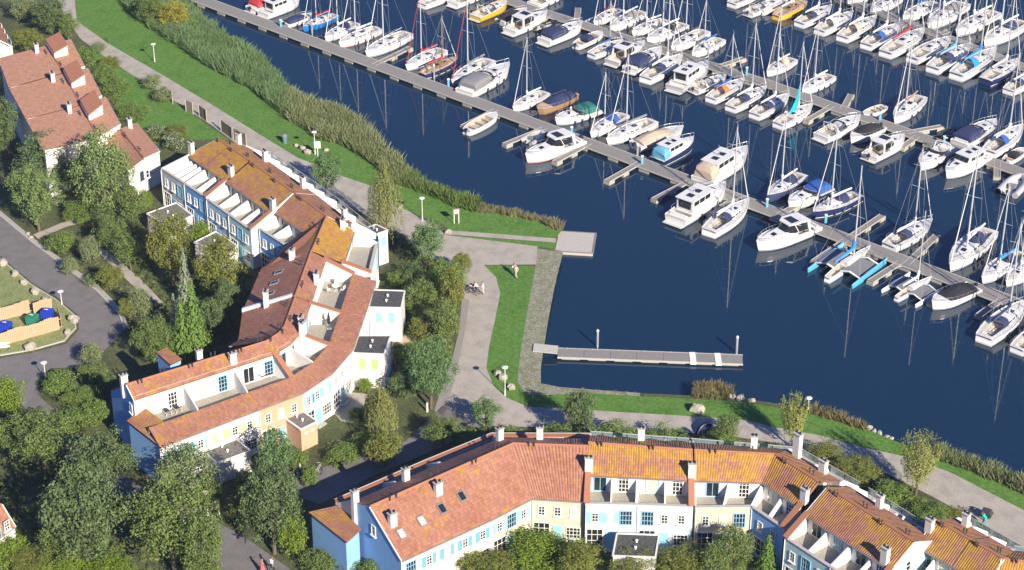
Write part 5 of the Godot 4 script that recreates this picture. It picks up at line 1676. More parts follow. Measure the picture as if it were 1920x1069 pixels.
	for q in TABLES:
		t = thing("round_table", q[3], "table", "tables on the roof terraces", Vector3(q[0], q[1], q[2]))
		part("tabletop", cm("ttop", func(mb: MB): mb.lathe(Vector3(0, 0.72, 0), [[0.0, -0.03], [0.5, -0.03], [0.5, 0.0], [0.0, 0.01]], 14)), M.white, t)
		part("pedestal", cm("tped", func(mb: MB): mb.lathe(Vector3.ZERO, [[0.28, 0.0], [0.05, 0.06], [0.05, 0.7]], 8)), M.steel, t)
		for k in 3:
			var a := TAU * k / 3.0 + 0.5
			var c := thing("garden_chair", q[4], "chair", q[4] + " set", Vector3(q[0] + cos(a) * 0.95, q[1], q[2] + sin(a) * 0.95), -a + PI)
			part("seat", cm("gcs", func(mb: MB): mb.box(Vector3(0, 0.44, 0), Vector3(0.45, 0.05, 0.45))), M.white, c)
			part("backrest", cm("gcb", func(mb: MB): mb.box(Vector3(-0.23, 0.72, 0), Vector3(0.05, 0.5, 0.45))), M.white, c)
			for e in [[-1, -1], [-1, 1], [1, -1], [1, 1]]:
				part("leg", cm("gcl", func(mb: MB): mb.box(Vector3(0, 0.21, 0), Vector3(0.04, 0.42, 0.04))), M.steel, c, Transform3D(Basis.IDENTITY, Vector3(0.2 * e[0], 0, 0.2 * e[1])))
	for q in PARASOLS:
		t = thing("closed_parasol", "closed black parasol standing on a tiled parapet terrace", "parasol", "", Vector3(q[0], q[1], q[2]))
		part("folded_canopy", cm("parc", func(mb: MB): mb.lathe(Vector3.ZERO, [[0.05, 0.7], [0.2, 0.9], [0.16, 1.6], [0.05, 2.25], [0.0, 2.3]], 8)), M.black, t)
		part("pole", cm("parp", func(mb: MB): mb.lathe(Vector3.ZERO, [[0.3, 0.0], [0.3, 0.1], [0.025, 0.12], [0.025, 2.4]], 8)), M.steel, t)

# ------------------------------------------------------------------ measured positions in metres (x, z)
const SHORE := [-74.22, -182.12, -60.24, -120.85, -54.41, -101.41, -51.93, -91.25, -49.15, -85.39, -45.98, -79.91, -42.23, -74.39, -38.46, -69.41, -35.10, -63.62, -33.09, -58.92, -32.01, -55.62, -29.50, -53.27, -27.49, -52.01, -24.31, -50.24, -22.47, -47.61, -19.97, -43.49, -17.89, -37.97, -14.41, -32.00, -11.37, -27.61, -7.73, -23.80, -4.19, -21.85, 0.00, -20.21, 4.14, -18.16, 6.58, -15.70, 6.65, -12.58, 6.25, -9.51, 5.63, -5.03, 4.87, 0.89, 4.20, 6.95, 3.61, 13.00, 3.19, 17.67, 3.15, 20.96, 5.44, 21.74, 8.44, 22.19, 14.43, 22.97, 20.41, 23.41, 22.81, 23.41, 25.17, 23.85, 29.25, 24.94, 33.27, 26.24, 36.62, 27.85, 38.98, 29.97, 41.79, 32.57, 44.91, 34.72, 47.93, 37.13, 50.48, 38.71, 53.86, 41.54, 57.60, 44.86, 68.49, 55.47, 81.89, 70.06]
const SHORE_IN := [-75.48, -181.83, -61.50, -120.54, -55.66, -101.06, -53.17, -90.84, -50.30, -84.79, -47.08, -79.22, -43.28, -73.63, -39.55, -68.70, -36.26, -63.02, -34.30, -58.45, -33.11, -54.92, -30.31, -52.25, -28.14, -50.89, -25.17, -49.26, -23.56, -46.91, -21.14, -42.93, -19.06, -37.41, -15.51, -31.31, -12.38, -26.79, -8.54, -22.78, -4.74, -20.67, -0.53, -19.02, 3.41, -17.09, 5.39, -15.17, 5.35, -12.65, 4.96, -9.69, 4.34, -5.20, 3.58, 0.73, 2.90, 6.81, 2.32, 12.88, 1.89, 17.60, 2.01, 21.59, 5.14, 23.01, 8.27, 23.48, 14.30, 24.26, 20.34, 24.71, 22.69, 24.70, 24.87, 25.11, 28.88, 26.19, 32.80, 27.45, 35.91, 28.94, 38.10, 30.93, 40.98, 33.59, 44.14, 35.76, 47.17, 38.19, 49.70, 39.76, 53.01, 42.52, 56.71, 45.80, 67.55, 56.38, 80.93, 70.94]
const LAND := [-75.48, -181.83, -61.50, -120.54, -55.66, -101.06, -53.17, -90.84, -50.30, -84.79, -47.08, -79.22, -43.28, -73.63, -39.55, -68.70, -36.26, -63.02, -34.30, -58.45, -33.11, -54.92, -30.31, -52.25, -28.14, -50.89, -25.17, -49.26, -23.56, -46.91, -21.14, -42.93, -19.06, -37.41, -15.51, -31.31, -12.38, -26.79, -8.54, -22.78, -4.74, -20.67, -0.53, -19.02, 3.41, -17.09, 5.39, -15.17, 5.35, -12.65, 4.96, -9.69, 4.34, -5.20, 3.58, 0.73, 2.90, 6.81, 2.32, 12.88, 1.89, 17.60, 2.01, 21.59, 5.14, 23.01, 8.27, 23.48, 14.30, 24.26, 20.34, 24.71, 22.69, 24.70, 24.87, 25.11, 28.88, 26.19, 32.80, 27.45, 35.91, 28.94, 38.10, 30.93, 40.98, 33.59, 44.14, 35.76, 47.17, 38.19, 49.70, 39.76, 53.01, 42.52, 56.71, 45.80, 67.55, 56.38, 80.93, 70.94, 80.93, 140.00, -190.00, 140.00, -190.00, -480.00, -95.48, -480.00]
const LAWN1 := [-72.83, -104.08, -69.35, -90.41, -67.49, -81.80, -61.00, -72.96, -51.79, -62.23, -42.61, -51.21, -35.62, -42.52, -28.98, -34.41, -25.91, -32.17, -22.82, -29.17, -18.37, -26.07, -13.84, -19.30, -8.89, -15.66, -8.03, -14.09, -4.07, -13.23, 5.54, -11.96, 6.39, -13.94, 3.97, -16.24, 0.00, -18.27, -4.16, -19.74, -7.66, -21.53, -11.26, -24.84, -15.22, -26.84, -19.53, -33.93, -23.49, -38.83, -26.53, -40.16, -29.06, -43.88, -31.57, -46.98, -33.82, -50.85, -37.01, -55.90, -40.55, -59.97, -44.13, -63.75, -48.97, -70.56, -53.35, -76.00, -56.91, -80.75, -61.46, -88.66, -68.28, -104.08]
const LAWN2 := [-7.99, -12.67, 5.39, -10.70, 5.49, -9.18, -7.42, -11.26]
const LAWN3 := [-3.44, -4.96, 2.77, -4.69, 2.62, -1.90, 1.64, 8.28, 0.99, 15.47, 0.60, 21.76, 1.49, 24.31, 2.98, 24.64, 8.37, 24.20, 14.31, 24.86, 20.23, 25.41, 26.11, 26.17, 31.83, 28.00, 36.29, 29.91, 39.47, 32.10, 42.55, 34.67, 45.63, 36.79, 50.04, 40.54, 53.39, 43.33, 61.49, 51.08, 65.66, 55.65, 64.52, 59.89, 59.77, 53.74, 52.75, 46.43, 49.56, 43.04, 46.28, 39.56, 42.21, 36.79, 36.81, 34.57, 33.59, 32.72, 28.55, 31.06, 25.77, 29.70, 19.97, 28.95, 11.20, 28.00, 5.32, 27.35, 1.77, 27.03, -0.60, 25.19, -2.10, 22.66, -2.92, 18.94, -2.66, 14.30, -2.02, 8.28, -1.42, 2.00, -1.96, -1.90]
const LAWN4 := [-61.84, -75.59, -59.33, -67.61, -52.75, -58.11, -48.13, -52.64, -42.09, -43.88, -39.06, -40.16, -40.90, -40.16, -46.43, -40.16, -53.03, -44.74, -58.96, -58.11, -64.05, -69.58, -63.93, -73.56]
const PATH1 := [-74.58, -104.08, -72.83, -104.08, -69.35, -90.41, -67.49, -81.80, -61.00, -72.96, -51.79, -62.23, -42.61, -51.21, -35.62, -42.52, -28.98, -34.41, -25.91, -32.17, -22.82, -29.17, -18.37, -26.07, -14.94, -20.78, -10.97, -16.38, -8.26, -12.67, 3.22, -9.73, 2.97, -5.09, -3.44, -4.96, -1.96, -1.90, -1.42, 2.00, -2.02, 8.28, -2.66, 14.30, -2.92, 18.94, -2.10, 22.66, -0.60, 25.19, 1.77, 27.03, 5.32, 27.35, 11.20, 28.00, 19.97, 28.95, 25.77, 29.70, 28.55, 31.06, 33.59, 32.72, 36.81, 34.57, 42.21, 36.79, 46.28, 39.56, 49.56, 43.04, 52.75, 46.43, 59.77, 53.74, 64.52, 59.89, 62.78, 66.38, 58.28, 59.89, 51.43, 52.77, 48.37, 49.19, 43.81, 44.09, 38.98, 39.27, 33.71, 36.29, 28.24, 34.06, 22.60, 32.52, 13.96, 31.58, 5.24, 31.17, 0.00, 30.96, -3.50, 30.96, -6.43, 30.12, -8.55, 27.78, -7.92, 23.21, -6.97, 17.79, -6.21, 10.72, -5.79, 3.28, -6.15, -1.90, -8.27, -5.22, -10.65, -7.26, -13.54, -12.53, -17.85, -16.82, -23.83, -23.48, -28.43, -28.08, -33.09, -32.01, -38.23, -39.33, -41.78, -44.39, -50.89, -55.90, -55.60, -61.47, -61.58, -69.18, -65.83, -75.18, -69.70, -83.92, -72.06, -90.41]
const PATH2 := [-8.03, -13.94, 5.54, -11.82, 5.52, -10.70, -8.00, -12.81]
const REVET := [3.22, -9.18, 6.41, -8.08, 5.72, -3.62, 4.97, 2.26, 4.30, 8.28, 3.71, 14.30, 3.29, 18.94, 3.25, 22.21, 5.40, 22.99, 8.39, 23.43, 14.34, 24.20, 14.31, 24.86, 8.37, 24.20, 2.98, 24.64, 1.49, 24.31, 0.60, 21.76, 0.99, 15.47, 1.64, 8.28, 2.62, -1.90, 2.91, -4.96]
const COURT := [-23.25, 41.51, -18.22, 37.29, -11.53, 33.85, -9.36, 29.91, -7.70, 26.71, -3.50, 30.96, -7.47, 34.87, -14.63, 40.24, -19.86, 45.40, -22.18, 44.09]
const COURT2 := [-21.45, 25.08, -18.54, 23.98, -15.52, 24.53, -14.21, 26.71, -15.74, 30.96, -18.73, 29.91]
const ROAD := [-95.77, -50.85, -71.72, -24.54, -66.11, -17.84, -60.59, -10.70, -55.43, -4.55, -50.47, 1.36, -46.88, 6.80, -45.54, 10.48, -47.07, 14.89, -49.94, 18.94, -52.68, 18.94, -53.96, 21.76, -52.72, 25.08, -49.65, 28.85, -46.48, 33.55, -43.13, 38.08, -39.14, 41.99, -34.83, 44.84, -30.57, 48.09, -26.36, 51.71, -22.20, 56.08, -16.42, 63.18, -23.61, 63.18, -27.77, 58.21, -29.76, 54.79, -34.02, 50.81, -39.59, 46.24, -45.71, 39.56, -50.29, 33.24, -55.40, 25.08, -61.74, 20.64, -76.73, 18.94, -77.68, 15.47, -62.57, 16.87, -58.89, 16.87, -55.44, 15.71, -51.80, 13.71, -50.94, 10.48, -51.73, 7.05, -54.65, 3.28, -58.61, -0.59, -63.91, -7.26, -69.44, -14.23, -92.95, -40.50]
const FOOT1 := [-60.86, -12.81, -57.55, -16.24, -53.92, -18.27, -53.02, -20.33, -52.37, -19.74, -53.18, -17.11, -56.98, -14.94, -59.97, -11.68]
const FOOT2 := [-52.34, -9.73, -50.82, -8.63, -45.79, -1.90, -41.57, 4.80, -42.07, 5.80, -46.53, -0.33, -51.26, -7.26]
const ISLAND := [-77.84, 14.89, -62.73, 16.17, -59.01, 16.29, -55.55, 15.12, -52.21, 13.12, -51.36, 10.23, -52.07, 7.29, -54.81, 3.79, -58.62, 0.06, -63.90, -6.58, -69.25, -13.38, -92.58, -39.16]
const STRIP := [-6.04, 3.28, -5.14, 3.53, -5.52, 10.72, -6.21, 18.94, -7.02, 25.62, -7.51, 29.06, -8.56, 27.57, -7.92, 23.21, -6.97, 17.79, -6.21, 10.72]
const PATIO := [-13.91, 12.16, -13.03, 10.96, -11.87, 11.68, -11.18, 13.35, -12.00, 14.54, -13.28, 14.89, -14.00, 14.06]
const PAVE_OUT := [-71.99, -25.76, -66.38, -19.15, -60.83, -11.96, -55.49, -5.63, -50.23, 0.45, -46.31, 6.42, -45.28, 9.75]
const PAVE_IN := [-71.72, -24.54, -66.11, -17.84, -60.59, -10.70, -55.43, -4.55, -50.47, 1.36, -46.88, 6.80, -45.54, 10.48]
const PONTOONS := [[-50.28, -91.90, -7.70, -55.16, 16.53, -34.43, 40.78, -13.55, 61.44, 4.75, 68.79, 11.51], [-2.13, -92.34, 3.36, -87.30, 37.37, -59.21, 67.55, -31.55, 76.92, -22.60], [51.19, -93.68, 56.98, -86.66, 75.96, -65.07, 84.63, -54.98]]
const PONTOON_W := [2.5, 2.3, 2.2]
const FINGERS := [[0, -2.28, -50.49, -6.88, -45.08], [0, 4.48, -44.40, -1.03, -39.34], [0, 10.67, -39.67, 5.79, -33.95], [0, 17.36, -33.78, 12.66, -28.25], [0, 23.62, -28.25, 18.63, -23.05], [0, 42.64, -12.28, 47.99, -18.60], [0, 42.25, -11.86, 37.58, -6.34], [0, 49.03, -5.67, 54.12, -13.27], [0, 48.48, -6.34, 43.91, -1.41], [0, 54.69, -0.37, 50.39, 3.87], [0, 59.26, 2.85, 55.71, 6.63], [0, -20.61, -65.84, -15.34, -72.53], [0, 29.42, -23.20, 25.59, -19.04], [0, 34.54, -18.74, 39.23, -23.20], [1, 9.92, -81.34, 10.43, -87.95], [1, 5.84, -85.15, 3.54, -80.29], [1, 47.10, -50.49, 49.03, -55.71], [1, 45.74, -51.74, 41.49, -46.81], [1, 55.02, -43.03, 60.28, -45.08], [1, 56.31, -41.85, 53.71, -38.51], [1, 65.96, -34.43, 65.02, -29.66], [1, 30.48, -65.27, 34.75, -68.57], [1, 18.67, -74.54, 15.24, -70.14], [2, 65.39, -77.19, 70.25, -81.34], [2, 61.26, -81.97, 58.13, -77.81], [2, 71.47, -70.54, 68.33, -66.62]]
const JETTY := [2.47, 14.71, 5.32, 14.95, 26.62, 16.46]
const PLATFORM := [5.73, -14.54, 6.88, -14.32, 10.75, -13.83, 10.14, -8.59, 6.23, -9.07, 5.37, -9.48]
const PILES := [[9.97, 13.00], [26.09, 14.42], [-30.83, -79.09], [-11.47, -62.10], [8.29, -47.61], [29.57, -70.40], [59.76, -3.29], [41.04, -20.07], [17.12, -35.85], [-8.48, -91.03]]
const POSTS := [[-35.69, -80.29], [-9.24, -58.28], [17.63, -33.30], [8.31, -42.36], [40.33, -16.41], [33.24, -20.81], [34.56, -62.40], [51.89, -46.98], [59.57, -39.34]]
const BOATS := [
	["motor_cruiser", -38.59, -89.89, 0.838, 7.50, {"cover": "red"}, "white motor cruiser with red canvas canopy at the pontoon nearest the bank", "motorboat", "boats moored at the pontoon nearest the bank"],
	["cabin_cruiser", -36.30, -87.90, 0.838, 8.00, {}, "white wheelhouse cruiser at the pontoon nearest the bank", "motorboat", "boats moored at the pontoon nearest the bank"],
	["tarpaulin_covered_boat", -33.27, -83.05, 0.700, 5.20, {"cover": "navy"}, "white boat under a navy tarpaulin at the pontoon nearest the bank", "motorboat", "boats moored at the pontoon nearest the bank"],
	["sailing_yacht", -29.93, -82.00, -2.295, 7.10, {"hull": "blue", "cover": "red"}, "blue sailing yacht with red sail cover at the pontoon nearest the bank", "sailboat", "boats moored at the pontoon nearest the bank"],
	["sailing_yacht", -26.38, -78.39, -2.188, 7.49, {"hood": "navy"}, "white sailing yacht with navy sprayhood on the outer side of the pontoon nearest the bank", "sailboat", "boats moored at the pontoon nearest the bank"],
	["sailing_yacht", -23.40, -76.24, -2.314, 8.41, {"stripe": "red"}, "white sailing yacht with red stripe at the pontoon nearest the bank", "sailboat", "boats moored at the pontoon nearest the bank"],
	["sailing_yacht", -18.94, -73.31, -2.229, 9.96, {"cover": "none"}, "white sailing yacht with bare boom at the pontoon nearest the bank", "sailboat", "boats moored at the pontoon nearest the bank"],
	["sailing_yacht", -13.06, -67.91, -2.271, 8.40, {"genoa": "red", "cover": "red"}, "white sailing yacht with red sail cover and red furled foresail at the near pontoon", "sailboat", "boats moored at the pontoon nearest the bank"],
	["sailing_yacht", -10.77, -65.08, 0.838, 7.52, {"hull": "navy", "deck": "wood", "cover": "red", "mast": "wood", "short": 1}, "navy sailing yacht with wooden deck and red sail cover at the pontoon nearest the bank", "sailboat", "boats moored at the pontoon nearest the bank"],
	["sailing_yacht", -6.03, -63.12, -2.182, 9.81, {"cover": "grey", "genoa": "red"}, "white sailing yacht with grey sail cover and red furled foresail at the near pontoon", "sailboat", "boats moored at the pontoon nearest the bank"],
	["motor_cruiser", -3.65, -59.96, 0.944, 11.09, {"cover": "grey"}, "white motor cruiser with grey canvas canopy at the pontoon nearest the bank", "motorboat", "boats moored at the pontoon nearest the bank"],
	["motor_cruiser", -3.26, -86.64, 0.838, 7.50, {"hull": "yellow", "cover": "none"}, "yellow motor cruiser at the middle pontoon", "motorboat", "boats moored at the middle pontoon"],
	["open_boat", -4.29, -45.96, 0.916, 6.88, {}, "white open rowing boat moored below a finger of the shore pontoon", "rowing boat", "boats moored at the pontoon nearest the bank"],
	["sailing_yacht", -11.58, -91.72, 0.838, 8.00, {"cover": "navy"}, "white sailing yacht with navy sail cover at the middle pontoon", "sailboat", "boats moored at the middle pontoon"],
	["motor_cruiser", -6.86, -91.98, 0.838, 7.50, {"cover": "none"}, "white motor cruiser on the bank side of the middle pontoon beside the navy covered yacht", "motorboat", "boats moored at the middle pontoon"],
	["tarpaulin_covered_boat", 0.22, -84.40, 0.797, 6.03, {"cover": "black"}, "white boat under a black tarpaulin on the bank side of the middle pontoon", "motorboat", "boats moored at the middle pontoon"],
	["sports_cruiser", 2.53, -81.47, 0.825, 8.67, {}, "white hardtop cruiser on the bank side of the middle pontoon beside the black dinghy", "motorboat", "boats moored at the middle pontoon"],
	["motor_cruiser", 7.85, -77.53, 0.800, 8.70, {"cover": "navy"}, "white motor cruiser with navy canvas canopy on the bank side of the middle pontoon", "motorboat", "boats moored at the middle pontoon"],
	["open_boat", 11.70, -75.32, 0.858, 6.45, {"cover": "navy"}, "white open boat with small navy canopy at the middle pontoon", "rowing boat", "boats moored at the middle pontoon"],
	["sailing_yacht", 14.37, -71.89, 0.794, 7.07, {"cover": "blue", "short": 1}, "white sailing yacht with blue sail cover on the bank side of the middle pontoon", "sailboat", "boats moored at the middle pontoon"],
	["sports_cruiser", 17.48, -69.89, 0.889, 8.36, {"hull": "grey"}, "grey hardtop cruiser at the middle pontoon", "motorboat", "boats moored at the middle pontoon"],
	["motor_cruiser", 19.93, -67.42, 0.943, 8.52, {"cover": "navy"}, "white motor cruiser with navy canvas canopy on the bank side of the middle pontoon", "motorboat", "boats moored at the middle pontoon"],
	["sailing_yacht", 22.56, -64.50, 0.937, 10.23, {"cover": "white", "hood": "navy"}, "white sailing yacht with navy sprayhood on the bank side of the middle pontoon", "sailboat", "boats moored at the middle pontoon"],
	["cabin_cruiser", 26.33, -61.38, 0.971, 9.81, {"hull": "grey"}, "grey wheelhouse cruiser at the middle pontoon", "motorboat", "boats moored at the middle pontoon"],
	["motor_cruiser", 28.89, -59.09, 0.667, 6.46, {"cover": "none"}, "white motor cruiser on the bank side of the middle pontoon beside the orange hooded yacht", "motorboat", "boats moored at the middle pontoon"],
	["sailing_yacht", 31.28, -56.89, 0.873, 8.49, {"cover": "blue", "hood": "orange", "short": 1}, "white sailing yacht with orange sprayhood and blue sail cover at the middle pontoon", "sailboat", "boats moored at the middle pontoon"],
	["sailing_yacht", 34.05, -54.01, 0.850, 8.83, {"hood": "navy"}, "white sailing yacht with navy sprayhood on the bank side of the middle pontoon", "sailboat", "boats moored at the middle pontoon"],
	["sailing_yacht", 37.15, -51.52, 0.854, 8.67, {"hood": "navy"}, "white sailing yacht with navy sprayhood on the bank side of the middle pontoon", "sailboat", "boats moored at the middle pontoon"],
	["sailing_yacht", 14.78, -84.14, -2.246, 6.89, {"cover": "maroon"}, "white sailing yacht with maroon sail cover at the middle pontoon", "sailboat", "boats moored at the middle pontoon"],
	["sailing_yacht", 17.71, -82.35, -2.249, 8.70, {"hood": "grey"}, "white sailing yacht with grey sprayhood at the middle pontoon", "sailboat", "boats moored at the middle pontoon"],
	["sailing_yacht", 21.18, -80.01, -2.411, 7.50, {"short": 1}, "white sailing yacht on the outer side of the middle pontoon beside the black hooded yacht", "sailboat", "boats moored at the middle pontoon"],
	["sailing_yacht", 23.60, -77.58, -2.347, 8.89, {"hood": "black"}, "white sailing yacht with black sprayhood at the middle pontoon", "sailboat", "boats moored at the middle pontoon"],
	["sailing_yacht", 26.86, -74.70, -2.269, 8.96, {"cover": "black"}, "white sailing yacht with black sail cover at the middle pontoon", "sailboat", "boats moored at the middle pontoon"],
	["sailing_yacht", 29.44, -72.22, -2.264, 7.69, {"cover": "blue", "short": 1}, "white sailing yacht with blue sail cover on the outer side of the middle pontoon", "sailboat", "boats moored at the middle pontoon"],
	["motor_cruiser", 5.81, -91.54, 0.838, 7.50, {"cover": "none"}, "white motor cruiser on the outer side of the middle pontoon", "motorboat", "boats moored at the middle pontoon"],
	["sailing_yacht", 37.38, -92.00, 0.838, 8.00, {"hood": "navy"}, "white sailing yacht with navy sprayhood on the bank side of the farthest pontoon", "sailboat", "boats moored at the farthest pontoon"],
	["motor_cruiser", 39.15, -87.65, 0.771, 6.00, {"cover": "none"}, "white motor cruiser at the farthest pontoon", "motorboat", "boats moored at the farthest pontoon"],
	["sailing_yacht", 2.51, -53.20, -2.295, 7.29, {"genoa": "white"}, "white sailing yacht at the pontoon nearest the bank", "sailboat", "boats moored at the pontoon nearest the bank"],
	["tarpaulin_covered_boat", 6.39, -52.53, -2.322, 8.07, {"cover": "navy", "deck": "wood"}, "varnished boat under a navy tarpaulin at the pontoon nearest the bank", "motorboat", "boats moored at the pontoon nearest the bank"],
	["motor_cruiser", 9.09, -48.37, -2.535, 7.38, {"cover": "green"}, "white motor cruiser with green canvas canopy at the pontoon nearest the bank", "motorboat", "boats moored at the pontoon nearest the bank"],
	["sailing_yacht", 13.39, -45.21, -2.232, 8.26, {"cover": "navy", "hood": "blue", "short": 1}, "white sailing yacht with blue sprayhood and navy sail cover at the pontoon nearest the bank", "sailboat", "boats moored at the pontoon nearest the bank"],
	["sailing_yacht", 16.46, -42.98, -2.380, 9.51, {"cover": "grey"}, "white sailing yacht with grey sail cover at the pontoon nearest the bank", "sailboat", "boats moored at the pontoon nearest the bank"],
	["tarpaulin_covered_boat", 20.43, -41.01, 0.612, 8.50, {"cover": "beige"}, "white boat under a beige tarpaulin at the pontoon nearest the bank", "motorboat", "boats moored at the pontoon nearest the bank"],
	["cabin_cruiser", 22.40, -37.18, 0.848, 8.30, {"hull": "navy", "cover": "lightblue"}, "navy wheelhouse cruiser with lightblue canvas canopy at the pontoon nearest the bank", "motorboat", "boats moored at the pontoon nearest the bank"],
	["sailing_yacht", 41.57, -89.26, 0.838, 8.00, {}, "white sailing yacht on the bank side of the farthest pontoon", "sailboat", "boats moored at the farthest pontoon"],
	["sailing_yacht", 43.86, -86.93, 0.838, 8.00, {"hull": "yellow", "deck": "wood"}, "yellow sailing yacht with wooden deck at the farthest pontoon", "sailboat", "boats moored at the farthest pontoon"],
	["sailing_yacht", 47.44, -84.47, 0.838, 8.85, {"hood": "navy"}, "white sailing yacht with navy sprayhood on the bank side of the farthest pontoon", "sailboat", "boats moored at the farthest pontoon"],
	["sailing_yacht", 50.30, -81.66, 0.854, 9.37, {"hood": "white"}, "white sailing yacht with white sprayhood at the farthest pontoon", "sailboat", "boats moored at the farthest pontoon"],
	["sailing_yacht", 53.57, -79.43, 0.886, 10.04, {"hood": "beige"}, "white sailing yacht with beige sprayhood at the farthest pontoon", "sailboat", "boats moored at the farthest pontoon"],
	["sailing_yacht", 56.82, -76.51, 0.884, 10.03, {"hood": "blue"}, "white sailing yacht with blue sprayhood at the farthest pontoon", "sailboat", "boats moored at the farthest pontoon"],
	["sailing_yacht", 59.72, -73.87, 0.863, 11.21, {"cover": "red"}, "white sailing yacht with red sail cover at the farthest pontoon", "sailboat", "boats moored at the farthest pontoon"],
	["sailing_yacht", 63.39, -71.41, 0.810, 10.42, {"cover": "none"}, "white sailing yacht with bare boom at the farthest pontoon", "sailboat", "boats moored at the farthest pontoon"],
	["sailing_yacht", 65.79, -68.17, 0.862, 11.07, {"cover": "lightblue", "hood": "navy"}, "white sailing yacht with navy sprayhood and lightblue sail cover at the farthest pontoon", "sailboat", "boats moored at the farthest pontoon"],
	["sailing_yacht", 69.05, -66.04, 0.876, 11.90, {"cover": "azure", "hood": "azure"}, "white sailing yacht with azure sprayhood and azure sail cover at the farthest pontoon", "sailboat", "boats moored at the farthest pontoon"],
	["sailing_yacht", 72.54, -63.65, 0.838, 10.06, {"hull": "navy"}, "navy sailing yacht at the farthest pontoon", "sailboat", "boats moored at the farthest pontoon"],
	["sailing_yacht", 74.58, -59.46, 0.838, 8.00, {"hood": "navy"}, "white sailing yacht with navy sprayhood on the bank side of the farthest pontoon", "sailboat", "boats moored at the farthest pontoon"],
	["sailing_yacht", 58.86, -88.88, -2.304, 8.00, {}, "white sailing yacht on the outer side of the farthest pontoon beside the blue covered yacht", "sailboat", "boats moored at the farthest pontoon"],
	["sailing_yacht", 64.01, -86.17, -2.370, 8.97, {"cover": "blue"}, "white sailing yacht with blue sail cover at the farthest pontoon", "sailboat", "boats moored at the farthest pontoon"],
	["sailing_yacht", 67.68, -84.17, -2.250, 11.77, {"hood": "grey"}, "white sailing yacht with grey sprayhood at the farthest pontoon", "sailboat", "boats moored at the farthest pontoon"],
	["sailing_yacht", 71.88, -81.22, -2.348, 11.15, {"cover": "white"}, "white sailing yacht on the outer side of the farthest pontoon beside the grey hooded yacht", "sailboat", "boats moored at the farthest pontoon"],
	["sailing_yacht", 75.35, -77.29, -2.321, 11.36, {"hood": "navy"}, "white sailing yacht with navy sprayhood on the outer side of the farthest pontoon", "sailboat", "boats moored at the farthest pontoon"],
	["sailing_yacht", 55.73, -92.27, -2.304, 8.00, {}, "white sailing yacht on the outer side of the farthest pontoon", "sailboat", "boats moored at the farthest pontoon"],
	["sailing_yacht", 39.77, -65.20, -2.274, 7.02, {"hood": "beige"}, "white sailing yacht with beige sprayhood at the middle pontoon", "sailboat", "boats moored at the middle pontoon"],
	["sailing_yacht", 44.46, -58.99, -2.298, 7.55, {}, "white sailing yacht on the outer side of the middle pontoon beside the beige hooded yacht", "sailboat", "boats moored at the middle pontoon"],
	["open_boat", 51.60, -50.17, -2.416, 4.72, {}, "white open boat at the middle pontoon", "rowing boat", "boats moored at the middle pontoon"],
	["sailing_yacht", 56.29, -50.30, -2.138, 9.55, {"cover": "wood"}, "white sailing yacht with brown sail cover at the middle pontoon", "sailboat", "boats moored at the middle pontoon"],
	["sailing_yacht", 40.12, -48.27, 0.835, 8.36, {"sail": "turquoise"}, "white sailing yacht with turquoise sail hoisted at the middle pontoon", "sailboat", "boats moored at the middle pontoon"],
	["motor_cruiser", 45.92, -44.07, 0.742, 8.44, {"cover": "none"}, "white motor cruiser on the bank side of the middle pontoon beside the black covered boat", "motorboat", "boats moored at the middle pontoon"],
	["tarpaulin_covered_boat", 49.21, -42.60, -2.372, 6.77, {"cover": "black"}, "white boat under a black tarpaulin on the bank side of the middle pontoon", "motorboat", "boats moored at the middle pontoon"],
	["sports_cruiser", 51.48, -38.05, 0.795, 8.06, {}, "white hardtop cruiser on the bank side of the middle pontoon beside the black covered boat", "motorboat", "boats moored at the middle pontoon"],
	["rubber_dinghy", 60.78, -42.87, -2.355, 3.46, {"hull": "black"}, "black rubber dinghy on the outer side of the middle pontoon", "dinghy", "boats moored at the middle pontoon"],
	["motor_cruiser", 64.77, -42.36, 0.796, 9.10, {"cover": "navy"}, "white motor cruiser with navy canvas canopy on the outer side of the middle pontoon", "motorboat", "boats moored at the middle pontoon"],
	["sailing_yacht", 68.30, -40.33, 0.908, 10.19, {"hood": "blue"}, "white sailing yacht with blue sprayhood at the middle pontoon", "sailboat", "boats moored at the middle pontoon"],
	["motor_cruiser", 57.52, -35.11, -2.262, 7.98, {"cover": "none"}, "white motor cruiser on the bank side of the middle pontoon beside the plain wheelhouse cruiser", "motorboat", "boats moored at the middle pontoon"],
	["cabin_cruiser", 61.23, -32.67, -2.379, 8.77, {}, "white wheelhouse cruiser at the middle pontoon", "motorboat", "boats moored at the middle pontoon"],
	["rubber_dinghy", 66.81, -27.10, 0.991, 5.60, {"hull": "grey"}, "grey rubber dinghy on the bank side of the middle pontoon", "dinghy", "boats moored at the middle pontoon"],
	["open_boat", 68.69, -35.92, 0.838, 5.00, {"cover": "black"}, "white open boat with small black canopy at the middle pontoon", "rowing boat", "boats moored at the middle pontoon"],
	["sailing_yacht", 36.12, -26.31, -2.238, 8.80, {"hull": "navy2", "hood": "navy"}, "navy sailing yacht with navy sprayhood on the outer side of the pontoon nearest the bank", "sailboat", "boats moored at the pontoon nearest the bank"],
	["motor_cruiser", 38.89, -23.54, -2.379, 8.02, {"cover": "blue"}, "white motor cruiser with blue canvas canopy at the pontoon nearest the bank", "motorboat", "boats moored at the pontoon nearest the bank"],
	["sailing_yacht", 42.15, -21.13, -2.441, 8.87, {"hull": "navy", "hood": "navy"}, "navy sailing yacht with navy sprayhood on the outer side of the pontoon nearest the bank", "sailboat", "boats moored at the pontoon nearest the bank"],
	["sports_cruiser", 34.76, -12.70, -2.506, 9.99, {}, "large white hardtop cruiser at the pontoon nearest the bank", "motorboat", "boats moored at the pontoon nearest the bank"],
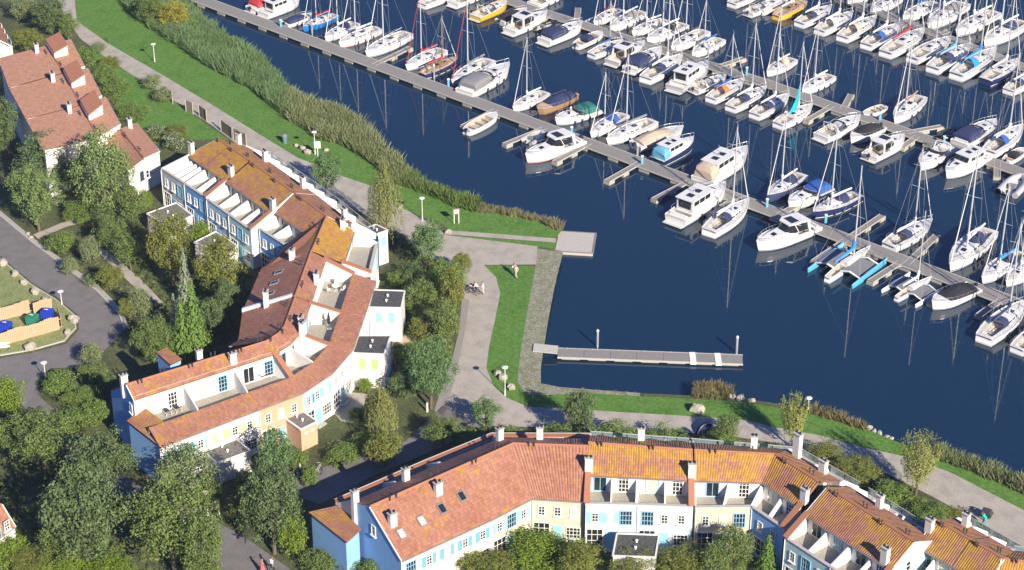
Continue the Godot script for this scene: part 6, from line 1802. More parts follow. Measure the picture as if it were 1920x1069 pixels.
	["trimaran", 41.91, -5.88, 0.891, 10.32, {}, "white trimaran with blue outer hulls at the pontoon nearest the bank", "trimaran", "boats moored at the pontoon nearest the bank"],
	["sailing_yacht", 50.71, -13.20, 0.786, 9.36, {"hood": "navy"}, "white sailing yacht with navy sprayhood on the outer side of the pontoon nearest the bank", "sailboat", "boats moored at the pontoon nearest the bank"],
	["sailing_yacht", 57.46, -9.00, -2.192, 11.78, {"hood": "navy"}, "white sailing yacht with navy sprayhood on the outer side of the pontoon nearest the bank", "sailboat", "boats moored at the pontoon nearest the bank"],
	["sailing_yacht", 60.73, -4.67, -2.347, 9.26, {"cover": "azure", "hood": "navy"}, "white sailing yacht with navy sprayhood and azure sail cover at the pontoon nearest the bank", "sailboat", "boats moored at the pontoon nearest the bank"],
	["sailing_yacht", 62.98, -3.55, -2.304, 8.00, {"hood": "azure"}, "white sailing yacht with azure sprayhood at the pontoon nearest the bank", "sailboat", "boats moored at the pontoon nearest the bank"],
	["trimaran", 49.01, 0.15, 0.784, 7.20, {"hull": "white2"}, "white trimaran with white outer hulls at the pontoon nearest the bank", "trimaran", "boats moored at the pontoon nearest the bank"],
	["tarpaulin_covered_boat", 53.36, 2.46, -2.489, 7.60, {"cover": "black"}, "white boat under a black tarpaulin at the pontoon nearest the bank", "motorboat", "boats moored at the pontoon nearest the bank"],
	["sailing_yacht", 58.42, 8.40, 0.901, 10.49, {"hood": "navy", "cover": "navy"}, "white sailing yacht with navy sprayhood and navy sail cover at the pontoon nearest the bank", "sailboat", "boats moored at the pontoon nearest the bank"],
	["sailing_yacht", 61.23, 11.79, 0.838, 8.00, {"cover": "blue"}, "white sailing yacht with blue sail cover at the pontoon nearest the bank", "sailboat", "boats moored at the pontoon nearest the bank"],
	["sports_cruiser", 5.59, -37.42, -2.457, 9.72, {"stripe": "red"}, "white hardtop cruiser with red stripe at the pontoon nearest the bank", "motorboat", "boats moored at the pontoon nearest the bank"],
	["cabin_cruiser", 28.64, -32.10, 0.910, 11.22, {"cover": "beige"}, "white wheelhouse cruiser with beige canvas canopy at the pontoon nearest the bank", "motorboat", "boats moored at the pontoon nearest the bank"],
	["cabin_cruiser", 24.61, -21.30, 0.889, 11.40, {}, "large white wheelhouse cruiser at the pontoon nearest the bank", "motorboat", "boats moored at the pontoon nearest the bank"],
	["sailing_yacht", 28.04, -17.76, 0.954, 10.16, {"hood": "navy"}, "white sailing yacht with navy sprayhood on the bank side of the pontoon nearest the bank", "sailboat", "boats moored at the pontoon nearest the bank"],
	["rubber_dinghy", 3.00, -41.77, 0.944, 3.96, {"hull": "grey"}, "grey rubber dinghy at the pontoon nearest the bank", "dinghy", "boats moored at the pontoon nearest the bank"],
	["rubber_dinghy", 5.27, -80.92, 0.681, 4.21, {"hull": "black"}, "black rubber dinghy on the bank side of the middle pontoon", "dinghy", "boats moored at the middle pontoon"],
	["rubber_dinghy", 12.22, -83.10, 0.957, 2.56, {"hull": "grey"}, "grey rubber dinghy on the outer side of the middle pontoon", "dinghy", "boats moored at the middle pontoon"],
]
const HOUSES := [
	{"label": "house with bright blue gable wall and four skylights in its red roof", "fl": Vector2(-10.59, 61.83), "fr": Vector2(-2.04, 55.14), "rl": Vector2(-13.69, 57.86), "rr": Vector2(-5.14, 51.18), "kl": Vector2(-17.51, 52.97), "kr": Vector2(-8.95, 46.29), "hf": 5.5, "hr": 8.8, "wall": Color(0.72, 0.7, 0.665), "gable": Color(0.24, 0.46, 0.8), "prof": "R", "ends": "l", "li": 0.35, "sky": 4, "shutter": "azure", "chim": [[0.1, 3.4], [0.66, 4.4]], "bchim": [0.0, 0.56], "bays": 2},
	{"label": "cream house with red roof next to the skylight house", "fl": Vector2(-2.04, 55.14), "fr": Vector2(1.91, 51.66), "rl": Vector2(-5.14, 51.18), "rr": Vector2(0.11, 47.09), "kl": Vector2(-8.95, 46.29), "kr": Vector2(-2.17, 41.32), "hf": 5.5, "hr": 8.8, "wall": Color(0.6, 0.53, 0.43), "gable": Color(0.6, 0.53, 0.43), "prof": "R", "ends": "", "li": 0.2, "shutter": "lightblue", "bays": 1, "chim": [], "bchim": [0.93]},
	{"label": "cream house with dark paned windows below unbroken red roof", "fl": Vector2(1.91, 51.66), "fr": Vector2(7.21, 52.20), "rl": Vector2(0.11, 47.09), "rr": Vector2(7.67, 47.56), "kl": Vector2(-2.17, 41.32), "kr": Vector2(8.27, 41.39), "hf": 5.5, "hr": 8.8, "wall": Color(0.6, 0.53, 0.43), "gable": Color(0.6, 0.53, 0.43), "prof": "R", "ends": "", "li": 0.25, "shutter": "", "bays": 1, "chim": [], "bchim": [0.42]},
	{"label": "pale blue house with roof terrace and three curtained windows", "fl": Vector2(7.24, 52.83), "fr": Vector2(12.36, 53.01), "rl": Vector2(7.67, 47.19), "rr": Vector2(12.74, 47.86), "kl": Vector2(8.14, 41.01), "kr": Vector2(13.18, 41.67), "hf": 5.5, "hr": 9.0, "wall": Color(0.5, 0.6, 0.71), "gable": Color(0.5, 0.6, 0.71), "prof": "T", "ends": "", "li": 0.8, "shutter": "lightblue", "bays": 2, "fin": "l", "chim": [[0.04, 3.2]], "bchim": []},
	{"label": "pale blue house with blue paned french window under its terrace", "fl": Vector2(12.36, 53.01), "fr": Vector2(17.94, 53.37), "rl": Vector2(12.74, 47.86), "rr": Vector2(18.09, 48.52), "kl": Vector2(13.18, 41.67), "kr": Vector2(18.29, 42.32), "hf": 5.5, "hr": 9.0, "wall": Color(0.5, 0.6, 0.71), "gable": Color(0.5, 0.6, 0.71), "prof": "T", "ends": "", "li": 0.8, "shutter": "", "bays": 2, "fin": "r", "chim": [[0.98, 3.1]], "bchim": [0.04]},
	{"label": "cream house with wide roof terrace beside the bend of the row", "fl": Vector2(18.09, 53.46), "fr": Vector2(23.69, 53.37), "rl": Vector2(18.25, 48.52), "rr": Vector2(26.23, 49.27), "kl": Vector2(18.46, 42.32), "kr": Vector2(29.50, 44.00), "hf": 5.5, "hr": 9.0, "wall": Color(0.6, 0.53, 0.43), "gable": Color(0.6, 0.53, 0.43), "prof": "T", "ends": "", "li": 0.8, "shutter": "", "bays": 2, "chim": [], "bchim": [0.66]},
	{"label": "bright blue house at the bend with tall double chimney", "fl": Vector2(23.69, 53.37), "fr": Vector2(26.51, 56.98), "rl": Vector2(26.23, 49.27), "rr": Vector2(30.10, 54.12), "kl": Vector2(29.50, 44.00), "kr": Vector2(34.95, 50.25), "hf": 5.5, "hr": 9.0, "wall": Color(0.24, 0.46, 0.8), "gable": Color(0.24, 0.46, 0.8), "prof": "T", "ends": "", "li": 0.75, "bays": 2, "fin": "r", "chim": [[0.97, 3.6]], "bchim": [0.22, 0.72], "tall": 1},
	{"label": "aqua grey house with two terrace bays and orange lichened roof", "fl": Vector2(26.40, 58.45), "fr": Vector2(30.19, 63.07), "rl": Vector2(30.77, 54.96), "rr": Vector2(34.50, 59.64), "kl": Vector2(35.62, 51.10), "kr": Vector2(39.35, 55.77), "hf": 5.5, "hr": 9.0, "wall": Color(0.48, 0.66, 0.68), "gable": Color(0.48, 0.66, 0.68), "prof": "T", "ends": "l", "li": 0.6, "bays": 2, "fin": "l", "chim": [], "bchim": [0.75]},
	{"label": "aqua house ending in a tall white fire wall", "fl": Vector2(30.19, 63.07), "fr": Vector2(33.55, 67.12), "rl": Vector2(34.50, 59.64), "rr": Vector2(37.78, 63.75), "kl": Vector2(39.35, 55.77), "kr": Vector2(42.63, 59.89), "hf": 5.5, "hr": 9.0, "wall": Color(0.48, 0.66, 0.68), "gable": Color(0.48, 0.66, 0.68), "prof": "T", "ends": "r", "li": 0.7, "bays": 2, "fin": "r", "chim": [[0.8, 3.0]], "bchim": []},
	{"label": "set back house beyond the white fire wall", "fl": Vector2(36.94, 63.32), "fr": Vector2(39.80, 66.40), "rl": Vector2(40.34, 60.31), "rr": Vector2(43.12, 63.46), "kl": Vector2(44.98, 56.21), "kr": Vector2(47.77, 59.36), "hf": 5.5, "hr": 9.0, "wall": Color(0.72, 0.7, 0.665), "gable": Color(0.72, 0.7, 0.665), "prof": "T", "ends": "l", "li": 0.75, "bays": 2, "chim": [[0.02, 4.8]], "bchim": [0.4]},
	{"label": "house with lichened roof at the hipped bend", "fl": Vector2(39.80, 66.40), "fr": Vector2(42.41, 69.25), "rl": Vector2(43.12, 63.46), "rr": Vector2(45.68, 66.36), "kl": Vector2(47.77, 59.36), "kr": Vector2(50.33, 62.25), "hf": 5.5, "hr": 9.0, "wall": Color(0.5, 0.6, 0.71), "gable": Color(0.5, 0.6, 0.71), "prof": "T", "ends": "r", "li": 0.75, "bays": 1, "chim": [], "bchim": []},
	{"label": "house past the hipped bend with orange rear slope", "fl": Vector2(43.67, 70.42), "fr": Vector2(48.73, 71.95), "rl": Vector2(45.57, 66.26), "rr": Vector2(50.48, 67.55), "kl": Vector2(48.14, 60.62), "kr": Vector2(52.77, 61.78), "hf": 5.5, "hr": 9.0, "wall": Color(0.72, 0.7, 0.665), "gable": Color(0.72, 0.7, 0.665), "prof": "T", "ends": "lr", "li": 0.8, "bays": 2, "chim": [], "bchim": []},
	{"label": "grey blue end house with sloping terrace partitions and yellow lichened roof", "fl": Vector2(-45.24, -20.52), "fr": Vector2(-41.73, -16.32), "rl": Vector2(-37.89, -22.52), "rr": Vector2(-36.29, -20.34), "kl": Vector2(-31.91, -24.14), "kr": Vector2(-31.30, -24.03), "hf": 5.5, "hr": 8.8, "wall": Color(0.55, 0.61, 0.64), "gable": Color(0.55, 0.61, 0.64), "prof": "T", "ends": "l", "li": 0.95, "bays": 2, "chim": [[-0.0, 3.2]], "bchim": [0.02], "small": 1},
	{"label": "deep blue house with terrace between grey blue and pale neighbours", "fl": Vector2(-41.73, -16.32), "fr": Vector2(-38.45, -12.38), "rl": Vector2(-36.29, -20.34), "rr": Vector2(-33.25, -16.23), "kl": Vector2(-31.30, -24.03), "kr": Vector2(-28.26, -19.91), "hf": 5.5, "hr": 8.8, "wall": Color(0.15, 0.38, 0.74), "gable": Color(0.15, 0.38, 0.74), "prof": "T", "ends": "", "li": 0.9, "bays": 2, "fin": "r", "chim": [[0.97, 3.6]], "bchim": [0.9]},
	{"label": "pale sky blue house with white terrace partitions", "fl": Vector2(-38.35, -12.09), "fr": Vector2(-35.13, -7.97), "rl": Vector2(-33.07, -15.99), "rr": Vector2(-29.97, -11.79), "kl": Vector2(-28.09, -19.68), "kr": Vector2(-24.98, -15.48), "hf": 5.5, "hr": 8.8, "wall": Color(0.42, 0.63, 0.8), "gable": Color(0.42, 0.63, 0.8), "prof": "T", "ends": "", "li": 0.7, "bays": 2, "chim": [], "bchim": []},
	{"label": "aqua green house with paned windows beside the recessed corner", "fl": Vector2(-35.13, -7.97), "fr": Vector2(-31.92, -3.83), "rl": Vector2(-29.97, -11.79), "rr": Vector2(-26.85, -7.57), "kl": Vector2(-24.98, -15.48), "kr": Vector2(-21.87, -11.26), "hf": 5.5, "hr": 8.8, "wall": Color(0.48, 0.66, 0.68), "gable": Color(0.72, 0.7, 0.665), "prof": "T", "ends": "r", "li": 0.7, "bays": 2, "fin": "r", "chim": [[0.97, 3.2]], "bchim": [0.6]},
	{"label": "blue recessed corner house with blue balcony wall", "fl": Vector2(-30.92, -4.24), "fr": Vector2(-27.56, -0.32), "rl": Vector2(-26.69, -7.36), "rr": Vector2(-22.34, -1.39), "kl": Vector2(-21.71, -11.05), "kr": Vector2(-16.27, -2.62), "hf": 5.5, "hr": 8.8, "wall": Color(0.15, 0.38, 0.74), "gable": Color(0.15, 0.38, 0.74), "prof": "T", "ends": "", "li": 0.5, "bays": 2, "fin": "", "chim": [], "bchim": [0.9]},
	{"label": "white house with golden roof and terrace facing the bank", "fl": Vector2(-16.71, 6.82), "fr": Vector2(-16.25, -0.72), "rl": Vector2(-23.44, 7.20), "rr": Vector2(-22.34, -1.39), "kl": Vector2(-29.50, 7.93), "kr": Vector2(-25.82, -1.46), "hf": 5.5, "hr": 8.8, "wall": Color(0.72, 0.7, 0.665), "gable": Color(0.72, 0.7, 0.665), "prof": "T", "ends": "r", "li": 1.0, "bays": 1, "fin": "l", "chim": [[0.0, 7.8], [0.9, 3.9]], "bchim": [], "pitch": 1, "hk": 6.2},
	{"label": "white house with tiled parapet band and closed parasol on its terrace", "fl": Vector2(-17.01, 16.51), "fr": Vector2(-16.12, 8.46), "rl": Vector2(-24.45, 17.70), "rr": Vector2(-23.49, 7.33), "kl": Vector2(-30.40, 16.98), "kr": Vector2(-29.24, 6.79), "hf": 5.5, "hr": 8.8, "wall": Color(0.72, 0.7, 0.665), "gable": Color(0.72, 0.7, 0.665), "prof": "S", "ends": "", "li": 0.35, "bays": 1, "fin": "r", "chim": [[0.4, 5.0]], "bchim": [], "sky": -3, "backcap": 1, "hk": 6.2},
	{"label": "white house with tiled parapet band and round table on its terrace", "fl": Vector2(-17.87, 23.78), "fr": Vector2(-17.01, 16.51), "rl": Vector2(-25.04, 24.33), "rr": Vector2(-24.43, 17.94), "kl": Vector2(-30.19, 22.66), "kr": Vector2(-30.37, 17.21), "hf": 5.5, "hr": 8.8, "wall": Color(0.72, 0.7, 0.665), "gable": Color(0.72, 0.7, 0.665), "prof": "S", "ends": "", "li": 0.3, "bays": 1, "fin": "r", "chim": [[0.15, 5.0], [0.98, 9.0]], "bchim": [], "hk": 6.2},
	{"label": "white corner house where the tiled parapet band turns", "fl": Vector2(-19.76, 28.64), "fr": Vector2(-17.87, 23.78), "rl": Vector2(-25.54, 25.80), "rr": Vector2(-25.04, 24.33), "kl": Vector2(-30.25, 23.23), "kr": Vector2(-30.24, 22.78), "hf": 5.5, "hr": 8.8, "wall": Color(0.72, 0.7, 0.665), "gable": Color(0.72, 0.7, 0.665), "prof": "S", "ends": "", "li": 0.3, "bays": 1, "fin": "r", "chim": [[0.9, 4.6]], "bchim": [], "hk": 6.2},
	{"label": "white house with turquoise shutters next to the peach house", "fl": Vector2(-22.57, 32.49), "fr": Vector2(-19.76, 28.64), "rl": Vector2(-26.77, 27.47), "rr": Vector2(-25.54, 25.80), "kl": Vector2(-31.24, 24.36), "kr": Vector2(-30.25, 23.23), "hf": 5.5, "hr": 8.8, "wall": Color(0.72, 0.7, 0.665), "gable": Color(0.72, 0.7, 0.665), "prof": "S", "ends": "", "li": 0.3, "bays": 1, "fin": "l", "shutter": "lightblue", "chim": [], "bchim": [], "hk": 6.2},
	{"label": "peach house with blue french window under red parapet roof", "fl": Vector2(-26.93, 35.72), "fr": Vector2(-22.57, 32.49), "rl": Vector2(-30.60, 29.87), "rr": Vector2(-26.02, 27.00), "kl": Vector2(-33.15, 25.83), "kr": Vector2(-28.41, 23.19), "hf": 5.5, "hr": 8.8, "wall": Color(0.66, 0.38, 0.25), "gable": Color(0.66, 0.38, 0.25), "prof": "S", "ends": "", "li": 0.3, "bays": 1, "shutter": "", "chim": [[0.0, 5.4]], "bchim": [], "fin": ""},
	{"label": "white house with pale shutters and terrace table", "fl": Vector2(-31.70, 39.27), "fr": Vector2(-26.93, 35.72), "rl": Vector2(-35.62, 33.03), "rr": Vector2(-30.60, 29.87), "kl": Vector2(-38.30, 28.76), "kr": Vector2(-33.15, 25.83), "hf": 5.5, "hr": 8.8, "wall": Color(0.72, 0.7, 0.665), "gable": Color(0.72, 0.7, 0.665), "prof": "S", "ends": "", "li": 0.4, "bays": 1, "shutter": "yellow", "chim": [], "bchim": [0.55], "fin": ""},
	{"label": "white end house with blue gable and two loungers on its terrace", "fl": Vector2(-36.40, 42.73), "fr": Vector2(-31.70, 39.27), "rl": Vector2(-40.55, 36.12), "rr": Vector2(-35.62, 33.03), "kl": Vector2(-43.23, 31.85), "kr": Vector2(-38.30, 28.76), "hf": 5.5, "hr": 8.8, "wall": Color(0.72, 0.7, 0.665), "gable": Color(0.24, 0.46, 0.8), "prof": "S", "ends": "l", "li": 0.45, "bays": 1, "shutter": "lightblue", "chim": [[0.02, 7.4]], "bchim": [], "fin": "", "hip": 1},
	{"label": "salmon roofed house by the dark tree at the path end", "fl": Vector2(-60.30, -50.40), "fr": Vector2(-63.94, -59.78), "rl": Vector2(-62.03, -45.08), "rr": Vector2(-66.20, -54.24), "kl": Vector2(-68.89, -42.33), "kr": Vector2(-72.37, -52.03), "hf": 6.5, "hr": 8.0, "wall": Color(0.72, 0.7, 0.665), "gable": Color(0.72, 0.7, 0.665), "prof": "R", "ends": "lr", "li": 0.3, "bays": 1, "dormer": 1, "pale": 0.8, "chim": [[0.85, 7.2]], "bchim": [], "hk": 7.0},
	{"label": "salmon roofed house second in the stepped row by the gardens", "fl": Vector2(-56.27, -40.63), "fr": Vector2(-59.73, -49.67), "rl": Vector2(-57.82, -34.53), "rr": Vector2(-61.97, -44.72), "kl": Vector2(-64.58, -32.33), "kr": Vector2(-68.75, -41.98), "hf": 6.5, "hr": 8.0, "wall": Color(0.72, 0.7, 0.665), "gable": Color(0.72, 0.7, 0.665), "prof": "R", "ends": "lr", "li": 0.3, "bays": 1, "dormer": 1, "pale": 0.8, "chim": [[0.85, 7.2]], "bchim": [], "hk": 7.0},
	{"label": "salmon roofed house third in the stepped row by the gardens", "fl": Vector2(-52.27, -31.57), "fr": Vector2(-55.68, -40.12), "rl": Vector2(-53.90, -24.78), "rr": Vector2(-57.77, -34.20), "kl": Vector2(-60.52, -22.90), "kr": Vector2(-64.45, -32.00), "hf": 6.5, "hr": 8.0, "wall": Color(0.72, 0.7, 0.665), "gable": Color(0.72, 0.7, 0.665), "prof": "R", "ends": "lr", "li": 0.3, "bays": 1, "dormer": 1, "pale": 0.8, "chim": [[0.88, 7.2]], "bchim": [], "hk": 7.0},
	{"label": "low salmon roofed house at the near end of the stepped row", "fl": Vector2(-46.58, -27.42), "fr": Vector2(-50.82, -35.85), "rl": Vector2(-47.55, -21.79), "rr": Vector2(-51.94, -30.31), "kl": Vector2(-49.85, -22.08), "kr": Vector2(-54.40, -31.18), "hf": 4.6, "hr": 6.4, "wall": Color(0.72, 0.7, 0.665), "gable": Color(0.72, 0.7, 0.665), "prof": "R", "ends": "lr", "li": 0.2, "bays": 1, "pale": 0.6, "chim": [[0.95, 3.0]], "bchim": [], "hk": 4.4},
	{"label": "salmon roofed house between trees beside the far path", "fl": Vector2(-73.34, -63.20), "fr": Vector2(-77.65, -73.38), "rl": Vector2(-75.04, -60.78), "rr": Vector2(-79.51, -70.74), "kl": Vector2(-78.41, -62.43), "kr": Vector2(-83.14, -71.34), "hf": 4.0, "hr": 6.4, "wall": Color(0.72, 0.7, 0.665), "gable": Color(0.72, 0.7, 0.665), "prof": "R", "ends": "lr", "li": 0.2, "bays": 1, "chim": [], "bchim": [], "hk": 4.0},
	{"label": "small salmon roofed house under trees near the lower road", "fl": Vector2(-52.13, 57.62), "fr": Vector2(-49.48, 53.43), "rl": Vector2(-52.99, 57.03), "rr": Vector2(-50.59, 53.06), "kl": Vector2(-56.76, 53.34), "kr": Vector2(-54.57, 48.82), "hf": 3.2, "hr": 5.6, "wall": Color(0.72, 0.7, 0.665), "gable": Color(0.72, 0.7, 0.665), "prof": "R", "ends": "lr", "li": 0.2, "bays": 1, "chim": [], "bchim": [], "hk": 3.2},
]
const SHEDS := [["white flat roofed shed beside the blue gable garden", [-32.82, 39.12, -29.90, 36.62, -27.49, 39.52, -30.76, 41.77], 2.7, Color(0.72, 0.7, 0.665), "feltpale"], ["peach flat roofed porch with small vents", [-24.82, 33.18, -23.07, 31.77, -20.89, 34.26, -22.53, 35.80], 2.9, Color(0.66, 0.38, 0.25), "feltpale"], ["white annex with black roof and turquoise shutters", [-16.24, 9.03, -12.55, 9.28, -12.81, 13.20, -16.57, 13.03], 4.6, Color(0.72, 0.7, 0.665), "felt"], ["white annex with black roof and lime green shutters", [-17.35, 19.31, -13.70, 19.31, -14.25, 23.34, -17.79, 23.06], 4.6, Color(0.72, 0.7, 0.665), "felt"], ["dark flat roofed porch below the pale blue houses", [10.43, 54.13, 14.57, 54.39, 14.01, 58.00, 9.85, 57.77], 2.8, Color(0.72, 0.7, 0.665), "felt"], ["low grey flat roofed shed before the grey blue house", [-46.30, -13.50, -42.99, -16.40, -40.41, -12.93, -43.32, -10.10], 2.7, Color(0.72, 0.7, 0.665), "feltpale"], ["low grey flat roofed shed before the aqua green house", [-39.31, -5.94, -37.00, -8.70, -33.86, -4.99, -34.91, -2.70], 2.7, Color(0.72, 0.7, 0.665), "feltpale"], ["white cube annex with dark roof beside the weeping birch", [-18.21, -6.03, -16.84, -7.06, -15.29, -5.62, -17.06, -4.25], 4.6, Color(0.72, 0.7, 0.665), "felt"]]
const LEANS := [["house with bright blue gable wall and four skylights in its red roof", [-20.16, 5.00, 53.57, -16.03, 5.00, 58.55, -14.69, 5.60, 57.20, -17.20, 5.60, 53.24], 0.0], ["white end house with blue gable and two loungers on its terrace", [-40.60, 5.30, 37.77, -36.44, 5.30, 42.53, -36.38, 6.20, 39.32, -38.92, 6.20, 36.48], 0.0], ["white end house with blue gable and two loungers on its terrace", [-38.65, 8.00, 28.38, -36.72, 8.00, 30.99, -35.48, 8.50, 30.60, -37.53, 8.50, 28.20], 5.5]]
